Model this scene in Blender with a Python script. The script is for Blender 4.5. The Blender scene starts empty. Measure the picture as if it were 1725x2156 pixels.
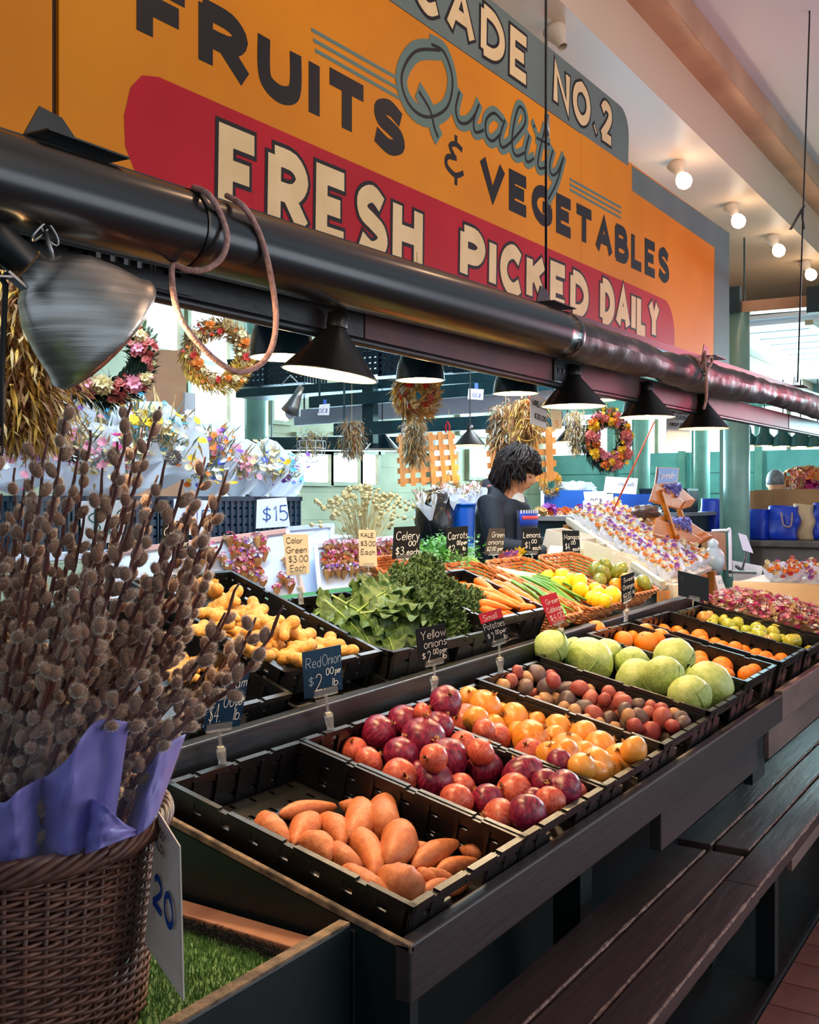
import bpy, bmesh, math, random
from mathutils import Vector, Matrix, Euler, noise as mnoise
random.seed(7)
R = math.radians
scene = bpy.context.scene
COL = scene.collection
# ---------------------------------------------------------------- camera
F_PX, HORIZ, CXP, CAMZ = 2170.0, 1052.0, 862.5, 1.55
AZ = math.atan(1394 / 2170)
FW = Vector((-math.sin(AZ), math.cos(AZ), 0)); RT = Vector((math.cos(AZ), math.sin(AZ), 0)); UP = Vector((0, 0, 1))
CAM = Vector((0, 0, CAMZ))
cam_d = bpy.data.cameras.new('camera'); cam = bpy.data.objects.new('camera', cam_d); COL.objects.link(cam)
cam_d.sensor_fit = 'HORIZONTAL'; cam_d.sensor_width = 36; cam_d.lens = F_PX / 1725 * 36
cam_d.shift_y = -(1078 - HORIZ) / 1725; cam_d.clip_start = .05; cam_d.clip_end = 200
cam.location = CAM; cam.rotation_euler = (R(90), 0, AZ)
scene.camera = cam
def ray(u, v): return FW + RT * ((u - CXP) / F_PX) + UP * ((HORIZ - v) / F_PX)
def PX(u, v, x): r = ray(u, v); return CAM + r * (x / r.x)
def PY(u, v, y): r = ray(u, v); return CAM + r * (y / r.y)
def PZ(u, v, z): r = ray(u, v); return CAM + r * ((z - CAMZ) / r.z)
def PD(u, v, d): return CAM + ray(u, v) * d
def PP(u, v, p, n): r = ray(u, v); return CAM + r * (n.dot(p - CAM) / n.dot(r))
def depth(p): return (Vector(p) - CAM).dot(FW)
# ---------------------------------------------------------------- look
scene.view_settings.view_transform = 'Standard'; scene.view_settings.look = 'None'
scene.view_settings.exposure = 0.0; scene.view_settings.gamma = 1.0
scene.view_settings.use_curve_mapping = False
w = bpy.data.worlds.new('world'); scene.world = w; w.use_nodes = True
w.node_tree.nodes['Background'].inputs[0].default_value = (.62, .8, 1.0, 1)
w.node_tree.nodes['Background'].inputs[1].default_value = .55
def area(name, loc, to, size, power, col, sy=None):
    d = bpy.data.lights.new(name, 'AREA'); d.shape = 'RECTANGLE'; d.size = size; d.size_y = sy or size
    d.energy = power; d.color = col
    o = bpy.data.objects.new(name, d); COL.objects.link(o); o.location = loc
    o.rotation_euler = (Vector(to) - Vector(loc)).to_track_quat('-Z', 'Y').to_euler(); return o
def point(name, loc, power, col, r=.03):
    d = bpy.data.lights.new(name, 'POINT'); d.energy = power; d.color = col; d.shadow_soft_size = r
    o = bpy.data.objects.new(name, d); COL.objects.link(o); o.location = loc; return o
def spot(name, loc, to, power, col, ang=100, blend=.4, r=.03):
    d = bpy.data.lights.new(name, 'SPOT'); d.energy = power; d.color = col; d.shadow_soft_size = r
    d.spot_size = R(ang); d.spot_blend = blend
    o = bpy.data.objects.new(name, d); COL.objects.link(o); o.location = loc
    o.rotation_euler = (Vector(to) - Vector(loc)).to_track_quat('-Z', 'Y').to_euler(); return o
# daylight through the long window wall at the back (cool)
area('window_daylight', (-7.6, 9.5, 2.4), (-2.5, 4.5, 1.2), 9, 1500, (.50, .80, 1.0), 1.9)
area('window_daylight_far', (-3.0, 16.4, 2.6), (-2.6, 8, 1.3), 8, 900, (.55, .92, 1.0), .9)
# cool tube lamps over the flower stall, behind the sign
area('flower_stall_tubes', (-2.4, 2.7, 2.6), (-3.25, 2.7, 1.2), 3.2, 75, (.62, .84, 1.0), .25)
area('flower_stall_tubes_far', (-2.5, 5.6, 2.7), (-3.0, 5.6, 1.2), 2.6, 75, (.80, .92, 1.0), .25)
# added warm fill over the shoppers' aisle, standing for unseen hall lamps
area('hall_warm_fill', (1.3, 2.2, 3.85), (-1.9, 3.4, 2.2), 1.2, 50, (1.0, .70, .47), 4.5)
# daylight from the open street side of the hall
area('street_daylight', (4.6, 6.5, 1.7), (-1.5, 6.0, 2.6), 7, 150, (.82, .90, 1.0), 2.4)
# red neon further down the hall
area('hall_red_neon', (-.2, 7.4, 2.35), (-1.8, 5.6, 2.3), .3, 26, (1.0, .08, .16), .9)
# clip-on produce lamps under the awning beam: their bulbs get lights in the lamp builder
# ---------------------------------------------------------------- materials
def lin(c):
    def f(x):
        x /= 255.0
        return x / 12.92 if x <= .04045 else ((x + .055) / 1.055) ** 2.4
    return (f(c[0]), f(c[1]), f(c[2]), 1)
def mat(name, c, rough=.5, metal=0, c2=None, sc=6, bump=0, bsc=None, rand=0, c3=None, spec=.5, emis=0, sheen=0,
        trans=0, alpha=1, stretch=None, coat=0, sub=0, detail=4, lo=.35, hi=.65, wave=None, ecol=None, translucent=0):
    m = bpy.data.materials.new(name); m.use_nodes = True
    nt = m.node_tree; N = nt.nodes; L = nt.links; b = N['Principled BSDF']
    b.inputs['Base Color'].default_value = lin(c); b.inputs['Roughness'].default_value = rough
    b.inputs['Metallic'].default_value = metal; b.inputs['Specular IOR Level'].default_value = spec
    tc = N.new('ShaderNodeTexCoord'); mp = N.new('ShaderNodeMapping'); L.new(tc.outputs['Object'], mp.inputs[0])
    if stretch: mp.inputs['Scale'].default_value = stretch
    out = None
    if c2 is not None:
        if wave:
            nz = N.new('ShaderNodeTexWave'); nz.inputs['Scale'].default_value = sc; nz.inputs['Distortion'].default_value = wave
            nz.inputs['Detail'].default_value = 3; fac = nz.outputs['Fac']
        else:
            nz = N.new('ShaderNodeTexNoise'); nz.inputs['Scale'].default_value = sc; nz.inputs['Detail'].default_value = detail
            fac = nz.outputs['Fac']
        L.new(mp.outputs[0], nz.inputs['Vector'])
        cr = N.new('ShaderNodeValToRGB'); L.new(fac, cr.inputs[0])
        e = cr.color_ramp.elements; e[0].position = lo; e[1].position = hi; e[0].color = lin(c); e[1].color = lin(c2)
        out = cr.outputs[0]
    if c3 is not None:      # per-object colour: a mix by the object's random number
        oi = N.new('ShaderNodeObjectInfo'); mx = N.new('ShaderNodeMix'); mx.data_type = 'RGBA'
        L.new(oi.outputs['Random'], mx.inputs['Factor'])
        if out: L.new(out, mx.inputs['A'])
        else: mx.inputs['A'].default_value = lin(c)
        mx.inputs['B'].default_value = lin(c3); out = mx.outputs['Result']
    if rand:
        oi = N.new('ShaderNodeObjectInfo'); hs = N.new('ShaderNodeHueSaturation')
        mr = N.new('ShaderNodeMapRange'); L.new(oi.outputs['Random'], mr.inputs[0])
        mr.inputs[3].default_value = 1 - rand; mr.inputs[4].default_value = 1 + rand
        L.new(mr.outputs[0], hs.inputs['Value'])
        if out: L.new(out, hs.inputs['Color'])
        else: hs.inputs['Color'].default_value = lin(c)
        out = hs.outputs[0]
    if out: L.new(out, b.inputs['Base Color'])
    if bump:
        n2 = N.new('ShaderNodeTexNoise'); n2.inputs['Scale'].default_value = bsc or sc * 4; n2.inputs['Detail'].default_value = 5
        L.new(mp.outputs[0], n2.inputs['Vector'])
        bp = N.new('ShaderNodeBump'); bp.inputs['Strength'].default_value = bump; bp.inputs['Distance'].default_value = .01
        L.new(n2.outputs['Fac'], bp.inputs['Height']); L.new(bp.outputs[0], b.inputs['Normal'])
    if emis:
        b.inputs['Emission Color'].default_value = lin(ecol or c); b.inputs['Emission Strength'].default_value = emis
    if sheen:
        b.inputs['Sheen Weight'].default_value = sheen; b.inputs['Sheen Roughness'].default_value = .35
    if trans: b.inputs['Transmission Weight'].default_value = trans; b.inputs['IOR'].default_value = 1.25
    if coat: b.inputs['Coat Weight'].default_value = coat; b.inputs['Coat Roughness'].default_value = .15
    if sub:
        b.inputs['Subsurface Weight'].default_value = sub; b.inputs['Subsurface Radius'].default_value = (.02, .012, .006)
    b.inputs['Alpha'].default_value = alpha
    if translucent:
        tl = N.new('ShaderNodeBsdfTranslucent'); tl.inputs[0].default_value = lin(c)
        if out: L.new(out, tl.inputs[0])
        ms = N.new('ShaderNodeMixShader'); ms.inputs[0].default_value = translucent
        L.new(b.outputs[0], ms.inputs[1]); L.new(tl.outputs[0], ms.inputs[2]); L.new(ms.outputs[0], N['Material Output'].inputs[0])
    return m
M = {}
def Mt(key, *a, **k):
    M[key] = mat(key, *a, **k); return M[key]
# ---------------------------------------------------------------- mesh builder
def frame(d):
    d = Vector(d).normalized(); a = Vector((0, 0, 1)) if abs(d.z) < .9 else Vector((1, 0, 0))
    x = d.cross(a).normalized(); return x, d.cross(x).normalized()
def axes(x, y, z):
    return Matrix((x, y, z)).transposed().to_4x4()
class MB:
    def __init__(s): s.v = []; s.f = []; s.m = []; s.cm = 0
    def add(s, vs, fs):
        o = len(s.v); s.v += [Vector(p) for p in vs]
        for f in fs: s.f.append([i + o for i in f]); s.m.append(s.cm)
        return s
    def hexa(s, p):
        return s.add(p, [(0, 3, 2, 1), (4, 5, 6, 7), (0, 1, 5, 4), (1, 2, 6, 5), (2, 3, 7, 6), (3, 0, 4, 7)])
    def box(s, lo, hi, T=None):
        x0, y0, z0 = lo; x1, y1, z1 = hi
        p = [Vector(q) for q in ((x0, y0, z0), (x1, y0, z0), (x1, y1, z0), (x0, y1, z0), (x0, y0, z1), (x1, y0, z1), (x1, y1, z1), (x0, y1, z1))]
        if T is not None: p = [T @ q for q in p]
        return s.hexa(p)
    def cbox(s, c, d, T=None):
        return s.box([c[i] - d[i] / 2 for i in range(3)], [c[i] + d[i] / 2 for i in range(3)], T)
    def bar(s, a, b, w, h=None, up=None):
        a = Vector(a); b = Vector(b); d = (b - a).normalized(); u = Vector(up or (0, 0, 1))
        x = d.cross(u)
        if x.length < 1e-4: x = d.cross(Vector((1, 0, 0)))
        x.normalize(); y = x.cross(d); h = h or w
        q = [(-w / 2, -h / 2), (w / 2, -h / 2), (w / 2, h / 2), (-w / 2, h / 2)]
        return s.hexa([a + x * i + y * j for i, j in q] + [b + x * i + y * j for i, j in q])
    def tube(s, path, r, n=8, cap=True, closed=False):
        path = [Vector(p) for p in path]; k = len(path); rs = r if isinstance(r, (list, tuple)) else [r] * k
        vs = []; fs = []; x = None
        for i, p in enumerate(path):
            a = path[(i - 1) % k] if (closed or i > 0) else p; b = path[(i + 1) % k] if (closed or i < k - 1) else p
            d = (b - a)
            if d.length < 1e-9: d = Vector((0, 0, 1))
            d.normalize()
            if x is None: x, y = frame(d)
            else:
                x = (x - d * x.dot(d))
                if x.length < 1e-6: x, _ = frame(d)
                x.normalize()
            y = d.cross(x)
            for j in range(n):
                t = 2 * math.pi * j / n; vs.append(p + (x * math.cos(t) + y * math.sin(t)) * rs[i])
        for i in range(k if closed else k - 1):
            i2 = (i + 1) % k
            for j in range(n):
                j2 = (j + 1) % n; fs.append((i * n + j, i * n + j2, i2 * n + j2, i2 * n + j))
        if cap and not closed: fs.append(tuple(range(n))[::-1]); fs.append(tuple((k - 1) * n + j for j in range(n)))
        return s.add(vs, fs)
    def lathe(s, prof, n=24, T=None, cap=False):
        vs = []; fs = []
        for r, z in prof:
            for j in range(n):
                t = 2 * math.pi * j / n; p = Vector((r * math.cos(t), r * math.sin(t), z)); vs.append(T @ p if T is not None else p)
        for i in range(len(prof) - 1):
            for j in range(n):
                j2 = (j + 1) % n; fs.append((i * n + j, i * n + j2, (i + 1) * n + j2, (i + 1) * n + j))
        if cap: fs.append(tuple(range(n))[::-1]); fs.append(tuple((len(prof) - 1) * n + j for j in range(n)))
        return s.add(vs, fs)
    def blob(s, c, r, nu=10, nv=7, T=None, fn=None):
        r = r if isinstance(r, (list, tuple)) else (r, r, r); c = Vector(c); vs = []; fs = []
        for i in range(nv + 1):
            ph = math.pi * i / nv
            for j in range(nu):
                th = 2 * math.pi * j / nu
                d = Vector((math.sin(ph) * math.cos(th), math.sin(ph) * math.sin(th), math.cos(ph)))
                q = Vector((d.x * r[0], d.y * r[1], d.z * r[2]))
                if fn: q = fn(q, d)
                vs.append(c + (T @ q if T is not None else q))
        for i in range(nv):
            for j in range(nu):
                j2 = (j + 1) % nu; fs.append((i * nu + j, (i + 1) * nu + j, (i + 1) * nu + j2, i * nu + j2))
        return s.add(vs, fs)
    def prism(s, poly, ext):        # planar polygon of 3-D points, extruded by ext
        p = [Vector(q) for q in poly]; e = Vector(ext); n = len(p)
        fs = [tuple(range(n)), tuple(range(2 * n - 1, n - 1, -1))] + [(i, i + n, (i + 1) % n + n, (i + 1) % n) for i in range(n)]
        return s.add(p + [q + e for q in p], fs)
    def grid(s, fn, nu, nv):
        vs = [fn(i / nu, j / nv) for i in range(nu + 1) for j in range(nv + 1)]
        return s.add(vs, [(i * (nv + 1) + j, (i + 1) * (nv + 1) + j, (i + 1) * (nv + 1) + j + 1, i * (nv + 1) + j + 1) for i in range(nu) for j in range(nv)])
    def mesh(s, name, mats, smooth=False, off=None):
        me = bpy.data.meshes.new(name)
        vs = [p - off for p in s.v] if off is not None else s.v
        me.from_pydata([tuple(p) for p in vs], [], s.f)
        for m in (mats if isinstance(mats, (list, tuple)) else [mats]): me.materials.append(m)
        if max(s.m, default=0): me.polygons.foreach_set('material_index', s.m)
        if smooth: me.polygons.foreach_set('use_smooth', [True] * len(me.polygons))
        me.update(); return me
    def build(s, name, mats, parent=None, smooth=False, world=True, bevel=0, solid=0, sub=0, center=True):
        off = Vector((0, 0, 0)); wl = Vector((0, 0, 0))
        if parent is not None and world:
            q = parent
            while q is not None: wl += q.location; q = q.parent
        if world and parent is None and center and s.v:
            xs = [p.x for p in s.v]; ys = [p.y for p in s.v]; zs = [p.z for p in s.v]
            off = Vector(((min(xs) + max(xs)) / 2, (min(ys) + max(ys)) / 2, min(zs)))
        o = bpy.data.objects.new(name, s.mesh(name, mats, smooth, off + wl)); COL.objects.link(o)
        if parent is not None: o.parent = parent
        o.location = off
        if bevel:
            b = o.modifiers.new('b', 'BEVEL'); b.width = bevel; b.segments = 2; b.limit_method = 'ANGLE'
        if solid: b = o.modifiers.new('s', 'SOLIDIFY'); b.thickness = solid; b.offset = 0
        if sub: b = o.modifiers.new('u', 'SUBSURF'); b.levels = sub; b.render_levels = sub
        return o
def tag(o, label=None, cat=None, group=None, kind=None):
    if label: o['label'] = label
    if cat: o['category'] = cat
    if group: o['group'] = group
    if kind: o['kind'] = kind
    return o
def thing(name, label, cat, loc=(0, 0, 0), rot=None, group=None):
    o = bpy.data.objects.new(name, None); COL.objects.link(o); o.location = loc; o.empty_display_size = .05
    if rot is not None: o.rotation_euler = rot
    return tag(o, label, cat, group)
def inst(name, me, parent=None, loc=(0, 0, 0), rot=None, scl=None):
    o = bpy.data.objects.new(name, me); COL.objects.link(o); o.parent = parent; o.location = loc
    if rot is not None: o.rotation_euler = rot.to_euler() if hasattr(rot, 'to_euler') else rot
    if scl is not None: o.scale = scl if isinstance(scl, (tuple, list)) else (scl,) * 3
    return o
def struct(o): o['kind'] = 'structure'; return o
rnd = random.uniform
def smooth_path(p, k=4, closed=False):      # Catmull-Rom
    p = [Vector(q) for q in p]; n = len(p); out = []
    for i in range(n if closed else n - 1):
        a = p[(i - 1) % n] if (closed or i) else p[0]; b = p[i]; c = p[(i + 1) % n]; d = p[(i + 2) % n] if (closed or i + 2 < n) else p[-1]
        for j in range(k):
            t = j / k; t2 = t * t; t3 = t2 * t
            out.append(.5 * ((2 * b) + (c - a) * t + (2 * a - 5 * b + 4 * c - d) * t2 + (3 * b - a - 3 * c + d) * t3))
    if not closed: out.append(p[-1])
    return out
# ---------------------------------------------------------------- lettering: single-stroke glyphs on a 10-unit cap height
G = {
'A': '0,0 4,10 8,0;1.5,3.6 6.5,3.6', 'B': '0,0 0,10;~0,10 4.5,9.8 5.8,7.6 4.5,5.4 0,5.2;~0,5.2 5,5 6.8,2.6 5,.2 0,0',
'C': '~7,8.4 4.2,10 1.2,8.4 0,5 1.2,1.6 4.2,0 7,1.6', 'D': '0,0 0,10;~0,10 4,9.6 6.6,7.6 7.4,5 6.6,2.4 4,.4 0,0',
'E': '6,10 0,10 0,0 6,0;0,5.1 5,5.1', 'F': '6,10 0,10 0,0;0,5.1 5,5.1', 'G': '~7.4,8.4 4.4,10 1.2,8.4 0,5 1.2,1.6 4.4,0 7.4,1.6 7.6,4.4;7.8,4.6 4.6,4.6',
'H': '0,0 0,10;7,0 7,10;0,5 7,5', 'I': '0,0 0,10', 'K': '0,0 0,10;6.4,10 0,4.6;2.2,6.4 6.8,0', 'L': '0,10 0,0 5.6,0',
'M': '0,0 .8,10 4.5,3 8.2,10 9,0', 'N': '0,0 0,10 6.8,0 6.8,10', 'O': '~4.2,10 1.2,8.4 0,5 1.2,1.6 4.2,0 7.2,1.6 8.4,5 7.2,8.4 4.2,10',
'P': '0,0 0,10;~0,10 4.6,9.8 6.6,7.4 4.6,4.8 0,4.6', 'R': '0,0 0,10;~0,10 4.6,9.8 6.6,7.4 4.6,4.9 0,4.7;3,4.8 7,0',
'S': '~6.4,8.6 3.6,10 .8,8.6 1,6.3 3.6,5.1 6.2,3.8 6.6,1.6 3.6,0 .2,1.4', 'T': '0,10 7.6,10;3.8,10 3.8,0', 'U': '~0,10 0,4 .8,1.2 3.4,0 6,1.2 6.8,4 6.8,10',
'V': '0,10 3.8,0 7.6,10', 'Y': '0,10 3.4,5 6.8,10;3.4,5 3.4,0', 'W': '0,10 2,0 4.4,7 6.8,0 9,10',
'a': '~5,5 3,6 .6,4.6 .4,1.6 2.4,0 4.4,1.6 5,4;5,6 5,1 5.8,0', 'b': '0,10 0,0;~0,4 2.4,6 5,4.4 5,1.6 2.4,0 0,1.6', 'c': '~5,5 3,6 .6,4.6 .4,1.6 2.6,0 5,1',
'd': '~5,5 3,6 .6,4.6 .4,1.6 2.4,0 5,1.8;5,10 5,0', 'e': '~.4,3.2 5,3.4 4.4,5.6 2.4,6 .5,4.4 .5,1.6 2.6,0 5,1', 'g': '~5,5 3,6 .6,4.6 .4,1.8 2.4,.2 5,2;~5,6 5,-2 3,-4 .6,-3',
'h': '0,10 0,0;~0,3.6 2.6,6 4.6,5 4.8,0', 'i': '0,6 0,0;0,8.4 .2,8.8', 'l': '0,10 0,0', 'm': '0,6 0,0;~0,4 1.8,6 3.4,5 3.4,0;~3.4,4 5.2,6 6.8,5 6.8,0',
'n': '0,6 0,0;~0,3.8 2.6,6 4.6,5 4.8,0', 'o': '~2.6,6 .6,4.8 .4,1.6 2.6,0 4.8,1.6 4.8,4.6 2.6,6', 'p': '0,6 0,-4;~0,4 2.4,6 5,4.4 5,1.6 2.4,0 0,1.6',
'r': '0,6 0,0;~0,3.6 1.6,5.8 3.8,5.6', 's': '~4.4,5.2 2.2,6 .6,4.6 2.4,3.2 4.4,1.6 2.2,0 .2,.8', 't': '1.8,9 1.8,1 3,0;0,6 4,6', 'u': '~0,6 .2,1.4 2.2,0 4.6,2 4.8,6;4.8,6 4.8,0',
'v': '0,6 2.4,0 4.8,6', 'w': '0,6 1.6,0 3.4,5 5.2,0 6.8,6', 'x': '0,6 4.6,0;4.6,6 0,0', 'y': '0,6 2.4,.6;4.8,6 1.4,-4', 'z': '0,6 4.6,6 0,0 4.6,0', 'k': '0,10 0,0;4.2,6 0,2.6;1.6,3.6 4.6,0', 'f': '~4,9.6 2.4,10 1.4,8 1.4,0;0,6 3.4,6',
'0': '~3,10 .8,8.4 0,5 .8,1.6 3,0 5.2,1.6 6,5 5.2,8.4 3,10', '1': '0,8 1.8,10 1.8,0', '2': '~.2,8 2,10 4.8,9.4 5.4,7 3.6,4 0,0;0,0 6.2,0', '3': '~.2,9 2.6,10 5,8 2.4,5.4;~2.4,5.4 5.8,3.4 4.4,.6 2,0 0,1.2',
'4': '4.4,0 4.4,10 0,3.4 6.4,3.4', '5': '5.6,10 1,10 .6,5.6;~.6,5.6 3,6.4 5.6,4 4.8,.8 2.4,0 .2,1', '9': '~5.4,7 3,5 .6,6.6 1,9.2 3.4,10 5.4,8 5.2,3 3.6,0',
'7': '0,10 6,10 2,0', '$': '~5.6,7.8 3,8.8 .6,7.4 1.6,5.6 4.4,4.4 5.4,2.4 3,1 .2,2.2;3,10.4 3,-.6', '.': '0,0 .5,.5', '&': '~5.6,8.6 3.4,9.4 1.4,8 3,5.4;~3.6,5.4 .6,4.6 .2,2 3.2,.4 6,2.2;3.4,12 3.4,9.2;3.4,.6 3.4,-2.4', '-': '0,4 4,4', '/': '0,0 4,10', ' ': '',
}
def glyph_strokes(ch):
    out = []
    for st in G.get(ch, '').split(';'):
        if not st: continue
        sm = st[0] == '~'
        p = [Vector((float(a), float(b), 0)) for a, b in (q.split(',') for q in st.lstrip('~').split())]
        if sm: p = smooth_path(p, 4, False)
        out.append(p)
    return out
def ribbon(mb, pts, w, P, ex=0):        # flat stroke with mitred joins; P maps (x, y) to a point
    pts = [p for i, p in enumerate(pts) if i == 0 or (p - pts[i - 1]).length > 1e-6]
    n = len(pts)
    if n < 2: return
    ds = [(pts[i + 1] - pts[i]).normalized() for i in range(n - 1)]
    closed = (pts[0] - pts[-1]).length < 1e-5
    L = []; Rr = []
    for i, p in enumerate(pts):
        a = ds[i - 1] if i else (ds[-1] if closed else ds[0]); b = ds[i] if i < n - 1 else (ds[0] if closed else ds[-1])
        na = Vector((-a.y, a.x, 0)); nb = Vector((-b.y, b.x, 0)); m = na + nb
        if m.length < .35: m = na
        m.normalize(); k = min(1 / max(m.dot(na), .35), 1.5)
        q = p
        if ex and not closed and i == 0: q = p - ds[0] * ex
        if ex and not closed and i == n - 1: q = p + ds[-1] * ex
        L.append(q + m * (w / 2 * k)); Rr.append(q - m * (w / 2 * k))
    vs = [P(q.x, q.y, i) for i, q in enumerate(L)] + [P(q.x, q.y, i) for i, q in enumerate(Rr)]
    mb.add(vs, [(i, i + 1, n + i + 1, n + i) for i in range(n - 1)])
def text_width(s, gap=2.2):
    x = 0
    for ch in s:
        xs = [p.x for st in glyph_strokes(ch) for p in st]; x += (max(xs) if xs else 3.2) + gap
    return x - gap
def text(mb, s, P, x0, y0, h, w, gap=2.2, sx=1, slant=0, wob=0, ex=0, hfun=None, lift=0, sl=2e-5):
    """strokes of s from (x0, y0), cap height h, stroke width w; P(x, y, n) -> point, n = stroke layer"""
    x = 0; k = 0
    for ch in s:
        st = glyph_strokes(ch); xs = [p.x for q in st for p in q]; dy = rnd(-wob, wob) * 10
        for q in st:
            k += 1
            pp = []
            for p in q:
                X = x0 + (x + p.x + slant * p.y) * h / 10 * sx
                hh = hfun(X) if hfun else h
                pp.append(Vector((X, y0 + (p.y + dy) * hh / 10, 0)))
            ribbon(mb, pp, w, (lambda a, b, i, k=k: P(a, b, lift + k * sl + i * sl * .12)), ex)
        x += (max(xs) if xs else 3.2) + gap
    return x0 + (x - gap) * h / 10 * sx

ORD = ['first', 'second', 'third', 'fourth', 'fifth', 'sixth', 'seventh', 'eighth', 'ninth', 'tenth', 'eleventh', 'twelfth', 'thirteenth', 'fourteenth']
def row_labels(items, base):
    """items: (object, u, v); labels name the row (by height in the picture) and the place from the left in it"""
    it = sorted(items, key=lambda q: q[2]); n = len(it); nr = 1 if n < 5 else (2 if n < 11 else 3 if n < 34 else 4)
    rows = [it[i * n // nr:(i + 1) * n // nr] for i in range(nr)]; nm = {1: [''], 2: ['back', 'front'], 3: ['back', 'middle', 'front'], 4: ['rear', 'second', 'third', 'front']}[nr]
    for r, nme in zip(rows, nm):
        r = sorted(r, key=lambda q: q[1])
        for k, q in enumerate(r): q[0]['label'] = '%s, %s from the left%s' % (base, ORD[min(k, 13)], ' in the %s row' % nme if nme else '')
# ================================================================ the setting
Mt('floor_dark', (38, 38, 40), .55, c2=(24, 24, 26), sc=3, bump=.15, bsc=30)
Mt('tile', (124, 74, 62), .5, c2=(96, 56, 48), sc=5, bump=.12, bsc=60, rand=.12)
Mt('etch', (52, 30, 26), .7)
Mt('wall_cream', (196, 190, 160), .6, c2=(170, 168, 140), sc=2)
Mt('wall_teal', (122, 182, 176), .5, c2=(104, 164, 160), sc=3)
Mt('teal_dark', (14, 62, 70), .45, c2=(9, 42, 50), sc=5)
Mt('frame_paint', (176, 172, 140), .5, c2=(150, 148, 122), sc=5)
Mt('window_light', (232, 246, 255), .3, emis=3.2)
Mt('pink_board', (196, 148, 116), .6, c2=(184, 134, 102), sc=2)
Mt('ceil_white', (218, 194, 166), .45, c2=(214, 192, 164), sc=1.2, bump=.03, bsc=5)
Mt('ceil_beam', (206, 162, 122), .3, c2=(180, 136, 100), sc=2)
Mt('ceil_far', (220, 228, 232), .4)
Mt('column_green', (126, 168, 154), .4, c2=(104, 146, 134), sc=4)
Mt('counter_grey', (112, 102, 96), .6, c2=(86, 76, 70), sc=6, bump=.2)
fl = MB().box((-9, -3, -.1), (5, 20, -.012)).build('floor', M['floor_dark']); struct(fl)
tl_me = MB().box((0, 0, 0), (.296, .1655, .014)).mesh('floor_tile', M['tile'])
tiles = []
for i in range(7):
    for j in range(16):
        o = inst('floor_tile', tl_me, fl, Vector((-.783 + i * .30, 2.58 + j * .171, -.013)) - fl.location); tiles.append(o)
t23 = MB(); p23 = PZ(1725, 2108, .002)
text(t23, '23', lambda x, y, n: Vector((p23.x + .11 - x, p23.y + .05 - y, .0025 + n)), 0, 0, .062, .009)
t23.build('etched_number', M['etch'], fl)
struct(MB().box((-8, -3, -.1), (-2.25, 20, .17)).build('floor_platform', M['floor_dark']))
# back wall and its windows, each where the pixel rectangle meets the wall
wb = MB().box((-8.2, -1, 0), (-8.02, 20, 4.6)).build('wall_back', M['wall_cream']); struct(wb)
for z in (.6, .95, 1.3, 1.65, 2.0, 2.35, 2.7, 3.05): MB().box((-8.03, -1, z), (-8.012, 20, z + .335)).build('wall_board', M['wall_cream'], wb)
wrects = [(300, 372, 600, 735), (395, 477, 600, 893), (570, 606, 800, 886), (622, 700, 922, 948), (708, 800, 922, 948), (810, 900, 918, 944), (622, 690, 955, 1015), (695, 752, 955, 1015), (757, 790, 945, 1020), (905, 960, 950, 1010), (965, 1060, 876, 915), (1068, 1180, 872, 915), (985, 1040, 955, 1005)]
for k, (u0, u1, v0, v1) in enumerate(wrects):
    a = PX(u0, v1, -8); b = PX(u1, v0, -8); z0 = PX((u0 + u1) / 2, v1, -8).z; z1 = PX((u0 + u1) / 2, v0, -8).z
    wn = struct(MB().box((-8.01, a.y, z0), (-7.995, b.y, z1)).build('window_%d' % (k + 1), M['window_light'])); f = .05
    for y0, y1, c0, c1 in ((a.y - f, a.y, z0 - f, z1 + f), (b.y, b.y + f, z0 - f, z1 + f), (a.y, b.y, z0 - f, z0), (a.y, b.y, z1, z1 + f)): MB().box((-8.01, y0, c0), (-7.94, y1, c1)).build('window_frame', M['frame_paint'], wn)
    if z1 - z0 > .7: zm = z0 + (z1 - z0) * .42; MB().box((-8.0, a.y, zm), (-7.95, b.y, zm + .05)).build('window_rail', M['frame_paint'], wn)
# end wall: teal boarded panels under a strip of windows
we = MB().box((-8, 17, 0), (5, 17.2, 2.34)).box((-8, 17, 3.05), (5, 17.2, 4.6)).build('wall_end', M['wall_teal']); struct(we)
x = -7.9
while x < 4.6:
    for z in range(6): MB().box((x + .05, 16.965, .3 + z * .34), (x + 1.1, 17.0, .3 + z * .34 + .32)).build('panel_board', M['wall_teal'], we)
    MB().box((x + 1.12, 16.9, 0), (x + 1.24, 17.0, 3.05)).build('panel_post', M['column_green'], we)
    x += 1.25
wn = struct(MB().box((-8, 17.06, 2.34), (5, 17.1, 3.05)).build('window_20', M['window_light']))
x = -7.4
while x < 4.6:
    MB().box((x, 16.98, 2.34), (x + .06, 17.05, 3.05)).build('window_frame', M['frame_paint'], wn); x += .72
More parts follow.
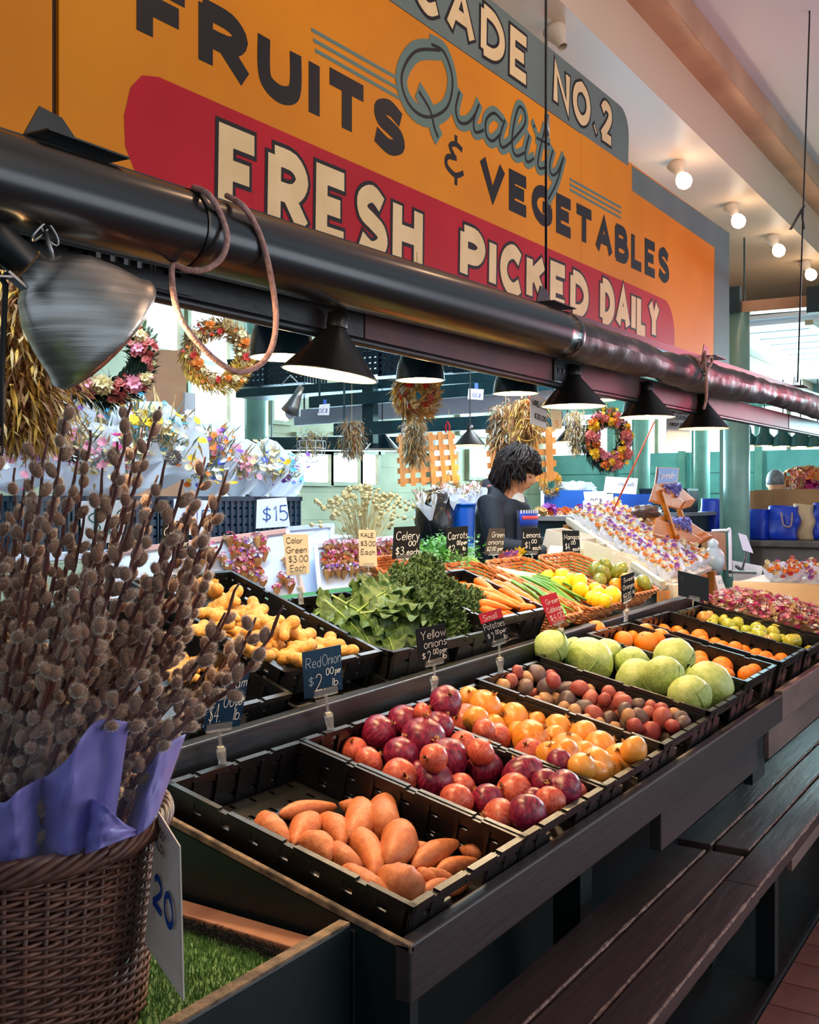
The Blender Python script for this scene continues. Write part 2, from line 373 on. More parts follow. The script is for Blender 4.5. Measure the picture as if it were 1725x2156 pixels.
# ceiling
ce = struct(MB().box((-1.90, -3, 4.5), (5, 20, 4.6)).build('ceiling', M['ceil_far']))
struct(MB().box((-9, -3, 4.4), (-4.5, 20, 4.5)).build('ceiling_back', M['ceil_far']))
sf = struct(MB().box((-4.5, -3, 3.95), (-2.07, 17, 4.33)).build('ceiling_soffit', M['ceil_white']))
struct(MB().box((-2.11, -3, 4.31), (-1.88, 17, 4.5)).build('trim_1', M['ceil_beam'], bevel=.01))
struct(MB().box((-3.46, -3, 3.15), (-3.4, 17, 3.95)).build('daylight_block', M['ceil_white']))  # added partition that keeps the window daylight off the soffit
sl = struct(MB().box((-3.38, 10.6, 3.36), (3.4, 17, 3.40)).build('ceiling_far', M['ceil_far']))
for i in range(13): MB().box((-2.9, 10.7 + i * .48, 3.31), (3.4, 10.7 + i * .48 + .40, 3.36)).build('ceiling_slat', M['ceil_far'], sl)
for i in range(4): MB().box((-2.2 + i * 1.5, 10.6, 3.26), (-2.12 + i * 1.5, 17, 3.31)).build('ceiling_rib', M['frame_paint'], sl)
a = PY(1530, 652, 8.5); b = PY(1840, 626, 8.5)
o = MB().bar(a, b, .14, .09).build('trim_2', M['ceil_beam']); struct(o)
for u in (1550, 1722): q = PY(u, 640, 8.46); MB().cbox((q.x, q.y - .08, q.z + .02), (.12, .06, .2)).build('beam_bracket', M['teal_dark'], o)
def column(x, y, r, z0, z1, label, band=None):
    t = thing('column', label, 'column', (x, y, z0))
    MB().lathe([(r, 0), (r, z1 - z0)], 28, cap=True).build('shaft', M['column_green'], t, True, world=False)
    MB().lathe([(r * 1.22, 0), (r * 1.22, .06), (r * 1.02, .09)], 28, cap=True).build('base_ring', M['column_green'], t, True, world=False)
    if band: MB().lathe([(r * 1.012, .05), (r * 1.012, band)], 28).build('painted_band', M['teal_dark'], t, True, world=False)
    MB().box((-r * 1.25, -r * .2, 0), (-r * .98, r * .2, z1 - z0 - .3)).build('downpipe', M['column_green'], t, world=False)
    return t
q = PY(1551, 1000, 8.5); column(q.x, q.y, .105, .17, PY(1551, 662, 8.5).z, 'pale green round column standing behind the produce sign')
q = PX(541, 900, -7.0); column(q.x, q.y, .115, .17, 4.41, 'green round column with a dark teal lower half by the windows', PX(541, 928, -7.0).z - .17)
q = PY(1478, 900, 15.5); column(q.x, q.y, .12, .17, 3.96, 'slim pale green column by the far window wall')
q = PY(1352, 900, 15.0); column(q.x, q.y, .12, .17, 3.96, 'slim pale green column behind the right-hand wreath')
# far grey counter under the blue bags
a = PY(1540, 1132, 8.9)
t = thing('counter', 'long grey counter carrying blue bags beyond the column', 'counter', (a.x, 8.75, .0))
MB().box((a.x - .75, 8.75, 1.16), (3.2, 9.9, 1.21)).build('counter_top', M['counter_grey'], t, bevel=.008)
MB().box((a.x - .72, 8.80, 0), (3.1, 8.86, 1.16)).build('front_panel', M['counter_grey'], t)
MB().box((a.x - .72, 9.80, 0), (3.1, 9.86, 1.16)).build('back_panel', M['counter_grey'], t)
# ceiling flood bulbs in a row on the soffit
Mt('bulb_glow', (255, 238, 214), .3, emis=7)
Mt('socket', (222, 206, 186), .4)
Mt('black_metal', (15, 16, 18), .38, c2=(26, 27, 29), sc=20)
fb = [(1440, 380), (1555, 465), (1640, 527), (1708, 578), (1190, 108)]
for i, (u, v) in enumerate(fb):
    p = PZ(u, v, 3.80); d = Vector((.45, -.12, -.88)).normalized()
    t = thing('flood_bulb', ['nearest lit round bulb on the ceiling soffit', 'second lit round bulb along the ceiling soffit', 'third lit round bulb along the ceiling soffit',
              'farthest lit round bulb on the ceiling soffit', 'unlit bulb socket on the ceiling just above the green sign edge'][i], 'light bulb', p, group='bulbs along the ceiling soffit')
    x, y = frame(d); T = axes(x, y, -d)
    MB().lathe([(.024, .03), (.028, .06), (.056, .13), (.062, .15), (.0, .152)], 18, T).build('socket', M['socket'], t, True, world=False)
    if i < 4:
        MB().lathe([(0, -.058), (.034, -.052), (.054, -.026), (.057, 0), (.046, .033), (.024, .058)], 18, T).build('bulb', M['bulb_glow'], t, True, world=False)
        point('flood_light', p + d * .22, 4, (1.0, .66, .40), .05)
for yy in (4.1, 2.6): point('flood_light', (-1.3, yy, 3.5), 5, (1.0, .60, .33), .05)  # added fill lights without bulbs, to light the sign
# ================================================================ the painted sign
SX = -2.10
def SP(y, zz, n=0): return Vector((SX + .0103 + n * .4, y, zz + .02 * (y - 2)))
Mt('sign_yellow', (226, 140, 8), .5, c2=(212, 126, 6), sc=1.5, bump=.03, bsc=12, spec=.22)
Mt('sign_red', (190, 14, 36), .45, c2=(174, 10, 30), sc=2, spec=.22)
Mt('sign_grey', (108, 122, 116), .5, c2=(98, 112, 108), sc=2, spec=.22)
Mt('sign_black', (30, 25, 27), .5, spec=.22)
Mt('sign_cream', (236, 208, 158), .45, c2=(224, 194, 142), sc=6, spec=.22)
Mt('sign_teal', (98, 122, 114), .5, spec=.22)
Mt('seam', (60, 30, 14), .7)
def flat(poly, n, name, m, par):
    mb = MB(); mb.add([SP(y, z, n) for y, z in poly], [tuple(range(len(poly)))]); return mb.build(name, m, par)
sg = thing('market_sign', 'big painted yellow board reading fruits and vegetables with a red band', 'sign', (SX, 4.6, 2.3))
def board(y0, y1, z0, z1, name, m, x0=SX - .03, x1=SX + .01):
    mb = MB(); s = lambda y, z, x: Vector((x, y, z + .02 * (y - 2)))
    mb.hexa([s(y0, z0, x0), s(y0, z0, x1), s(y1, z0, x1), s(y1, z0, x0), s(y0, z1, x0), s(y0, z1, x1), s(y1, z1, x1), s(y1, z1, x0)])
    return mb.build(name, m, sg)
board(1.662, 4.86, 2.2, 3.345, 'sign_panel', M['sign_yellow']); board(4.863, 7.55, 2.2, 3.375, 'sign_panel', M['sign_yellow'])
# left-hand board beyond the seam is a second sign
s2 = thing('market_sign', 'plain yellow end board left of the seam', 'sign', (SX, 1.0, 2.3))
MB().box((SX - .03, -.6, 2.2), (SX + .01, 1.642, 3.6)).build('sign_panel', M['sign_yellow'], s2)
MB().box((SX - .04, 1.642, 2.2), (SX - .002, 1.662, 3.6)).build('seam_strip', M['seam'], s2)
# arcade band on top, rounded at its right end
band = [(1.7, 3.348), (5.52, 3.348), (5.53, 3.50)] + [(5.40 + .13 * math.cos(a), 3.52 + .13 * math.sin(a)) for a in [i * R(15) for i in range(7)]] + [(1.7, 3.65)]
mb = MB().prism([SP(y, z, 0) for y, z in band], (-.03, 0, 0)); ab = mb.build('arcade_band', M['sign_grey'], sg)
flat([(5.58, 3.225), (7.18, 3.20), (7.15, 2.2), (7.548, 2.2), (7.548, 3.375), (5.58, 3.365)], .001, 'grey_border', M['sign_grey'], sg)
red = [(1.99, 2.70), (5.95, 2.69)] + [(6.12 + .2 * math.cos(a), 2.49 + .2 * math.sin(a)) for a in [R(80 - i * 10) for i in range(9)]] + [(6.32, 2.21)] + [(2.06, 2.21), (1.93, 2.38), (1.872, 2.48), (1.868, 2.56), (1.89, 2.64), (1.93, 2.685)]
flat(red[:1] + red[1:], .001, 'red_band', M['sign_red'], sg)
def fitted(s, y0, y1, gap): return (y1 - y0) / text_width(s, gap)
def letters(s, y0, y1, z0, h, w, name, m, n, gap=2.6, slant=0, ex=0, hfun=None, par=None):
    mb = MB(); sx = fitted(s, y0, y1, gap) / (h / 10)
    text(mb, s, SP, y0, z0, h, w, gap, sx, slant, 0, ex, hfun, n, 4e-5); return mb.build(name, m, par or sg)
letters('FRUITS', 1.94, 3.19, 2.812, .142, .058, 'word_fruits', M['sign_black'], .002, 4.2, 0, .012)
letters('&', 3.52, 3.66, 2.82, .14, .022, 'ampersand', M['sign_black'], .002)
letters('VEGETABLES', 3.83, 6.19, 2.815, .14, .056, 'word_vegetables', M['sign_black'], .002, 4.4, 0, .012, lambda y: .125 + (y - 3.8) * .016)
def outlined(s, y0, y1, z0, h, w, name, n, gap, hf=None, ow=.028, fill=None):
    letters(s, y0, y1, z0, h, w + ow, name + '_outline', M['sign_black'], n, gap, .02, .012, hf)
    letters(s, y0, y1, z0, h, w, name, fill or M['sign_cream'], n + .002, gap, .02, 0, hf)
outlined('FRESH', 2.25, 3.31, 2.415, .20, .062, 'word_fresh', .003, 4.6)
outlined('PICKED', 3.66, 4.92, 2.44, .17, .064, 'word_picked', .003, 4.4)
outlined('DAILY', 5.14, 6.00, 2.45, .18, .07, 'word_daily', .003, 4.6)
outlined('ARCADE', 2.75, 4.23, 3.415, .17, .05, 'word_arcade', .004, 4.4)
outlined('NO.2', 4.55, 5.26, 3.415, .17, .05, 'word_number_two', .004, 4.2)
# script word Quality
Qs = ['~3.2,8.6 1.2,6.6 .4,3 1.2,.4 2.8,0 4.4,2.4 4.6,6 3.6,8.6 2.4,8.6', '~1.9,2.4 3.0,1.0 3.6,-.8 4.0,-1.6']
rest = ['~5.4,4.6 5.3,2 5.8,.6 6.6,1.2 7.2,3;~7.4,4.6 7.1,2 7.4,.5 8.2,1.4', '~10.0,4.2 9.0,4.6 8.3,3 8.5,1 9.2,.6 10.0,2.4;~10.2,4.6 9.9,1.6 10.3,.5 11.0,1.6',
        '~11.0,1.6 12.4,5.6 12.2,7.6 11.5,7.6 11.2,4 11.4,1.2 12.0,.5 12.8,1.6', '~13.1,4.6 12.9,1.6 13.3,.5 14.0,1.6;13.5,6.2 13.6,6.6', '~14.9,7.4 14.5,2 14.8,.6 15.6,1.4;14.0,4.9 15.7,5.1',
        '~16.2,4.6 16.0,2 16.4,.7 17.1,1.6 17.7,4.6;~17.7,4.6 17.2,.2 16.6,-2.4 16.3,-3.4']
for wdt, nm, m, n in ((.062, 'word_quality', M['sign_teal'], .003), (.013, 'word_quality_inline', M['sign_black'], .005)):
    mb = MB(); kk = 0
    for g in Qs + rest:
        for st in g.split(';'):
            p = [Vector((float(a), float(b), 0)) for a, b in (q.split(',') for q in st.lstrip('~').split())]
            if st[0] == '~': p = smooth_path(p, 6)
            big = g in Qs
            p = [Vector((3.14 + q.x * .083 + q.y * .008, (2.995 if big else 3.03) + q.y * (.034 if big else .031), 0)) for q in p]; kk += 1
            ribbon(mb, p, wdt * (1.25 if big and wdt > .03 else 1), lambda a, b, i, kk=kk: SP(a, b, n + kk * 4e-5 + i * 1e-5), .01 if wdt > .03 else 0)
    mb.build(nm, m, sg)
for (u0, v0, u1, v1) in ((656, 62, 838, 165), (660, 84, 840, 187), (664, 106, 842, 207), (1200, 377, 1308, 437), (1200, 388, 1308, 448), (1200, 399, 1308, 459)):
    a = PX(u0, v0, SX + .0108); b = PX(u1, v1, SX + .0108); MB().bar(a, b, .0008, .013).build('speed_line', M['sign_teal'], sg)
# ================================================================ awning roller, flashing and beam
Mt('roller', (22, 23, 25), .27, c2=(15, 16, 18), sc=8, stretch=(1, .2, 1), coat=.2)
Mt('fabric_wrap', (62, 50, 48), .45, c2=(38, 31, 31), sc=9, bump=.25, bsc=26)
Mt('beam_black', (26, 24, 25), .42, c2=(15, 14, 15), sc=7, bump=.1)
Mt('beam_red_glow', (92, 34, 34), .5, c2=(66, 24, 26), sc=8)  # dark beam with the neon's red glow put into its colour
Mt('rope', (200, 156, 146), .9, c2=(164, 122, 112), sc=80, bump=.4, bsc=200)
Mt('steel', (150, 150, 150), .35, metal=.9)
AXx = -1.30
def az(y): return 2.012 + .0195 * (y - 1)
aw = thing('awning_roller', 'long dark rolled awning tube hanging under the painted sign', 'awning', (AXx, 3, az(3)))
ys = [.1 + i * .1 for i in range(29)]
MB().tube([(AXx, y, az(y)) for y in ys], .069, 28).build('roller_tube', M['roller'], aw, True)
for y in (1.30, 2.88): MB().lathe([(.071, -.014), (.0725, -.008), (.0725, .008), (.071, .014)], 28, Matrix.Translation((AXx, y, az(y))) @ Matrix.Rotation(R(90), 4, 'X')).build('joint_ring', M['roller'], aw, True)
def wrap(i, j):
    y = 2.86 + i * 7.3; t = j * 2 * math.pi
    r = .064 + .004 * math.sin(y * 3.1); tight = math.exp(-((y - 3.75) / .09) ** 2) + .7 * math.exp(-((y - 5.4) / .1) ** 2)
    r *= 1 - .22 * tight
    r += .006 * mnoise.noise(Vector((y * 9, math.cos(t) * 1.6, math.sin(t) * 1.6))) + .004 * mnoise.noise(Vector((y * 30, t * 1.2 + y * 8, 3)))
    return Vector((AXx + math.cos(t) * r, y, az(y) - .004 + math.sin(t) * r - .012 * math.sin((y - 2.86) * 1.1) ** 2))
MB().grid(wrap, 300, 30).build('wrapped_canvas', M['fabric_wrap'], aw, True)
fl_ = MB().hexa([Vector(q) for y in (.0, 10.2) for q in ((AXx - .02, y, az(y) + .058), (AXx - .30, y, az(y) + .075), (AXx - .30, y, az(y) + .090), (AXx - .02, y, az(y) + .085))])
fl_.build('flashing', M['black_metal'], aw)
for k, (u, v) in enumerate(((100, 275), (1135, 640), (1478, 752), (1668, 803))):
    p = PX(u, v, AXx - .05); y = p.y; z = az(y) + .085; s = .06
    mb = MB().prism([(AXx - .03, y - s, z), (AXx - .03, y + s * 1.1, z), (AXx - .03, y + s * .2, z + .05), (AXx - .03, y - s * .5, z + .055)], (-.003, 0, 0))
    mb.prism([(AXx - .03, y - s, z), (AXx - .03, y + s * 1.6, z), (AXx + .03, y + s * 1.6, z - .002), (AXx + .03, y - s, z - .002)], (0, 0, .003))
    mb.build('bracket_plate', M['black_metal'], aw)
# beam that carries the lamps
bm = thing('lamp_beam', 'dark painted steel beam running under the awning tube', 'beam', (-1.36, 3, 1.92))
def bz(y): return 1.922 + .012 * max(0, y - 3.0)
for y0, y1, m in ((.1, 1.16, 'beam_black'), (1.3, 1.95, 'beam_black'), (1.955, 3.0, 'beam_red_glow'), (3.2, 4.6, 'beam_red_glow'), (4.62, 6.2, 'beam_red_glow'), (6.22, 10, 'beam_black')):
    MB().hexa([Vector(q) for y in (y0, y1) for q in ((-1.378, y, bz(y)), (-1.408, y, bz(y)), (-1.408, y, bz(y) + .085), (-1.378, y, bz(y) + .085))]).build('beam_section', M[m], bm, bevel=.002)
for y0, y1 in ((1.0, 1.42), (2.98, 3.22)):          # perforated splice channels
    mb = MB(); nn = int((y1 - y0) / .03)
    for k in range(nn):
        y = y0 + k * .03
        mb.box((-1.3765, y, bz(y) + .005), (-1.3715, y + .016, bz(y) + .08)); mb.box((-1.3765, y + .016, bz(y) + .005), (-1.3715, y + .03, bz(y) + .033)); mb.box((-1.3765, y + .016, bz(y) + .048), (-1.3715, y + .03, bz(y) + .08))
    mb.build('perforated_channel', M['black_metal'], bm)
MB().tube([(-1.382, y, bz(y) - .008) for y in (.1, 1, 2, 3, 4, 5, 6, 8, 10)], .011, 10).build('conduit', M['black_metal'], bm, True)
# hanger rod, hanging wire with its spring clamp
a = PX(1150, 640, -1.42); 
t = thing('hanger_rod', 'thin black rod hanging in front of the painted sign', 'rod', (a.x, a.y, a.z))
MB().tube([(a.x, a.y, a.z - .03), (a.x, a.y, 4.5)], .0045, 8).build('rod', M['black_metal'], t, True)
q = PX(1152, 268, -1.42); MB().tube([(q.x, q.y, q.z - .03), (q.x, q.y, q.z + .04)], .009, 8).build('turnbuckle', M['steel'], t, True)
a = PX(1680, 805, -1.33); b = PX(1705, 40, -1.33)
t = thing('hanging_wire', 'thin hanging wire at the far right with a spring clamp', 'wire', a)
MB().tube([a, b, (b.x, b.y, 4.5)], .005, 6).build('wire', M['black_metal'], t, True)
cp = PX(1688, 452, -1.33); mb = MB()
mb.bar(cp + Vector((0, 0, .03)), cp + Vector((-.05, -.05, -.09)), .02, .008); mb.bar(cp + Vector((0, 0, .03)), cp + Vector((.015, .0, -.09)), .02, .008); mb.bar(cp + Vector((-.02, -.02, -.02)), cp + Vector((.015, 0, .05)), .02, .012)
mb.build('spring_clamp', M['black_metal'], t)
# loops of rope over the roller
t = thing('rope_loop', 'pinkish rope looped over the awning tube and hanging in a big bight', 'rope', (AXx, 1.35, az(1.35)))
def onr(u, v, dx=0): return PX(u, v, AXx + .072 + dx)
loop = [PX(408, 395, AXx + .02), onr(440, 410), onr(468, 460), onr(478, 505, .01), onr(465, 545, .005), onr(430, 568, -.01), onr(395, 568, -.03), onr(366, 558, -.05), onr(362, 590, -.04), onr(372, 650), onr(392, 690), onr(420, 725), onr(455, 758), onr(495, 782), onr(530, 778), onr(560, 755), onr(577, 715), onr(581, 660), onr(572, 590), onr(556, 520), onr(536, 470), onr(510, 432), PX(478, 412, AXx + .02)]
MB().tube(smooth_path(loop, 5), .0055, 8).build('rope', M['rope'], t, True)
t = thing('rope_knot', 'knotted rope tie around the wrapped canvas end of the roller', 'rope', (AXx, 3.75, az(3.75)))
mb = MB()
for k in range(3):
    yy = 4.06 + k * .022
    mb.tube([(AXx + math.cos(a) * .062, yy + .012 * math.sin(a * 2 + k), az(yy) - .006 + math.sin(a) * .062) for a in [i * R(24) for i in range(15)]], .007, 6, closed=True)
kp = Vector((AXx + .06, 4.08, az(4) + .01))
mb.tube(smooth_path([kp, kp + Vector((.03, .03, .04)), kp + Vector((.02, .07, .02)), kp + Vector((.02, .0, -.03)), kp + Vector((.015, .02, -.12)), kp + Vector((.01, .0, -.17))], 4), .006, 6)
mb.tube(smooth_path([kp, kp + Vector((.03, -.05, .05)), kp + Vector((.02, -.02, .0)), kp + Vector((.01, .04, -.05)), kp + Vector((.01, .03, -.14))], 4), .006, 6)
mb.build('rope', M['rope'], t, True)
# ================================================================ lamps under the beam
Mt('shade_dark', (20, 21, 22), .35, c2=(15, 16, 17), sc=6)
Mt('shade_teal', (10, 44, 58), .25, c2=(8, 34, 46), sc=5, coat=.3)
Mt('shade_green', (38, 96, 92), .35)
Mt('shade_inner', (255, 238, 200), .5)
Mt('bulb_warm', (255, 228, 178), .3, emis=16)
Mt('cord', (16, 16, 17), .6)
def cone_lamp(p, r, h, label, m='shade_dark', power=9, tilt=(0, 0), name='cone_lamp', dome=False, bulb=True, group=None, down=.012, inner='shade_inner', col=(1.0, .70, .38)):
    """p is the centre of the rim"""
    t = thing(name, label, 'lamp', p, group=group)
    T = (Matrix.Rotation(tilt[0], 4, 'X') @ Matrix.Rotation(tilt[1], 4, 'Y'))
    if dome: prof = [(r, 0), (r * .985, h * .2), (r * .93, h * .45), (r * .8, h * .7), (r * .58, h * .88), (r * .3, h * .97), (r * .2, h)]
    else: prof = [(r, 0), (r * .2, h * .84), (r * .17, h)]
    MB().lathe(prof, 36, T).build('shade', M[m], t, True, world=False)
    MB().lathe([(a * .985 - .001, b - .0015) for a, b in prof], 36, T).build('shade_lining', M[inner], t, True, world=False)
    MB().tube([T @ Vector((math.cos(a) * r, math.sin(a) * r, 0)) for a in [i * R(10) for i in range(36)]], .0018, 6, closed=True).build('rim', M[m], t, True, world=False)
    MB().lathe([(r * .22, h * .88), (r * .22, h * 1.12), (r * .1, h * 1.18), (.004, h * 1.2)], 16, T).build('socket', M[m], t, True, world=False)
    if dome or not p[0] > -2.4: MB().tube([T @ Vector((0, 0, h * 1.15)), (0, 0, max(h * 1.3, 2.036 - p[2]) if dome else .5)], .004, 6).build('cord', M['cord'], t, world=False)
    if bulb:
        zb = h * .34
        MB().lathe([(0, zb - .035), (.018, zb - .03), (.029, zb - .012), (.03, zb + .004), (.02, zb + .03), (.013, zb + .06)], 16, T).build('bulb', M['bulb_warm'], t, True, world=False)
        spot('lamp_light', Vector(p) + T @ Vector((0, 0, zb - .045)), Vector(p) + T @ Vector((0, 0, -1)), power, col, 150, .5, .03)
        point('lamp_glow', Vector(p) + T @ Vector((0, 0, zb - .042)), power * .10, col, .02)
    return t
WL = (1.0, .70, .38)
cone_lamp(PX(694, 788, -1.36) + Vector((0, 0, 0)), .106, .118, 'large dark cone lamp at the front of the beam', power=24, tilt=(R(-5), R(7)))
cone_lamp(PX(1208, 855, -1.36), .105, .115, 'dark cone lamp to the left of the hanging pink wreath', power=24)
cone_lamp(PX(1363, 878, -1.36), .105, .115, 'dark cone lamp with an orange cord crossing behind it', power=24)
cone_lamp(PX(1482, 902, -1.36), .11, .13, 'farthest dark cone lamp on the beam next to the green column', power=16)
cone_lamp(PX(593, 752, -1.62), .078, .125, 'dark dome lamp half hidden behind the large cone lamp', 'shade_teal', 14, dome=True, name='dome_lamp')
cone_lamp(PX(885, 800, -1.62), .072, .098, 'teal dome lamp hanging over the dried flower bunch', 'shade_teal', 14, dome=True, name='dome_lamp')
cone_lamp(PX(1086, 828, -1.62), .078, .098, 'teal dome lamp left of the white sheet of paper', 'shade_teal', 7, dome=True, name='dome_lamp')
cone_lamp(PX(1262, 842, -1.75), .075, .1, 'dark dome lamp half hidden behind the middle cone lamp', 'shade_dark', 6, dome=True, name='dome_lamp')
cone_lamp(PX(1346, 868, -1.75), .075, .1, 'dark dome lamp partly hidden by the lamp with the orange cord', 'shade_dark', 6, dome=True, name='dome_lamp')
rr_ = MB().box((-1.78, 1.0, 2.035), (-1.60, 5.2, 2.055)).build('rear_lamp_rail', M['black_metal']); tag(rr_, 'flat black rail behind the beam carrying the dome lamps', 'rail')
# clamp lamp on the left: spun aluminium reflector
Mt('aluminium', (226, 216, 206), .34, metal=1.0, c2=(184, 172, 160), sc=3, stretch=(1, 1, 26), bump=.08, bsc=6)
c0 = PX(214, 700, -1.25); dl = depth(c0); d = PD(45, 548, dl - .085) - c0; d.normalize()
t = thing('clamp_lamp', 'shiny aluminium clamp lamp with black socket at far left', 'lamp', c0)
ax = d; x, y = frame(ax); T = axes(x, y, ax)
spot('clamp_lamp_light', c0 + ax * .03, c0 - ax, 16, (1.0, .70, .40), 120, .4, .03)
MB().lathe([(.0, .06), (.02, .065), (.03, .085), (.018, .12)], 16, T).build('bulb', M['bulb_warm'], t, True, world=False)
MB().lathe([(.106, -.008), (.108, 0), (.101, .012), (.090, .05), (.074, .088), (.050, .116), (.031, .126), (.028, .145)], 48, T).build('reflector', M['aluminium'], t, True, world=False, solid=.0012)
MB().lathe([(.024, .143), (.026, .15), (.026, .2), (.022, .222), (.008, .232), (.0, .232)], 24, T).build('lamp_socket', M['black_metal'], t, True, world=False)
mb = MB().cbox((0, .030, .135), (.022, .004, .05), T); mb.bar(T @ Vector((0, .031, .15)), T @ Vector((0, .062, .185)), .02, .003); mb.build('clamp_strap', M['steel'], t, world=False)
k0 = PX(112, 545, -1.26) - c0; k1 = PX(95, 488, -1.27) - c0; mb = MB().tube([k0, k1], .004, 8)
for s in (-1, 1): mb.tube([k1 + Vector((math.cos(a) * .004, math.sin(a) * .016 + s * .007, math.cos(a + s) * .016)) for a in [i * R(30) for i in range(12)]], .0025, 6, closed=True)
mb.build('wing_bolt', M['steel'], t, True, world=False)
e = T @ Vector((0, 0, .23)); MB().tube([e, e + Vector((-.02, -.01, .004)), PX(12, 600, -1.3) - c0, PX(4, 780, -1.3) - c0, PX(0, 960, -1.3) - c0], .0045, 8).build('power_cord', M['cord'], t, True, world=False)
# ================================================================ stall, bench, crates
Mt('stall_dark', (17, 21, 23), .38, c2=(11, 14, 16), sc=6, bump=.1, bsc=40, stretch=(1, .15, 1))
Mt('stall_green', (8, 26, 28), .42, c2=(5, 18, 20), sc=4, bump=.06, bsc=30)
Mt('board_worn', (58, 50, 49), .42, c2=(40, 36, 36), sc=5, bump=.15, bsc=50, stretch=(1, .2, 1))
Mt('board_pale', (120, 98, 90), .5, c2=(92, 74, 69), sc=7, bump=.2, bsc=50, stretch=(1, .25, 1))
Mt('edge_wood', (150, 122, 96), .7, c2=(70, 56, 46), sc=30, bump=.3)
Mt('bench_wood', (82, 64, 64), .36, c2=(52, 41, 43), sc=6, bump=.25, bsc=40, stretch=(1, .12, 1))
Mt('raw_wood', (178, 122, 92), .7, c2=(150, 96, 70), sc=14, stretch=(1, .2, 1))
Mt('crate_black', (12, 12, 13), .34, c2=(19, 18, 18), sc=25, bump=.06, bsc=120)
st = thing('display_stand', 'stepped black market stall stand carrying the produce crates', 'stall', (-1.5, 3, 0))
TL = R(12)
FX, FZ, Y0 = -.862, .858, 1.345          # front board top edge
YE = 8.2
# front board in three lengths
for y0, y1, m in ((Y0, 3.79, 'board_worn'), (3.797, 6.4, 'board_pale'), (6.407, YE, 'board_pale')):
    MB().box((FX - .03, y0, .765), (FX, y1, FZ + .012 * (y0 > 3))).build('front_board', M[m], st, bevel=.004)
for y0, y1 in ((2.55, 3.50), (3.66, 6.5)): MB().box((FX - .045, y0, .655), (FX - .015, y1, .757)).build('lower_board', M['board_worn' if y0 < 3 else 'board_pale'], st, bevel=.003)
MB().box((FX - .06, 3.5, .60), (FX - .03, 3.66, .78)).build('support_block', M['stall_green'], st)
# rack floor, riser rail, upper shelf
dx, dz = math.cos(TL), math.sin(TL)
def slab(x0, z0, L, tl, y0, y1, th, name, m, bev=.003):
    a = Vector((x0, 0, z0)); b = a + Vector((-math.cos(tl), 0, math.sin(tl))) * L; n = Vector((math.sin(tl), 0, math.cos(tl))) * -th
    mb = MB(); pr = [a, b, b + n, a + n]
    mb.hexa([q + Vector((0, y0, 0)) for q in pr] + [q + Vector((0, y1, 0)) for q in pr]); return mb.build(name, m, st, bevel=bev)
slab(-.892, .802, .60, TL, Y0 + .02, 5.34, .02, 'lower_rack', M['stall_dark'])
MB().hexa([Vector(q) for y in (Y0 + .02, 4.72) for q in ((-1.475, y, .86), (-1.515, y, .86), (-1.515, y, 1.062 + .0145 * (y - 1.5)), (-1.475, y, 1.062 + .0145 * (y - 1.5)))]).build('riser_rail', M['stall_dark'], st, bevel=.004)
TU = R(20)
slab(-1.50, 1.008, .72, R(12), 1.36, 3.29, .02, 'upper_rack', M['stall_dark'])
slab(-1.50, 1.008, .745, R(18.5), 3.295, 5.3, .02, 'upper_rack', M['stall_dark'])
MB().box((-2.205, 1.36, .17), (-2.18, 5.3, 1.215)).build('back_panel', M['stall_green'], st)
# near end: side board sloping with the rack, dark end panel, corner upright
mb = MB(); e = Vector((-dx, 0, dz))
a = Vector((FX, Y0, FZ)); mb.prism([a, a + e * .62, a + e * .62 + Vector((0, 0, -.014)), a + Vector((0, 0, -.014))], (0, .012, 0)); mb.build('rack_edge', M['edge_wood'], st, bevel=.003)
mb = MB(); a2 = a + Vector((-.002, .001, -.0145)); mb.prism([a2, a2 + e * .62, Vector((a2.x - .61, a2.y, 0)), Vector((a2.x, a2.y, 0))], (0, .024, 0)); mb.build('end_panel', M['stall_green'], st)
MB().box((-1.02, Y0 - .006, 0), (-.965, Y0 + .01, .86)).build('corner_upright', M['stall_dark'], st, bevel=.003)
for y in (2.6, 4.4, 6.5): MB().box((-1.2, y, 0), (-1.12, y + .08, .80)).build('stand_leg', M['stall_green'], st)
MB().box((-1.32, Y0 + .05, 0), (-1.30, YE, .80)).build('inner_panel', M['stall_green'], st)
# bench
Mt('edge_pale', (176, 146, 136), .7, c2=(110, 84, 78), sc=60)
bn = thing('slatted_bench', 'dark worn wooden slatted bench along the front of the stall', 'bench', (-.9, 4, 0))
def plank(x0, x1, z, th, y0, y1, name='plank', m='bench_wood', wob=.002):
    mb = MB(); n = 40; vs = []
    for i in range(n + 1):
        y = y0 + (y1 - y0) * i / n; w1 = wob * mnoise.noise(Vector((y * 9, x0 * 40, 0))); w2 = wob * mnoise.noise(Vector((y * 11, x1 * 50, 5)))
        vs += [(x0 + w1, y, z - th), (x1 + w2, y, z - th), (x1 + w2, y, z), (x0 + w1, y, z)]
    fs = [(0, 1, 2, 3), (n * 4 + 3, n * 4 + 2, n * 4 + 1, n * 4)]
    for i in range(n):
        for j in range(4): fs.append((i * 4 + j, i * 4 + 4 + j, i * 4 + 4 + (j + 1) % 4, i * 4 + (j + 1) % 4))
    mb.add(vs, fs); o = mb.build(name, M[m], bn, bevel=.0025)
    we_ = MB(); n = 160
    for i in range(n):          # chipped pale edge
        y = y0 + (y1 - y0) * i / n; w_ = max(0, .0035 + .005 * mnoise.noise(Vector((y * 14, x1 * 90, 2))))
        if w_ > .0012: ya = y + (y1 - y0) / n; we_.box((x1 - w_, y, z - w_ * 1.2), (x1 + .0012, ya, z + .0006))
    e_ = we_.build('worn_edge', M['edge_pale'], o); e_['kind'] = 'stuff'
    return o
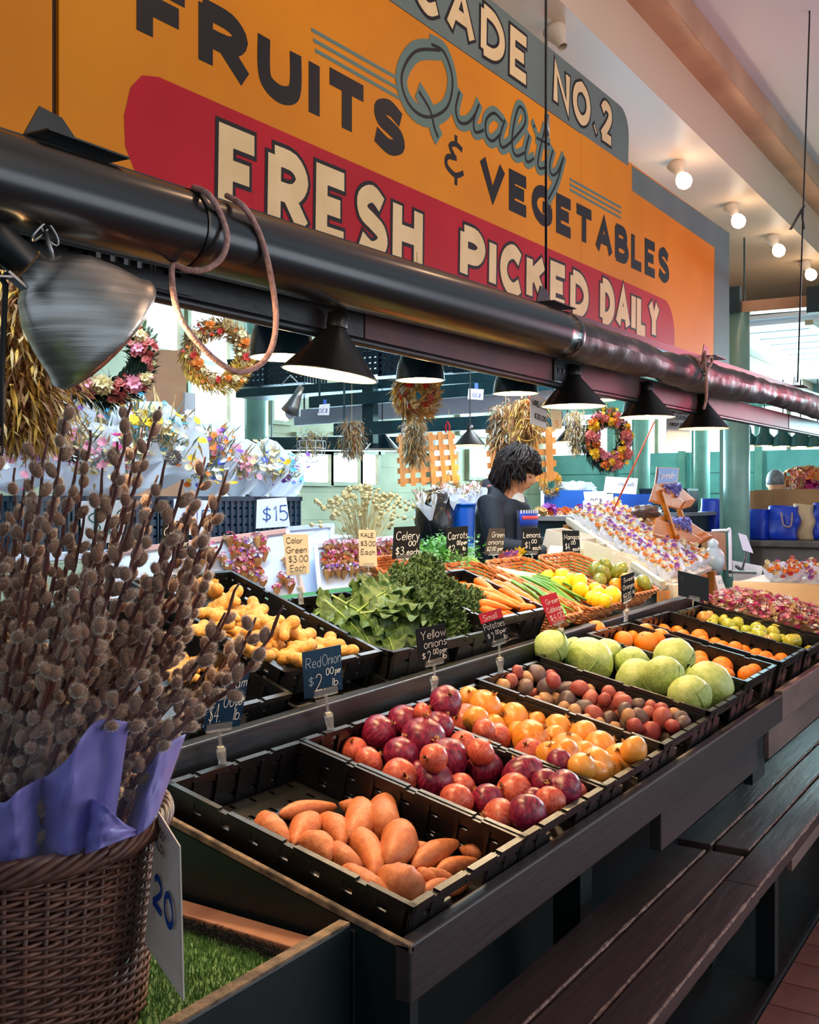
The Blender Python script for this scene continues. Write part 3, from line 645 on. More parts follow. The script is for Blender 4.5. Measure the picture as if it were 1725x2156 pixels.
plank(-.843, -.745, .45, .042, .9, 3.0); plank(-.843, -.747, .45, .042, 3.004, 8.5)
plank(-.958, -.853, .447, .042, .9, 3.24); plank(-.958, -.853, .449, .042, 3.30, 8.5)
plank(-1.075, -.966, .452, .042, .9, 3.22); plank(-1.075, -.966, .452, .042, 3.28, 8.5)
MB().box((-.765, 3.42, .365), (-.748, 8.5, .406)).build('apron', M['board_pale'], bn, bevel=.002)
for y in (1.6, 3.36, 5.2, 7.0):
    MB().box((-1.06, y, .36), (-.78, y + .05, .408)).build('cross_rail', M['raw_wood'] if y == 3.36 else M['stall_green'], bn)
    MB().box((-.86, y + .052, 0), (-.80, y + .10, .408)).build('leg', M['stall_green'], bn)
    MB().box((-1.06, y + .052, 0), (-1.0, y + .10, .408)).build('leg', M['stall_green'], bn)
MB().box((-.80, .9, 0), (-.787, 8.5, .02)).build('kick_strip', M['stall_green'], bn)
# ---------------------------------------------------------------- crates
def crate_meshes(L, W, H, tall=False):
    """local: x up the slope from the front rim, y along the stall, z up; rim top at z=0"""
    th = .008; out = []
    fl = MB(); nx, ny = 9, 6; sx = (L - .03) / nx; sy = (W - .03) / ny
    for i in range(nx):
        for j in range(ny):
            x = .015 + i * sx; y = .015 + j * sy
            fl.box((x, y, -H), (x + sx, y + sy * .42, -H + .006)); fl.box((x, y + sy * .58, -H), (x + sx, y + sy, -H + .006)); fl.box((x, y + sy * .42, -H), (x + sx * .62, y + sy * .58, -H + .006))
    out.append(('crate_floor', fl.mesh('crate_floor', M['crate_black'])))
    def wall(n, ln, P, front=False):      # P(s, d, z): s along, d thickness
        mb = MB(); st_ = ln / n
        def b(s0, s1, z0, z1, d=th, d0=0):
            mb.hexa([P(s0, d0, z0), P(s1, d0, z0), P(s1, d, z0), P(s0, d, z0), P(s0, d0, z1), P(s1, d0, z1), P(s1, d, z1), P(s0, d, z1)])
        zs = [-H, -H * .80, -H * .70, -H * .36, -H * .27, -.012]
        hand = front
        b(0, ln, zs[0], zs[1]); b(0, ln, zs[4], zs[5])
        if hand: b(0, ln * .34, zs[2], zs[3], th * .7); b(ln * .66, ln, zs[2], zs[3], th * .7)
        else: b(0, ln, zs[2], zs[3], th * .7)
        for i in range(n):
            s = i * st_
            if hand and .3 < (i + .5) / n < .7: continue
            for z0, z1 in ((zs[1], zs[2]), (zs[3], zs[4])):
                b(s, s + st_ * .66, z0, z1)
        for i in range(n + 1):
            if hand and .3 < i / n < .7: continue
            b(max(i * st_ - .004, 0), min(i * st_ + .004, ln), -H, -.012, th + .004, -.0015)
        return mb
    ny_, nx_ = 6, 8
    out.append(('crate_wall', wall(ny_, W, lambda s, d, z: Vector((d, s, z)), True).mesh('crate_wall', M['crate_black'])))
    out.append(('crate_wall', wall(ny_, W, lambda s, d, z: Vector((L - d, s, z))).mesh('crate_wall', M['crate_black'])))
    out.append(('crate_wall', wall(nx_, L, lambda s, d, z: Vector((s, d, z))).mesh('crate_wall', M['crate_black'])))
    out.append(('crate_wall', wall(nx_, L, lambda s, d, z: Vector((s, W - d, z))).mesh('crate_wall', M['crate_black'])))
    rim = MB(); r0 = -.004; r1 = .0095
    # segmented flat rim with notches
    def seg(a0, a1, along, side):
        if along == 'x': lo = (a0, r0 if side == 0 else W - r1, -.012); hi = (a1, r1 if side == 0 else W - r0, 0)
        else: lo = (r0 if side == 0 else L - r1, a0, -.012); hi = (r1 if side == 0 else L - r0, a1, 0)
        rim.box(lo, hi)
    for side in (0, 1):
        cuts = [0, .16, .20, .44, .485, .72, .76, 1]
        for along, ln in (('x', L), ('y', W)):
            for k in range(0, len(cuts) - 1):
                a0 = cuts[k] * ln; a1 = cuts[k + 1] * ln
                if k % 2 == 0: seg(a0 - (.004 if k == 0 else 0), a1 + (.004 if k == 6 else 0), along, side)
                else:
                    n0 = len(rim.v); seg(a0, a1, along, side)
                    for q in rim.v[n0:]: q.z -= .004
    out.append(('crate_rim', rim.mesh('crate_rim', M['crate_black'])))
    return out
CM = {}
def crate(label, x, y, z, L=.56, W=.395, H=.09, tilt=TL, tall=False, group='black produce crates'):
    key = (L, W, H, tall)
    if key not in CM: CM[key] = crate_meshes(L, W, H, tall)
    t = thing('produce_crate', label, 'crate', (x, y, z), group=group)
    e = Vector((-math.cos(tilt), 0, math.sin(tilt))); n = Vector((math.sin(tilt), 0, math.cos(tilt)))
    T = axes(e, Vector((0, 1, 0)), n)      # left-handed in x,y: mirror only, harmless for symmetric crates
    for nm, me in CM[key]:
        k2 = (nm, me.name, round(tilt, 4))
        if k2 not in CM:
            m2 = me.copy(); m2.transform(T); CM[k2] = m2
        inst(nm, CM[k2], t)
    return dict(o=Vector((x, y, z)), e=e, n=n, L=L, W=W, H=H, t=t)
low = [('yam', 1.387, .902, .09, False), ('red onion', 1.788, .904, .09, False), ('yellow onion', 2.19, .907, .09, False), ('potato', 2.59, .920, .105, False), ('cabbage', 2.992, .935, .12, False),
       ('orange', 3.395, .962, .14, True), ('orange2', 3.87, .962, .14, True), ('apple', 4.30, .95, .13, True)]
CR = {}
lab = {'yam': 'shallow black crate holding orange yams', 'red onion': 'black crate heaped with red onions', 'yellow onion': 'black crate heaped with yellow onions', 'potato': 'black crate of small mixed potatoes',
       'cabbage': 'black crate of green cabbages', 'orange': 'black crate of oranges beside the cabbages', 'orange2': 'black crate of oranges beside the green apples', 'apple': 'black crate of green apples'}
for nm, y, z, h, tall in low: CR[nm] = crate(lab[nm], -.885, y, z, H=h, tall=tall)
CR['pinkflowers'] = crate('far black crate filled with pink dried flowers', -.885, 4.74, .955, L=.60, W=.58, H=.12)
# upper tier
e20 = Vector((-math.cos(TU), 0, math.sin(TU)))
CR['ginger'] = crate('black crate of ginger root stacked on another crate', -1.56, 1.885, 1.145, W=.40, H=.07, tilt=TU, L=.57)
crate('black crate underneath the ginger crate', -1.525, 1.885, 1.062, W=.40, H=.05, tilt=TU, L=.57)
CR['ginger2'] = crate('lower black crate with ginger peeking out beside the willow branches', -1.53, 1.485, 1.10, W=.385, H=.09, tilt=TU, L=.57)
CR['collard'] = crate('black crate under the collard greens and kale', -1.53, 2.30, 1.142, W=.545, H=.11, tilt=R(9.5), L=.57)
CR['carrot'] = crate('short black crate full of carrots', -1.54, 2.86, 1.172, W=.43, H=.12, tilt=TU, L=.36)
# ================================================================ produce
def cplane(cr, h): return cr['o'] + cr['n'] * (h - cr.get('F', cr['H']) + .006), cr['n']      # plane h above the crate floor
def settle(items, cr, ov=.93, hmax=.24, sq=.95):
    """items: (u, v, radius in px, ...) listed back to front; each rests on the crate floor or on those before it"""
    placed = []
    for it in items:
        u, v, rp = it[:3]
        p0, n = cplane(cr, 0); r_ = ray(u, v)
        # depth where height above the floor = radius
        a = n.dot(CAM - p0); b = n.dot(r_); t = a / (sq * rp / F_PX - b)
        for _ in range(80):
            c = CAM + r_ * t; r = rp * t / F_PX
            d_ = c - cr['o']
            if d_.y > cr['W'] - .9 * r or d_.dot(cr['e']) > cr['L'] - .9 * r or any((c - q).length < ov * (r + s) for q, s, _ in placed): t -= .004
            else: break
        placed.append((c, r, it))
    return placed
def spin(axis_tilt=.6):
    return Euler((rnd(-axis_tilt, axis_tilt), rnd(-axis_tilt, axis_tilt), rnd(0, 6.28)))
def K(lst, ox, oy, sc): return [tuple([ox + a[0] * sc, oy + a[1] * sc, a[2] * sc] + list(a[3:])) for a in lst]
CR['carrot']['F'] = .09; CR['collard']['F'] = .075
# --- materials
Mt('yam_skin', (206, 124, 72), .5, c2=(184, 98, 54), sc=9, bump=.16, bsc=22, rand=.12, detail=6)
Mt('onion_red', (92, 8, 44), .3, c2=(176, 50, 74), sc=1.0, stretch=(9, 9, .8), bump=.1, bsc=4, lo=.38, hi=.8, coat=.12, detail=6)
Mt('onion_pink', (206, 98, 66), .34, c2=(150, 36, 52), sc=1.0, stretch=(9, 9, .8), bump=.1, bsc=4, lo=.4, hi=.75, coat=.1, detail=6)
Mt('onion_yellow', (228, 142, 38), .3, c2=(196, 96, 20), sc=1.0, stretch=(9, 9, .8), bump=.1, bsc=4, c3=(226, 154, 66), lo=.4, hi=.75, coat=.12, detail=6)
Mt('onion_dry', (204, 160, 96), .7, c2=(150, 96, 44), sc=30)
Mt('potato_red', (166, 74, 62), .5, c2=(184, 106, 84), sc=9, bump=.12, bsc=30, c3=(150, 52, 52))
Mt('potato_grey', (126, 92, 76), .45, c2=(98, 72, 66), sc=9, bump=.12, bsc=30, c3=(92, 74, 74))
Mt('potato_tan', (196, 148, 100), .5, c2=(176, 122, 84), sc=9, bump=.12, bsc=30)
Mt('orange_peel', (246, 136, 8), .36, c2=(238, 118, 4), sc=6, bump=.25, bsc=170, rand=.05)
Mt('lemon_peel', (248, 206, 24), .36, c2=(240, 192, 16), sc=6, bump=.15, bsc=120)
Mt('apple_green', (166, 176, 44), .28, c2=(186, 190, 66), sc=8, bump=.02, c3=(192, 178, 56), coat=.3)
Mt('apple_red', (214, 122, 70), .28, c2=(196, 160, 60), sc=4, coat=.3)
Mt('mango_green', (92, 116, 40), .34, c2=(140, 134, 42), sc=3.5, rand=.1)
Mt('mango_gold', (230, 152, 28), .34, c2=(214, 130, 30), sc=4)
Mt('cabbage', (164, 182, 96), .42, c2=(190, 202, 124), sc=5, bump=.22, bsc=16, rand=.06)
Mt('cabbage_leaf', (148, 172, 78), .4, c2=(182, 198, 114), sc=7, bump=.3, bsc=18, rand=.08)
Mt('carrot', (244, 122, 18), .42, c2=(232, 104, 10), sc=6, stretch=(1, 1, 14), bump=.15, bsc=9, rand=.05)
Mt('ginger', (212, 158, 72), .55, c2=(186, 126, 52), sc=14, bump=.25, bsc=60, rand=.08)
Mt('stem_brown', (92, 66, 34), .7)
Mt('collard', (56, 86, 34), .48, c2=(88, 116, 50), sc=14, bump=.3, bsc=34, rand=.14)
Mt('collard_rib', (150, 178, 92), .5)
Mt('kale', (46, 74, 30), .55, c2=(86, 114, 50), sc=40, bump=.3, bsc=70, rand=.12)
Mt('celery_leaf', (66, 134, 44), .45, c2=(92, 160, 56), sc=40, rand=.1, translucent=.2)
Mt('celery_stalk', (150, 190, 90), .4, c2=(120, 170, 60), sc=20)
Mt('scallion_green', (66, 130, 40), .4, c2=(110, 160, 60), sc=12)
Mt('scallion_white', (226, 226, 186), .4)
# --- yams
def yam_mesh(k):
    mb = MB(); rr = random.Random(k); b1 = rr.uniform(-.16, .16); fat = rr.uniform(.2, .28); off = rr.uniform(.36, .64)
    def fn(i, j):
        t = i; a = j * 2 * math.pi; s = t ** (math.log(.5) / math.log(off))
        r = fat * max(math.sin(math.pi * s), 0) ** .55 * (1 + .1 * math.sin(5 * t + k)) + .012 * (1 if 0 < i < 1 else 0)
        x = t - .5; c = Vector((x, b1 * (1 - 4 * x * x), 0))
        d = Vector((0, math.cos(a), math.sin(a))); q = c + d * r
        return q * (1 + 0) + d * (.022 * mnoise.noise(q * 5 + Vector((k * 3, 0, 0))) + .010 * mnoise.noise(q * 16 + Vector((k, 1, 0))))
    mb.grid(fn, 26, 20); me = mb.mesh('yam', M['yam_skin'], True); return me, fat
YM = [yam_mesh(k) for k in range(7)]
yl = [(755, 662, 270, 78, 8), (985, 645, 190, 90, -10), (1130, 680, 185, 160, 82), (965, 700, 175, 150, 75), (600, 745, 165, 130, -50), (740, 752, 165, 120, 50), (862, 748, 165, 110, -55),
      (785, 835, 170, 130, -35), (1265, 840, 180, 95, -15), (1005, 855, 210, 130, -62), (925, 872, 165, 115, -42), (1135, 805, 190, 160, 75), (1490, 852, 120, 70, -20), (1335, 862, 240, 100, 28), (1430, 915, 200, 72, 15),
      (1290, 955, 100, 80, -30), (1345, 968, 150, 75, -5), (1025, 992, 280, 130, -32), (1175, 985, 230, 180, -18), (1320, 1025, 190, 75, 25), (1440, 1008, 130, 60, 30)]
cr = CR['yam']; placedY = []; rl = []
for k, (cx, cy, Lp, Wp, ang) in enumerate(yl):
    u = 300 + cx * .4638; v = 1400 + cy * .4638; rp = Wp * .4638 / 2
    p0, n = cplane(cr, 0); r_ = ray(u, v); t = n.dot(CAM - p0) / (.92 * rp / F_PX - n.dot(r_))
    for _ in range(60):
        c = CAM + r_ * t; r = rp * t / F_PX
        if any((c - q).length < .62 * (r + s) for q, s in placedY): t -= .004
        else: break
    placedY.append((c, r))
    du = math.cos(R(ang)) * Lp * .4638 / 2; dv = -math.sin(R(ang)) * Lp * .4638 / 2
    a = PP(u + du, v + dv, c, n) - PP(u - du, v - dv, c, n); L = min(a.length, .19); L = max(L, 2.3 * r)
    a.normalize(); bi = n.cross(a).normalized(); me, fat = YM[k % 7]
    T = axes(a, bi, a.cross(bi))
    o = inst('yam', me, None, c, T.to_3x3(), (L, r / fat, r / fat)); tag(o, 'orange-brown yam lying in the shallow front crate', 'yam', 'yams in the front crate'); rl.append((o, u, v))
row_labels(rl, 'orange-brown yam in the shallow front crate')
# --- onions
def onion_parts(k):
    rr = random.Random(k); sq = rr.uniform(.86, 1.0)
    prof = [(0, -sq), (.25, -sq * .97), (.55, -sq * .82), (.83, -sq * .5), (.98, -sq * .1), (.99, sq * .15), (.9, sq * .48), (.7, sq * .72), (.42, sq * .88), (.2, sq * .95), (.1, sq * 1.0), (.07, sq * 1.1)]
    b = MB().lathe(prof, 28)
    for q in b.v: q += Vector((mnoise.noise(q * 1.3 + Vector((k, 0, 0))), mnoise.noise(q * 1.3 + Vector((0, k, 0))), 0)) * .05
    nk = MB()
    for i in range(7):
        a = i * .9 + rr.random(); l = rr.uniform(.1, .3); p = Vector((math.cos(a) * .09, math.sin(a) * .09, sq * .96)); w = Vector((-math.sin(a), math.cos(a), 0)) * .08
        d = Vector((math.cos(a) * rr.uniform(.02, .22), math.sin(a) * rr.uniform(.02, .22), l))
        nk.add([p - w, p + w, p + d * .6 + w * .7, p + d, p + d * .6 - w * .7], [(0, 1, 2, 3, 4)])
    rt = MB()
    for i in range(16):
        a = rr.uniform(0, 6.28); ra = rr.uniform(.02, .16); p = Vector((math.cos(a) * ra, math.sin(a) * ra, -sq * .98)); d = Vector((math.cos(a) * .2, math.sin(a) * .2, -rr.uniform(.06, .18)))
        rt.tube([p, p + d], [.012, .004], 3, cap=False)
    return b, nk, rt
OM = {}
for col in ('red', 'pink', 'yellow'):
    for k in range(3):
        b, nk, rt = onion_parts(k); OM[col, k] = (b.mesh('onion', M['onion_' + col], True), nk.mesh('dry_neck', M['onion_dry']), rt.mesh('root_tuft', M['onion_dry']))
def onions(lst, cr, name, label, cat, group, cols):
    rl = []
    for i, (c, r, it) in enumerate(settle(lst, cr, .88)):
        col = it[3] if len(it) > 3 else cols
        me, nk, rt = OM[col, i % 3]
        o = inst(name, me, None, c, Euler((rnd(-1.3, 1.3), rnd(-.9, .9), rnd(0, 6.28))), r * 1.08); tag(o, label, cat, group); rl.append((o, it[0], it[1]))
        inst('dry_neck', nk, o); inst('root_tuft', rt, o)
    row_labels(rl, label)
ro = K([(640, 1140, 92, 'pink'), (1140, 862, 70, 'pink'), (815, 1010, 122), (1000, 930, 115), (1305, 785, 112), (1255, 965, 105), (1140, 1050, 150), (745, 1220, 105, 'pink'), (980, 1170, 124), (970, 1330, 125, 'pink'), (1430, 1090, 90, 'pink'), (1315, 1200, 145), (1590, 1270, 128),
        (1110, 1290, 80), (1220, 1360, 130), (1420, 1410, 100, 'pink'), (1560, 1150, 100, 'pink'), (1380, 1510, 120, 'pink'), (1610, 1510, 120)], 560, 1250, .29) + \
     K([(425, 490, 92), (385, 560, 78, 'pink'), (520, 520, 60), (600, 548, 82), (540, 605, 66, 'pink'), (470, 600, 55), (320, 680, 85, 'pink'), (440, 655, 80), (30, 410, 60, 'pink'), (650, 560, 50, 'pink')], 900, 1400, .4783)
onions(ro, CR['red onion'], 'red_onion', 'red onion in its crate', 'onion', 'red onions in the crate', 'red')
yo = K([(180, 145, 48), (255, 180, 70), (170, 255, 78, 'pink'), (330, 215, 46), (380, 235, 66), (290, 272, 52), (480, 252, 44), (310, 322, 62, 'pink'), (575, 280, 60), (455, 328, 82), (565, 320, 52), (690, 310, 62), (450, 388, 62, 'pink'), (620, 372, 76), (760, 365, 70),
        (540, 400, 60), (600, 402, 74), (580, 428, 54, 'red'), (850, 415, 66), (910, 375, 60), (690, 400, 60), (740, 448, 80), (730, 480, 65), (800, 450, 50), (215, 240, 55), (400, 300, 50), (250, 290, 50, 'pink'), (680, 450, 60)], 900, 1400, .4783)
onions(yo, CR['yellow onion'], 'yellow_onion', 'yellow onion in its crate', 'onion', 'yellow onions in the crate', 'yellow')
# --- potatoes
def lump(name, m, k, r=(1, .85, .8), amp=.09, nu=18, nv=12):
    return MB().blob((0, 0, 0), r, nu, nv, fn=lambda q, d: q + d * (amp * mnoise.noise(d * 1.6 + Vector((k * 7, 0, 0))) + .02 * mnoise.noise(d * 6 + Vector((k, 0, 0))))).mesh(name, m, True)
PM = {c: [lump('potato', M['potato_' + c], k) for k in range(3)] for c in ('red', 'grey', 'tan')}
pl = [(395, 32, 31, 'red'), (480, 40, 48, 'grey'), (540, 55, 34, 'red'), (330, 90, 36, 'tan'), (365, 72, 36, 'red'), (435, 62, 36, 'tan'), (390, 100, 30, 'tan'), (430, 97, 42, 'grey'), (470, 130, 34, 'red'), (525, 97, 45, 'grey'), (555, 68, 36, 'red'), (580, 130, 36, 'red'), (610, 118, 50, 'grey'), (670, 103, 42, 'red'), (715, 115, 30, 'tan'), (520, 150, 34, 'tan'), (560, 155, 32, 'tan'), (615, 160, 46, 'grey'), (720, 148, 40, 'red'), (800, 125, 36, 'red'), (780, 155, 34, 'red'),
      (850, 150, 34, 'red'), (690, 190, 44, 'grey'), (650, 205, 34, 'tan'), (755, 185, 36, 'red'), (735, 217, 42, 'red'), (860, 165, 42, 'red'), (925, 178, 36, 'grey'), (810, 200, 42, 'red'), (870, 200, 36, 'grey'), (985, 185, 32, 'red'), (1030, 195, 34, 'red'), (970, 215, 36, 'red'), (800, 240, 42, 'grey'), (850, 225, 32, 'red'), (885, 225, 34, 'tan'), (935, 232, 44, 'grey'), (1035, 235, 48, 'red'), (1090, 215, 30, 'tan'), (1115, 238, 38, 'grey'), (1125, 258, 36, 'grey'),
      (870, 258, 34, 'grey'), (915, 270, 40, 'red'), (1035, 280, 40, 'red'), (965, 260, 34, 'red'), (980, 298, 50, 'red'), (1080, 270, 34, 'red'), (1095, 290, 30, 'tan'), (1045, 325, 28, 'tan'), (830, 275, 28, 'tan'), (900, 300, 26, 'red'), (700, 240, 28, 'tan'), (600, 190, 30, 'tan'), (480, 160, 26, 'tan'), (760, 260, 28, 'tan')]
rl = {'red': [], 'grey': [], 'tan': []}
for i, (c, r, it) in enumerate(settle(K(pl, 900, 1400, .4783), CR['potato'], .85)):
    o = inst('potato', PM[it[3]][i % 3], None, c, spin(1.5), r * 1.08); tag(o, {'red': 'small red-skinned potato in the mixed potato crate', 'grey': 'small dark purple-brown potato in the mixed potato crate', 'tan': 'small tan potato in the mixed potato crate'}[it[3]], 'potato', it[3] + ' potatoes in the crate'); rl[it[3]].append((o, it[0], it[1]))
for k_, b_ in (('red', 'small red-skinned potato'), ('grey', 'small dark purple-brown potato'), ('tan', 'small tan potato')): row_labels(rl[k_], b_)
# --- cabbages: a head with wrapped outer leaves
def cab_leaf(k):
    rr = random.Random(k + 5); ph = rr.uniform(1.0, 1.35)
    def fn(i, j):
        th = (i - .5) * 2.3; a = (j) * ph * 1.25
        rad = 1.015 + .015 * math.sin(i * 9) + .05 * max(0, j - .8) * 5 * abs(mnoise.noise(Vector((i * 5, k, 0)))) + .012 * mnoise.noise(Vector((i * 6, j * 6, k)))
        return Vector((math.sin(a + .15) * math.cos(th), math.sin(a + .15) * math.sin(th), -math.cos(a + .15))) * rad
    return MB().grid(fn, 16, 16).mesh('outer_leaf', M['cabbage_leaf'], True)
CL = [cab_leaf(k) for k in range(3)]
CH = [lump('cabbage', M['cabbage'], k, (1, 1, .9), .05, 28, 18) for k in range(2)]
rib_me = MB().tube([Vector((math.sin(a) * 1.03, 0, -math.cos(a) * 1.03)) for a in [R(20 + i * 10) for i in range(10)]], [.05 - .004 * i for i in range(10)], 6).mesh('leaf_rib', M['collard_rib'], True)
cb = [(300, 715, 55), (165, 720, 104), (490, 755, 90), (390, 800, 146), (640, 812, 100), (880, 780, 122), (660, 908, 128), (820, 885, 122), (1085, 940, 146), (970, 1002, 128)]
rl = []
for i, (c, r, it) in enumerate(settle(K(cb, 1100, 1100, .3623), CR['cabbage'], .9)):
    o = inst('cabbage', CH[i % 2], None, c, Euler((rnd(-.7, .7), rnd(-.7, .7), rnd(0, 6))), r * .97); tag(o, 'pale green round cabbage in the cabbage crate', 'cabbage', 'green cabbages in the crate'); rl.append((o, it[0], it[1]))
    for k in range(4):
        l = inst('outer_leaf', CL[(k + i) % 3], o, rot=Euler((rnd(-.3, .3), rnd(-.3, .3), k * 1.57 + rnd(-.3, .3))), scl=1 + k * .008); inst('leaf_rib', rib_me, l)
row_labels(rl, 'pale green cabbage in its crate')
# --- round fruit
def fruit(lst, cr, name, me, label, cat, group, ov=.93, stem=None, pick=None, el=1):
    rl = {}
    for i, (c, r, it) in enumerate(settle(lst, cr, ov)):
        m_ = pick(it, i) if pick else me
        o = inst(name, m_, None, c, spin(1.0), (r * el, r, r) if el != 1 else r); tag(o, label(it) if callable(label) else label, cat, group); rl.setdefault(o['label'], []).append((o, it[0], it[1]))
        if stem: inst('stem', stem, o)
    for b_, l_ in rl.items():
        if len(l_) > 1: row_labels(l_, b_)
OR = MB().lathe([(0, -.96), (.3, -.93), (.62, -.76), (.87, -.46), (.985, -.1), (.985, .15), (.87, .5), (.6, .8), (.3, .94), (.08, .96), (0, .94)], 24).mesh('orange', M['orange_peel'], True)
nav = MB().lathe([(.075, .955), (.06, .97), (0, .965)], 8).mesh('navel', M['stem_brown'])
fruit(K([(510, 650, 44), (425, 630, 62), (640, 665, 38), (585, 690, 60), (715, 640, 54), (800, 675, 60), (720, 705, 72), (1030, 795, 52), (1040, 822, 50), (960, 780, 46), (1160, 845, 66), (1150, 875, 60), (1345, 870, 50), (1310, 890, 58), (880, 720, 50), (1190, 890, 46)], 1100, 1100, .3623), CR['orange'], 'orange', OR, 'orange in the crate beside the cabbages', 'orange', 'oranges in the nearer crate', stem=nav)
fruit(K([(80, 900, 85), (230, 915, 80), (290, 950, 75), (465, 965, 95), (500, 1015, 72), (630, 1030, 74), (710, 1070, 78), (840, 1080, 82), (930, 1120, 82), (1065, 1150, 78), (1165, 1185, 84), (1330, 1205, 84), (380, 1000, 70), (1250, 1220, 60)], 1380, 1150, .2), CR['orange2'], 'orange', OR, 'orange in the crate beside the green apples', 'orange', 'oranges in the farther crate', stem=nav)
AP = MB().lathe([(0, -.72), (.15, -.8), (.4, -.86), (.7, -.7), (.93, -.3), (1, .1), (.92, .5), (.66, .8), (.35, .86), (.12, .74), (0, .62)], 24)
APg = AP.mesh('apple', M['apple_green'], True); APr = AP.mesh('apple', M['apple_red'], True)
stm = MB().tube([(0, 0, .6), (.02, .01, .85), (.07, .03, 1.05)], [.04, .035, .045], 6).mesh('stem', M['stem_brown'])
ap = [(330, 725, 46, 0), (450, 705, 55, 1), (550, 690, 70, 0), (730, 745, 80, 0), (580, 740, 70, 1), (510, 760, 75, 1), (625, 772, 56, 0), (735, 785, 70, 0), (600, 815, 62, 0), (880, 810, 80, 0), (770, 832, 76, 0), (960, 890, 64, 0), (1080, 865, 80, 0), (1250, 905, 85, 0), (1100, 910, 84, 0), (830, 895, 60, 0), (1110, 950, 72, 0), (1340, 975, 50, 0), (1250, 978, 72, 0), (1470, 1000, 76, 0), (1430, 1005, 80, 0), (1000, 960, 60, 0), (1620, 1105, 60, 0), (1190, 990, 50, 1)]
fruit(K(ap, 1380, 1150, .2), CR['apple'], 'apple', None, lambda it: 'red-flushed apple among the green apples' if it[3] else 'yellow-green apple in the far crate', 'apple', 'apples in the far crate', stem=stm, pick=lambda it, i: APr if it[3] else APg)
# --- wicker baskets on the upper tier
Mt('wicker_gold', (196, 118, 48), .5, c2=(156, 84, 30), sc=30, rand=.12)
def rrect(L, W, r, n=10):
    out = []
    for cx, cy, a0 in ((L - r, W - r, 0), (r, W - r, 90), (r, r, 180), (L - r, r, 270)):
        for i in range(n): a = R(a0 + 90 * i / (n - 1)); out.append((cx + r * math.cos(a), cy + r * math.sin(a)))
    return out
def resample(p, n):
    p = [Vector((a, b, 0)) for a, b in p]; p.append(p[0]); d = [0]
    for i in range(1, len(p)): d.append(d[-1] + (p[i] - p[i - 1]).length)
    out = []; k = 0
    for i in range(n):
        s = d[-1] * i / n
        while d[k + 1] < s: k += 1
        f = (s - d[k]) / max(d[k + 1] - d[k], 1e-9); out.append(p[k].lerp(p[k + 1], f))
    return out
def wicker_basket(label, x, y, z, L, W, H, tilt, mat_='wicker_gold', rows=7, nst=36):
    e = Vector((-math.cos(tilt), 0, math.sin(tilt))); n = Vector((math.sin(tilt), 0, math.cos(tilt)))
    t = thing('wicker_basket', label, 'basket', (x, y, z), group='small wicker baskets on the upper tier')
    base = resample(rrect(L, W, .06), nst * 4); cx = Vector((L / 2, W / 2, 0))
    def Q(p, h, f): q = cx + (p - cx) * f; return e * q.x + Vector((0, 1, 0)) * q.y + n * h
    for k in range(rows):
        h = -H + H * k / (rows - 1); f = .84 + .16 * (k / (rows - 1)); ph = math.pi * (k % 2)
        path = [Q(p, h, f * (1 + .012 * math.cos(2 * math.pi * i * nst / (2 * nst * 4) + ph))) for i, p in enumerate(base)]
        MB().tube(path, .0052, 6, closed=True).build('woven_strand', M[mat_], t, True, world=False)
    for s in (0, math.pi):
        path = [Q(p, .004 + .004 * math.sin(i * .8 + s), 1.01 + .014 * math.cos(i * .8 + s)) for i, p in enumerate(base)]
        MB().tube(path, .0062, 6, closed=True).build('braided_rim', M[mat_], t, True, world=False)
    mb = MB()
    for i in range(0, nst * 4, 4): mb.tube([Q(base[i], -H, .84), Q(base[i], 0, 1.0)], .003, 5)
    o = mb.build('stakes', M[mat_], t, True, world=False); o['kind'] = 'stuff'
    mb = MB(); mb.add([Q(p, -H, .85) for p in base], [tuple(range(len(base)))]); mb.build('basket_floor', M[mat_], t, world=False, solid=.006)
    return dict(o=Vector((x, y, z)), e=e, n=n, L=L, W=W, H=H, t=t)
BK = {}
BK['scallion'] = wicker_basket('wicker basket of green onions', -1.53, 3.31, 1.125, .50, .29, .075, TU)
BK['lemon'] = wicker_basket('wicker basket of yellow lemons', -1.53, 3.62, 1.13, .48, .40, .075, TU)
BK['mango'] = wicker_basket('wicker basket of green and gold mangos', -1.55, 4.07, 1.145, .44, .42, .075, TU)
BK['celery'] = wicker_basket('wicker basket under the celery leaves behind the carrots', -1.93, 2.96, 1.265, .20, .32, .06, TU)
LE = MB().lathe([(0, -1.25), (.08, -1.2), (.2, -1.05), (.6, -.82), (.9, -.4), (1, 0), (.9, .4), (.6, .82), (.25, 1.02), (.1, 1.12), (0, 1.14)], 20).mesh('lemon', M['lemon_peel'], True)
fruit(K([(660, 290, 74), (795, 275, 74), (870, 300, 60), (945, 320, 78), (800, 350, 80), (1090, 390, 66), (960, 400, 78), (880, 420, 60), (1120, 440, 78), (1245, 450, 88), (1060, 470, 66), (1120, 490, 74), (1180, 500, 70), (740, 330, 60)], 1000, 1150, .2319), BK['lemon'], 'lemon', LE, 'yellow lemon in the wicker basket', 'lemon', 'lemons in the basket')
MG = {c: MB().blob((0, 0, 0), (1.25, .92, .85), 20, 14, fn=lambda q, d: q + Vector((0, .22 * d.x * d.x, 0)) * (1 if d.x > 0 else -.2)).mesh('mango', M['mango_' + c], True) for c in ('green', 'gold')}
mg = [(1195, 175, 62, 'green'), (1095, 210, 72, 'green'), (1310, 225, 76, 'green'), (1160, 260, 88, 'green'), (1135, 310, 72, 'green'), (1290, 360, 80, 'gold'), (1470, 355, 76, 'gold'), (1540, 330, 70, 'green'), (1390, 320, 70, 'gold'), (1400, 390, 60, 'green')]
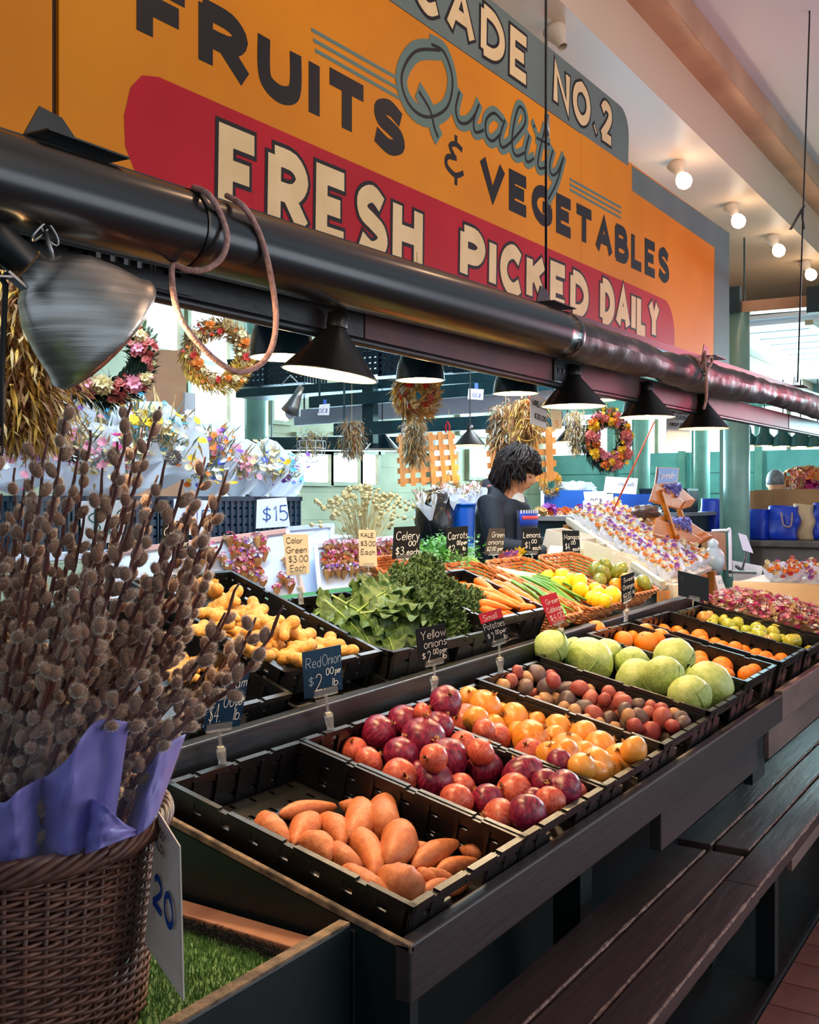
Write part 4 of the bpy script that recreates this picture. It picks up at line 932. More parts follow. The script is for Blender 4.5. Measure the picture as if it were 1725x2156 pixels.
fruit(K(mg, 1000, 1150, .2319), BK['mango'], 'mango', None, lambda it: 'green mango in the wicker basket' if it[3] == 'green' else 'golden orange mango in the wicker basket', 'mango', 'mangos in the basket', pick=lambda it, i: MG[it[3]], ov=.85)
# --- long things laid between two pixels on a crate plane
def laid(cr, h, a, b): p, n = cplane(cr, h); return PP(a[0], a[1], p, n), PP(b[0], b[1], p, n)
def carrot_mesh(k):
    rr = random.Random(k); bd = rr.uniform(-.05, .05)
    pts = [Vector((i / 12, bd * math.sin(math.pi * i / 12), 0)) for i in range(13)]
    rs = [.03, .075, .085] + [(.085 * (1 - (i / 12) ** 2.2 * .78)) * (1 + .04 * math.sin(i * 2.1 + k)) for i in range(3, 13)]
    return MB().tube(pts, rs, 14).mesh('carrot', M['carrot'], True)
CMs = [carrot_mesh(k) for k in range(4)]
ctop = MB().tube([(0, 0, 0), (-.03, .0, .01)], [.035, .02], 8).mesh('carrot_top', M['stem_brown'])
cl = [((665, 575), (1000, 700), .01), ((560, 625), (760, 665), .01), ((640, 598), (920, 730), .03), ((890, 615), (1165, 765), .02), ((720, 600), (1100, 760), .035), ((760, 660), (1060, 790), .045), ((580, 655), (715, 652), .04), ((800, 600), (1150, 750), .045), ((700, 700), (910, 728), .05), ((740, 780), (940, 830), .02),
      ((900, 745), (1070, 800), .04), ((720, 735), (960, 800), .03), ((1000, 690), (1165, 785), .04), ((720, 800), (900, 840), .04), ((850, 640), (1060, 770), .055), ((620, 640), (860, 690), .05), ((770, 720), (1010, 790), .06), ((980, 780), (1110, 800), .03), ((690, 590), (840, 690), .05), ((1010, 790), (1160, 790), .045), ((720, 760), (880, 790), .055)]
rl = []
for k, (a, b, h) in enumerate(cl):
    f = lambda q: (800 + q[0] * .29, 1050 + q[1] * .29)
    A, B = laid(CR['carrot'], h + .018, f(a), f(b)); d = B - A; L = min(max(d.length, .12), .26); d.normalize(); n = CR['carrot']['n']; bi = n.cross(d).normalized()
    o = inst('carrot', CMs[k % 4], None, A, axes(d, bi, d.cross(bi)).to_3x3(), (L, .21, .21)); tag(o, 'bright orange carrot in the short crate', 'carrot', 'carrots in the crate'); inst('carrot_top', ctop, o); rl.append((o, f(a)[0] + f(b)[0], f(a)[1] + f(b)[1]))
row_labels(rl, 'orange carrot in the short crate')
# --- ginger: knobbly rhizomes
def ginger_mesh(k):
    rr = random.Random(40 + k); mb = MB(); p = Vector((-.5, 0, 0)); a = 0
    nodes = []
    for i in range(5):
        nodes.append((p.copy(), rr.uniform(.17, .25))); a += rr.uniform(-.6, .6); p += Vector((math.cos(a) * .24, math.sin(a) * .24, rr.uniform(-.03, .03)))
    for i in (1, 2, 3):
        q, r = nodes[i]; s = rr.choice((-1, 1)); b = a * 0 + s * rr.uniform(.9, 1.6)
        for j in range(1, rr.choice((2, 3))): nodes.append((q + Vector((math.cos(b), math.sin(b), rr.uniform(-.1, .3))) * .2 * j, r * (.95 - .1 * j)))
    for q, r in nodes: mb.blob(q, (r, r * .95, r * .85), 14, 10)
    me = mb.mesh('g', M['ginger']); o = bpy.data.objects.new('g', me); COL.objects.link(o)
    rm = o.modifiers.new('r', 'REMESH'); rm.mode = 'VOXEL'; rm.voxel_size = .04
    sm = o.modifiers.new('s', 'SMOOTH'); sm.iterations = 3; sm.factor = .5
    dg = bpy.context.evaluated_depsgraph_get(); m2 = bpy.data.meshes.new_from_object(o.evaluated_get(dg)); bpy.data.objects.remove(o)
    m2.name = 'ginger_root'; m2.polygons.foreach_set('use_smooth', [True] * len(m2.polygons)); 
    if not m2.materials: m2.materials.append(M['ginger'])
    return m2
GM = [ginger_mesh(k) for k in range(5)]
gl = [(370, 640), (365, 705), (450, 765), (260, 840), (430, 850), (330, 890), (690, 830), (600, 880), (780, 890), (540, 905), (420, 945), (700, 945), (830, 935), (560, 990), (800, 1000), (900, 1000), (960, 985), (660, 1060), (530, 1045), (1010, 1060), (740, 1130), (1120, 1075), (880, 1115), (1070, 1080), (1200, 1095), (890, 1185), (980, 1170), (1230, 1120), (760, 1060), (620, 1110)]
rl = []
for k, (a, b) in enumerate(gl):
    p, n = cplane(CR['ginger'], .03 + .02 * (k % 3)); c = PP(350 + a * .29, 1050 + b * .29, p, n)
    o = inst('ginger_root', GM[k % 5], None, c, Euler((rnd(-.5, .5), rnd(-.5, .5) + TU, rnd(0, 6.28))), rnd(.082, .108)); tag(o, 'knobbly tan ginger root in the upper ginger crate', 'ginger', 'ginger roots in the upper crate'); rl.append((o, a, b))
row_labels(rl, 'ginger root in the upper crate')
rl = []
for k, (a, b) in enumerate([(230, 1200), (310, 1225), (390, 1240), (660, 1285), (640, 1330), (180, 1260), (560, 1290), (470, 1270)]):
    p, n = cplane(CR['ginger2'], .03); c = PP(350 + a * .29, 1050 + b * .29, p, n)
    o = inst('ginger_root', GM[(k + 2) % 5], None, c, Euler((rnd(-.4, .4), rnd(-.4, .4) + TU, rnd(0, 6.28))), rnd(.09, .11)); tag(o, 'ginger root in the lower crate near the willow branches', 'ginger', 'ginger roots in the lower crate'); rl.append((o, a, b))
row_labels(rl, 'ginger root in the lower crate')
# --- leafy greens
def leaf_mesh(k, ruff=.075, name='collard_leaf', m='collard', nu=36, nv=16, curl=.3, freq=3.4):
    rr = random.Random(k)
    def fn(i, j):
        s = (j - .5) * 2; w = .42 * math.sin(math.pi * min(max(i, .02), .985)) ** .55 * (1 - .25 * i)
        x = i; y = s * w
        z = -curl * (i - .2) ** 2 * 1.6 + .10 * abs(s) ** 1.5 + ruff * abs(s) ** 1.4 * math.sin(i * freq * 6.28 + s * 2 + k * 1.7) + .03 * mnoise.noise(Vector((i * 5, s * 4, k)))
        return Vector((x, y * (1 + .08 * mnoise.noise(Vector((i * 7, k, s)))), z))
    return MB().grid(fn, nu, nv).mesh(name, M[m], True)
LM = [leaf_mesh(k) for k in range(4)]
midrib = MB().tube([Vector((-.35 + i * .13, 0, -.25 * max(0, (-.35 + i * .13) - .2) ** 2 * 1.6 + .006)) for i in range(11)], [.022 - .0016 * i for i in range(11)], 6).mesh('midrib', M['collard_rib'], True)
co = dict(CR['collard'], n=Vector((math.sin(TU), 0, math.cos(TU))), e=e20, F=.07)
cg = thing('collard_bunch', 'bunch of broad dark collard green leaves', 'greens', co['o'] + co['e'] * .2 + Vector((0, .15, 0)))
spots = [(700, 1310, .02, -8), (740, 1285, .05, 8), (765, 1250, .09, 25), (800, 1330, .03, -30), (770, 1335, .04, -40), (840, 1300, .07, -12), (810, 1285, .10, 6), (800, 1250, .13, 22), (850, 1260, .12, 12), (830, 1230, .14, 40), (780, 1300, .08, -20), (870, 1320, .06, -35), (860, 1290, .10, -5),
         (750, 1320, .05, -30), (720, 1290, .06, 10), (880, 1265, .11, 18), (820, 1340, .045, -50), (700, 1270, .05, 30), (790, 1225, .12, 50), (845, 1335, .05, -40)]
for k, (u, v, h, ang) in enumerate(spots):
    p, n = cplane(co, h); c = PP(u, v, p, n); a = PP(u + math.cos(R(ang)) * 30, v - math.sin(R(ang)) * 30, p, n) - c; a.normalize()
    nn = (n + Vector((.35, -.25, .1)) + Vector((rnd(-.4, .4), rnd(-.4, .4), 0))).normalized(); bi = nn.cross(a).normalized(); a = bi.cross(nn); s = rnd(.13, .18)
    l = inst('collard_leaf', LM[k % 4], cg, c - a * s * .5 - cg.location, axes(a, bi, nn).to_3x3(), s); inst('midrib', midrib, l)
Mt('rubber_band', (226, 110, 60), .5)
p, n = cplane(co, .03); bp = PP(722, 1297, p, n) - cg.location
MB().tube([bp + Vector((math.cos(a) * .012, math.sin(a) * .02, math.sin(a + .4) * .02)) for a in [i * R(30) for i in range(12)]], .004, 6, closed=True).build('rubber_band', M['rubber_band'], cg, True, world=False)
KM = [leaf_mesh(10 + k, .10, 'kale_leaf', 'kale', 110, 60, .3, 7) for k in range(3)]
for me in KM:
    for v_ in me.vertices:
        q = v_.co; e_ = min(1, abs(q.y) * 4 + .25)
        v_.co = q + (Vector((mnoise.noise(q * 17), mnoise.noise(q * 17 + Vector((5, 0, 0))), 1.5 * mnoise.noise(q * 15 + Vector((0, 9, 0))))) * .10 + Vector((mnoise.noise(q * 42), mnoise.noise(q * 42 + Vector((5, 0, 0))), mnoise.noise(q * 40 + Vector((0, 9, 0))))) * .035) * e_
kg = thing('kale_bunch', 'bunch of dark curly kale beside the collard greens', 'greens', co['o'] + co['e'] * .25 + Vector((0, .42, 0)))
ks = [(880, 1225, .13), (850, 1240, .12), (910, 1205, .14), (930, 1230, .13), (900, 1255, .12), (950, 1255, .10), (880, 1275, .09), (930, 1280, .09), (970, 1275, .07), (900, 1305, .06), (950, 1310, .05), (985, 1290, .05), (930, 1330, .035), (965, 1325, .035), (990, 1265, .07), (860, 1215, .13), (890, 1200, .14), (990, 1310, .04), (905, 1280, .10), (940, 1245, .13)]
for k, (u, v, h) in enumerate(ks):
    p, n = cplane(co, h); c = PP(u, v, p, n); a = Vector((rnd(.1, .9), rnd(-.3, .9), rnd(-.4, .1))).normalized()
    nn = (n + Vector((.5, -.3, 0)) + Vector((rnd(-.4, .4), rnd(-.4, .4), 0))).normalized(); bi = nn.cross(a).normalized(); a = bi.cross(nn); s = rnd(.11, .15)
    inst('kale_leaf', KM[k % 3], kg, c - a * s * .5 - kg.location, axes(a, bi, nn).to_3x3(), (s, s * 1.15, s))
# celery: leafy tops in the basket and a fan of stalks
ce_ = BK['celery']
cel = thing('celery_bunch', 'leafy celery with bright green tops behind the carrots', 'celery', ce_['o'] + Vector((-.1, .15, 0)))
mb = MB()
for k in range(1700):
    u = random.gauss(938, 30); v = 1158 + random.gauss(0, 15) - abs(u - 938) * -.1; p, n = cplane(ce_, rnd(.0, .10)); c = PP(u, v, p, n)
    a = Vector((rnd(-1, 1), rnd(-1, 1), rnd(-.2, .6))).normalized(); x_, y_ = frame(a); s = rnd(.009, .016)
    mb.add([c, c + a * s + x_ * s * .7, c + a * s * 1.2 + x_ * s * .25, c + a * s * 1.9, c + a * s * 1.2 - x_ * s * .25, c + a * s - x_ * s * .7], [(0, 1, 2), (0, 2, 3), (0, 3, 4), (0, 4, 5)])
o = mb.build('celery_leaves', M['celery_leaf'], cel); o['kind'] = 'stuff'
for k in range(16):
    A = PP(930 + rnd(-30, 30), 1165 + rnd(-10, 10), *cplane(ce_, .05)); B = PP(985 + k * 4.0, 1168 + k * 2.6 + rnd(-4, 4), *cplane(ce_, .045))
    MB().tube([A, A.lerp(B, .5) + Vector((0, 0, .012)), B], [.007, .006, .004], 6).build('celery_stalk', M['celery_stalk'], cel, True)
# green onions
sc_ = BK['scallion']
for k in range(30):
    f = k / 29; s0 = rnd(-.5, .5)
    A = PP(1030 + f * 34 + rnd(-8, 8), 1196 + f * 8 + rnd(-4, 4), *cplane(sc_, .03 + .03 * rnd(0, 1))); B = PP(1165 + f * 60 + rnd(-14, 10), 1262 - f * 30 + rnd(-8, 16) + 14, *cplane(sc_, .04 + .03 * rnd(0, 1)))
    t = thing('green_onion', 'long green onion with a white bulb end in the wicker basket', 'green onion', A, group='green onions in the basket')
    m_ = A.lerp(B, .42) + Vector((rnd(-.01, .01), rnd(-.01, .01), .018))
    MB().tube([A, A.lerp(m_, .4), m_], [.0085, .006, .0052], 7).build('white_stem', M['scallion_white'], t, True)
    MB().tube(smooth_path([m_, m_.lerp(B, .5) + Vector((0, 0, .012)), B, B + (B - m_) * .22 + Vector((rnd(-.02, .02), rnd(-.02, .02), -.008))], 3), [.0055] * 7 + [.0045, .003, .002], 6, cap=False).build('green_leaf', M['scallion_green'], t, True)
# ================================================================ price cards in clear clip holders
Mt('card_black', (12, 13, 16), .5, c2=(18, 19, 22), sc=6, spec=.2)
Mt('card_blue', (12, 44, 74), .16, c2=(9, 26, 44), sc=2.2, coat=.5)
Mt('card_red', (196, 18, 26), .25, c2=(170, 12, 20), sc=4, coat=.3)
Mt('card_cream', (214, 200, 172), .6, c2=(200, 186, 158), sc=6)
Mt('card_white', (226, 230, 238), .55)
Mt('card_bronze', (78, 62, 40), .2, c2=(52, 44, 36), sc=5, coat=.3)
Mt('chalk', (236, 232, 226), .7); Mt('chalk_dim', (150, 170, 190), .7); Mt('ink', (26, 26, 30), .6); Mt('ink_blue', (16, 70, 150), .5); Mt('chalk_grey', (70, 72, 74), .8)
Mt('clear_plastic', (226, 224, 220), .08, trans=.75, alpha=.55, spec=.8)
VN = Vector((.80, -.60, 0))
def quadP(q, back=0):
    def P(x, y, n=0):      # x, y in 0..1 (y up)
        a = q[3].lerp(q[2], x); b = q[0].lerp(q[1], x); return a.lerp(b, y) + VN * (.0012 + n)
    return P
def card(label, px, anchor, m, lines, ink='chalk', clip=None, cat='price card', group='price cards', wob=.03, sw=.012, nrm=None, par=None, name='price_card'):
    """px: tl, tr, br, bl pixels; anchor: point the card's plane passes through; lines: (text, x, y, height, optional ink)"""
    n = nrm or VN
    q = [PP(u, v, anchor, n) for u, v in px]
    t = thing(name, label, cat, q[3].lerp(q[2], .5), group=group)
    MB().prism(q, -n * .0022).build('card', M[m], t)
    P = quadP(q); W = (q[1] - q[0]).length; H = (q[0] - q[3]).length
    for ln in lines:
        s, x, y, h = ln[:4]; mb = MB(); aspect = H / W; xm = min([l2[1] - .05 for l2 in lines if l2[1] > x + .1 and l2[2] < y + h and l2[2] + l2[3] > y] + [.97])
        text(mb, s, lambda a, b, k=0: P(a, b, k), x, y, h, sw, 2.0, min(aspect, max(.12, xm - x) / (text_width(s, 2.0) * h / 10)), .06, wob, .0)
        # widths are in card-height units: squeeze x
        mb.build('writing', M[ln[4] if len(ln) > 4 and ln[4] else ink], t)
    if clip:
        c0 = q[3].lerp(q[2], clip[2] if len(clip) > 2 else .5); c1 = PP(clip[0], clip[1], anchor, n); dr = (q[2] - q[3]).normalized(); up_ = (q[0] - q[3]).normalized()
        s = (c0 - c1).length; k = min(W * .3, .028)
        MB().hexa([c0 + dr * a + up_ * b + n * c for c in (-.006, .008) for a, b in ((-k, -.004), (k, -.004), (k, .012), (-k, .012))]).build('holder_bar', M['clear_plastic'], t, bevel=.001)
        MB().tube([c0, c0.lerp(c1, .35), c0.lerp(c1, .5)], [.0045, .003, .004], 8).build('stem', M['clear_plastic'], t, True)
        d = (c1 - c0).normalized(); mid = c0.lerp(c1, .45)
        def jaw(i, j, sgn): z = i; w = (j - .5) * .016; return mid + d * s * .62 * z + dr * w + n * (sgn * (.004 + .007 * math.sin(z * 6.0 + .6)))
        for sgn in (1, -1): MB().grid(lambda i, j: jaw(i, j, sgn), 10, 1).build('clip_jaw', M['clear_plastic'], t, True, solid=.002)
        MB().hexa([mid + dr * a + d * b + n * c for c in (-.006, .006) for a, b in ((-.006, .0), (.006, .0), (.006, .010), (-.006, .010))]).build('swivel', M['card_cream'], t, bevel=.001)
    return t
def lowA(u, v): return PX(u, v, -1.435)
def upA(u, v): return PX(u, v, -2.04)
card('blue-black chalk card for yams half hidden by the cellophane', [(440, 1428), (527, 1408), (505, 1528), (428, 1540)], lowA(470, 1610), 'card_blue', [('Red Yam', .02, .70, .17), ('$4.', .10, .14, .34), ('00', .46, .38, .2), ('per', .78, .38, .17), ('lb.', .78, .12, .2)], clip=(470, 1618, .42))
card('blue chalk card for red onions', [(636, 1374), (718, 1357), (722, 1451), (641, 1472)], lowA(695, 1540), 'card_blue', [('Red', .08, .62, .22, 'chalk_dim'), ('Onion', .50, .62, .24, 'chalk_dim'), ('$', .12, .24, .2, 'chalk_dim'), ('2.', .30, .12, .34), ('00', .58, .40, .15), ('per', .82, .40, .13), ('lb.', .74, .14, .16)], clip=(698, 1548, .55))
card('dark chalk card for yellow onions', [(875, 1325), (937, 1312), (946, 1389), (883, 1405)], lowA(915, 1450), 'card_black', [('Yellow', .14, .68, .22), ('onions', .22, .44, .22), ('$', .12, .18, .16), ('2.', .30, .08, .28), ('00', .50, .24, .14), ('per', .72, .24, .14), ('lb', .80, .08, .14)], clip=(915, 1458, .5))
t = card('dark chalk card for small potatoes with a red strip on top', [(1007, 1294), (1054, 1280), (1073, 1347), (1028, 1362)], lowA(1052, 1420), 'card_black', [('Small', .14, .76, .16), ('Potatoes', .06, .48, .20), ('$', .10, .22, .14), ('2.', .28, .10, .28), ('00', .48, .28, .13), ('per', .70, .28, .13), ('lb', .80, .08, .14)], clip=(1055, 1420, .5))
q = [PP(u, v, lowA(1052, 1420), VN) + VN * .0006 for u, v in ((1007, 1294), (1054, 1280), (1059.5, 1299.5), (1013, 1314))]; MB().prism(q, VN * .0003).build('red_strip', M['card_red'], t)
card('red chalk card for green cabbage', [(1135, 1257), (1171, 1247), (1193, 1305), (1160, 1317)], lowA(1182, 1335), 'card_red', [('Green', .22, .68, .17), ('Cabbage', .12, .40, .18), ('$4.00', .12, .14, .18)], clip=(1184, 1338, .5), sw=.016)
card('dark chalk card for sweet oranges', [(1308, 1213), (1336, 1204), (1337, 1256), (1310, 1270)], lowA(1318, 1300), 'card_black', [('Sweet', .16, .72, .16), ('Oranges', .10, .44, .18), ('$2.00 lb', .10, .16, .14)], clip=(1318, 1305, .4), sw=.016)
card('blank black card in a clear holder over the apples', [(1428, 1201), (1493, 1217), (1493, 1267), (1429, 1254)], lowA(1462, 1300), 'card_black', [('S', .08, .62, .18, 'chalk_grey')], clip=(1456, 1306, .5))
card('cream paper card for color green', [(596, 1125), (649, 1125), (652, 1207), (605, 1212)], upA(630, 1260), 'card_cream', [('Color', .10, .78, .14), ('Green', .06, .54, .15), ('$3.00', .12, .31, .16), ('Each', .16, .09, .15)], 'ink', clip=(634, 1268, .5), sw=.02)
card('cream paper card for kale', [(755, 1115), (791, 1116), (795, 1192), (757, 1192)], upA(776, 1215), 'card_cream', [('KALE', .12, .80, .11), ('$3.00', .10, .56, .13), ('Each', .10, .32, .14)], 'ink', clip=(776, 1222, .5), sw=.022)
card('black chalk card for celery', [(830, 1110), (885, 1107), (883, 1173), (826, 1177)], upA(845, 1210), 'card_black', [('Celery', .10, .58, .26), ('$3.', .10, .12, .24), ('00', .58, .38, .16), ('each', .52, .10, .18)], clip=(838, 1222, .4), sw=.02)
card('black chalk card for carrots', [(941, 1111), (986, 1107), (985, 1170), (940, 1177)], upA(955, 1205), 'card_black', [('Carrots', .06, .60, .24), ('$2.', .08, .18, .24), ('00', .48, .40, .14), ('per', .70, .40, .13), ('lb', .76, .20, .13)], clip=(952, 1212, .45), sw=.02)
card('bronze reflective card for green onions', [(1031, 1112), (1064, 1113), (1059, 1166), (1020, 1168)], upA(1040, 1196), 'card_bronze', [('Green', .22, .66, .2), ('onions', .10, .38, .2), ('$2.00 per', .08, .14, .15)], clip=(1040, 1200, .5), sw=.02)
card('black chalk card for lemons', [(1100, 1112), (1138, 1111), (1140, 1165), (1099, 1166)], upA(1125, 1205), 'card_black', [('Lemons', .06, .62, .22), ('$1.', .14, .20, .26), ('00', .50, .40, .15), ('each', .56, .14, .17)], clip=(1127, 1210, .5), sw=.022)
card('black chalk card for mangos', [(1184, 1117), (1220, 1117), (1222, 1167), (1187, 1169)], upA(1208, 1195), 'card_black', [('Mangos', .08, .64, .2), ('$4.', .12, .22, .26), ('00', .48, .42, .14), ('each', .56, .16, .16)], clip=(1211, 1204, .6), sw=.022)
card('black chalk card for ginger behind the willow branches', [(343, 1100), (400, 1094), (396, 1162), (336, 1170)], PX(380, 1200, -2.1), 'card_black', [('Ginger', .08, .58, .24), ('$5.00 per', .10, .2, .16)], clip=(372, 1215, .5), sw=.02)
# ================================================================ turf box, big basket, pussy willow
Mt('turf_green', (84, 128, 62), .7, c2=(134, 168, 100), sc=60, rand=.1)
Mt('bristle', (30, 24, 22), .8)
Mt('wicker_brown', (112, 72, 56), .45, c2=(74, 46, 38), sc=40, rand=.16)
Mt('paper_purple', (158, 148, 218), .45, c2=(136, 124, 204), sc=3, sheen=.1, translucent=.15)
Mt('cellophane', (190, 186, 200), .06, alpha=.06, spec=1.0, bump=.3, bsc=9)
Mt('bark', (112, 58, 46), .6, c2=(72, 38, 32), sc=30, rand=.15)
Mt('catkin', (164, 122, 96), .8, c2=(120, 84, 66), sc=60, sheen=1.0, rand=.2)
Mt('catkin_hair', (246, 226, 204), .7, translucent=.5)
bxz = .876; bxX = -.968
tb = thing('turf_box', 'dark green wooden box lined with artificial turf beside the stall', 'box', (-1.35, .6, 0))
MB().box((bxX - .022, -.35, 0), (bxX, 1.335, bxz - .004)).build('front_board', M['stall_green'], tb, bevel=.003)
MB().box((bxX - .021, -.35, bxz - .0045), (bxX - .001, 1.332, bxz)).build('worn_edge', M['edge_wood'], tb)
MB().box((-1.95, -.35, .785), (bxX - .024, 1.335, .80)).build('box_floor', M['stall_green'], tb)
MB().box((-1.95, 1.285, .80), (bxX - .03, 1.333, .835)).build('bare_batten', M['raw_wood'], tb, bevel=.003)
MB().box((-1.97, -.35, 0), (-1.95, 1.335, .86)).build('back_board', M['stall_green'], tb)
mb = MB()
for k in range(26000):
    x = rnd(-1.62, bxX - .028); y = 1.30 - 1.0 * random.random() ** 1.4; h = rnd(.008, .017); a = rnd(0, 6.28); w = .0016; d = Vector((math.cos(a), math.sin(a), 0)); l = Vector((rnd(-.006, .006), rnd(-.006, .006), h)); p = Vector((x, y, .815))
    mb.add([p - d * w, p + d * w, p + l], [(0, 1, 2)])
mb.box((-1.94, -.3, .80), (bxX - .026, 1.30, .816))
tag(mb.build('artificial_turf', M['turf_green']), 'short green artificial turf lining the box', 'turf', kind='stuff')
mb = MB()
for k in range(900):
    f = random.random(); p = PZ(383 + f * 222, 1936 + f * 72 + rnd(-3, 16), .826); d = Vector((rnd(-.012, .012), rnd(-.02, .006), rnd(.003, .014))); mb.tube([p, p + d * .6, p + d + Vector((0, 0, -.004))], [.0007, .0006, .0003], 3, cap=False)
o = mb.build('frayed_bristles', M['bristle'], tb); o['kind'] = 'stuff'
# big basket
BC = Vector((-1.28, .905, 0)); ZB, ZT, RT_, RB_ = .82, 1.105, .232, .205
bk = thing('wicker_basket', 'large brown wicker basket full of pussy willow bouquets', 'basket', (BC.x, BC.y, ZB))
NS = 56; rows = 42
def ringP(a, h, dr=0):
    r = RB_ + (RT_ - RB_) * (h / (ZT - ZB)) + dr; return Vector((math.cos(a) * r, math.sin(a) * r, h))
for k in range(rows):
    h = .008 + (ZT - ZB - .03) * k / (rows - 1); n = NS * 4
    path = [ringP(2 * math.pi * i / n, h + .0012 * math.sin(i * .37 + k), .0034 * math.cos(math.pi * (i / 4) + math.pi * (k % 2))) for i in range(n)]
    MB().tube(path, rnd(.0027, .0034), 6, closed=True).build('woven_strand', M['wicker_brown'], bk, True, world=False)
for k in range(NS): MB().tube([ringP(2 * math.pi * (k) / NS, 0), ringP(2 * math.pi * k / NS, ZT - ZB - .01)], .0032, 6).build('stake', M['wicker_brown'], bk, True, world=False)
for s in range(7):
    n = 160; path = []
    for i in range(n):
        a = 2 * math.pi * i / n; ph = a * 9 + s * 2 * math.pi / 7; path.append(ringP(a, ZT - ZB - .008 + .013 * math.sin(ph), .004 + .010 * math.cos(ph)))
    MB().tube(path, .0052, 7, closed=True).build('braided_rim', M['wicker_brown'], bk, True, world=False)
MB().lathe([(0, .004), (RB_ - .004, .004)], 40).build('basket_base', M['wicker_brown'], bk, world=False)
# hanging price sheet on the basket's side
Mt('sheet_paper', (216, 206, 196), .45, translucent=.2)
q = [PD(332, 1708, 1.42), PD(378, 1782, 1.335), PD(386, 2108, 1.335), PD(304, 1985, 1.42)]
t = thing('price_sheet', 'long white price sheet in a sleeve hanging on the big basket', 'price sign', q[2])
nn = (q[1] - q[0]).cross(q[3] - q[0]).normalized()
if nn.dot(CAM - q[0]) < 0: nn = -nn
MB().prism(q, -nn * .002).build('sheet', M['sheet_paper'], t)
def SPp(x, y, n=0): return q[3].lerp(q[2], x).lerp(q[0].lerp(q[1], x), y) + nn * (.005 + n)
mb = MB(); text(mb, '20', SPp, .22, .40, .2, .05, 2.0, 2.2); mb.build('price_number', M['ink_blue'], t)
mb = MB(); text(mb, 'PUSSY', SPp, .12, .90, .055, .016, 2.0, 1.9); text(mb, 'WILLOW', SPp, .12, .80, .055, .016, 2.0, 1.6); mb.build('printed_words', M['ink'], t)
# catkin and branch
def catkin_mesh(k):
    b = MB().blob((0, 0, .5), (.36, .36, .5), 8, 6)
    b.cm = 1; rr = random.Random(k)
    for i in range(240):
        ph = math.acos(rr.uniform(-.95, 1)); th = rr.uniform(0, 6.28); d = Vector((math.sin(ph) * math.cos(th), math.sin(ph) * math.sin(th), math.cos(ph)))
        p = Vector((d.x * .34, d.y * .34, .5 + d.z * .47)); x_, _ = frame(d); e = d * rr.uniform(.10, .21) + Vector((0, 0, .09))
        b.add([p - x_ * .012, p + x_ * .012, p + e], [(0, 1, 2)])
    return b.mesh('catkin', [M['catkin'], M['catkin_hair']], True)
KT = [catkin_mesh(k) for k in range(3)]
tips = [(140, 850), (275, 850), (335, 856), (192, 905), (72, 935), (28, 985), (350, 968), (432, 962), (478, 990), (102, 915), (470, 1135), (505, 1228), (596, 1275), (492, 1362), (4, 1040), (55, 1010), (250, 930), (300, 900), (385, 1010), (410, 1045), (445, 1040), (0, 900), (160, 960), (215, 985), (120, 1010),
        (380, 1090), (330, 1000), (440, 1180), (480, 1290), (455, 1330), (20, 1130), (80, 1100), (180, 1080), (290, 1050), (240, 1110), (360, 1180), (420, 1240), (540, 1300), (470, 1420), (440, 1400)]
for k in range(34): tips.append((rnd(-20, 440), rnd(1080, 1400)))
AXB = BC + Vector((0, 0, .95))
groups = [('left', -120), ('middle', 60), ('right', 260)]
bq = []
for nm, uc in groups:
    t = thing('willow_bouquet', {'left': 'pussy willow bouquet at the left frame edge wrapped in purple paper', 'middle': 'middle pussy willow bouquet with tall stems and purple paper', 'right': 'right-hand pussy willow bouquet in a clear cellophane sleeve'}[nm], 'bouquet', BC + Vector((0, 0, .86)), group='pussy willow bouquets in the big basket'); bq.append(t)
for k, (u, v) in enumerate(tips):
    g = bq[0 if u < 110 else (1 if u < 290 else 2)]
    d = rnd(1.30, 1.58) if k < 40 else rnd(1.22, 1.52); T_ = PD(u, v, d)
    base = BC + Vector((0, 0, .93)) + RT * ((u - 130) / 450 * .11 + rnd(-.03, .03)) + FW * (d - 1.45) * .5
    mid = base.lerp(T_, .5) + RT * ((u - 130) / 450 * -.03 + rnd(-.015, .015)) + Vector((0, 0, .02))
    path = smooth_path([base, mid, base.lerp(T_, .8) + RT * rnd(-.006, .006), T_], 6); n = len(path)
    path = [p + Vector((mnoise.noise(p * 30), mnoise.noise(p * 30 + Vector((7, 0, 0))), 0)) * .005 for p in path]
    br = MB().tube(path, [(.0042 - .0026 * i / n) * (1.25 if i % 3 == 1 else 1) for i in range(n)], 6).build('branch', M['bark'], g, True)
    L = 0; nxt = .012; side = rnd(0, 6)
    tot = sum((path[i + 1] - path[i]).length for i in range(n - 1)); tip_gap = rnd(.0, .06)
    off = Vector((0, 0, 0)); q_ = br
    while q_ is not None: off += q_.location; q_ = q_.parent
    acc = 0
    for i in range(n - 1, 0, -1):
        a = path[i]; b = path[i - 1]; seg = (a - b).length; dr = (a - b).normalized()
        while nxt + tip_gap < acc + seg:
            f = (nxt + tip_gap - acc) / seg; p = a.lerp(b, f); side += 2.4 + rnd(-.4, .4); x_, y_ = frame(dr)
            o_ = (x_ * math.cos(side) + y_ * math.sin(side)); ax_ = (dr * rnd(.75, 1.1) + o_ * rnd(.35, .8)).normalized(); s = rnd(.0165, .0235)
            xx, yy = frame(ax_); inst('catkin', KT[random.randrange(3)], br, p + o_ * .002 - off, axes(xx, yy, ax_).to_3x3(), (s, s, s * rnd(.95, 1.2))); nxt += rnd(.017, .028)
        acc += seg
        if acc > tot * .66 or acc > .42: break
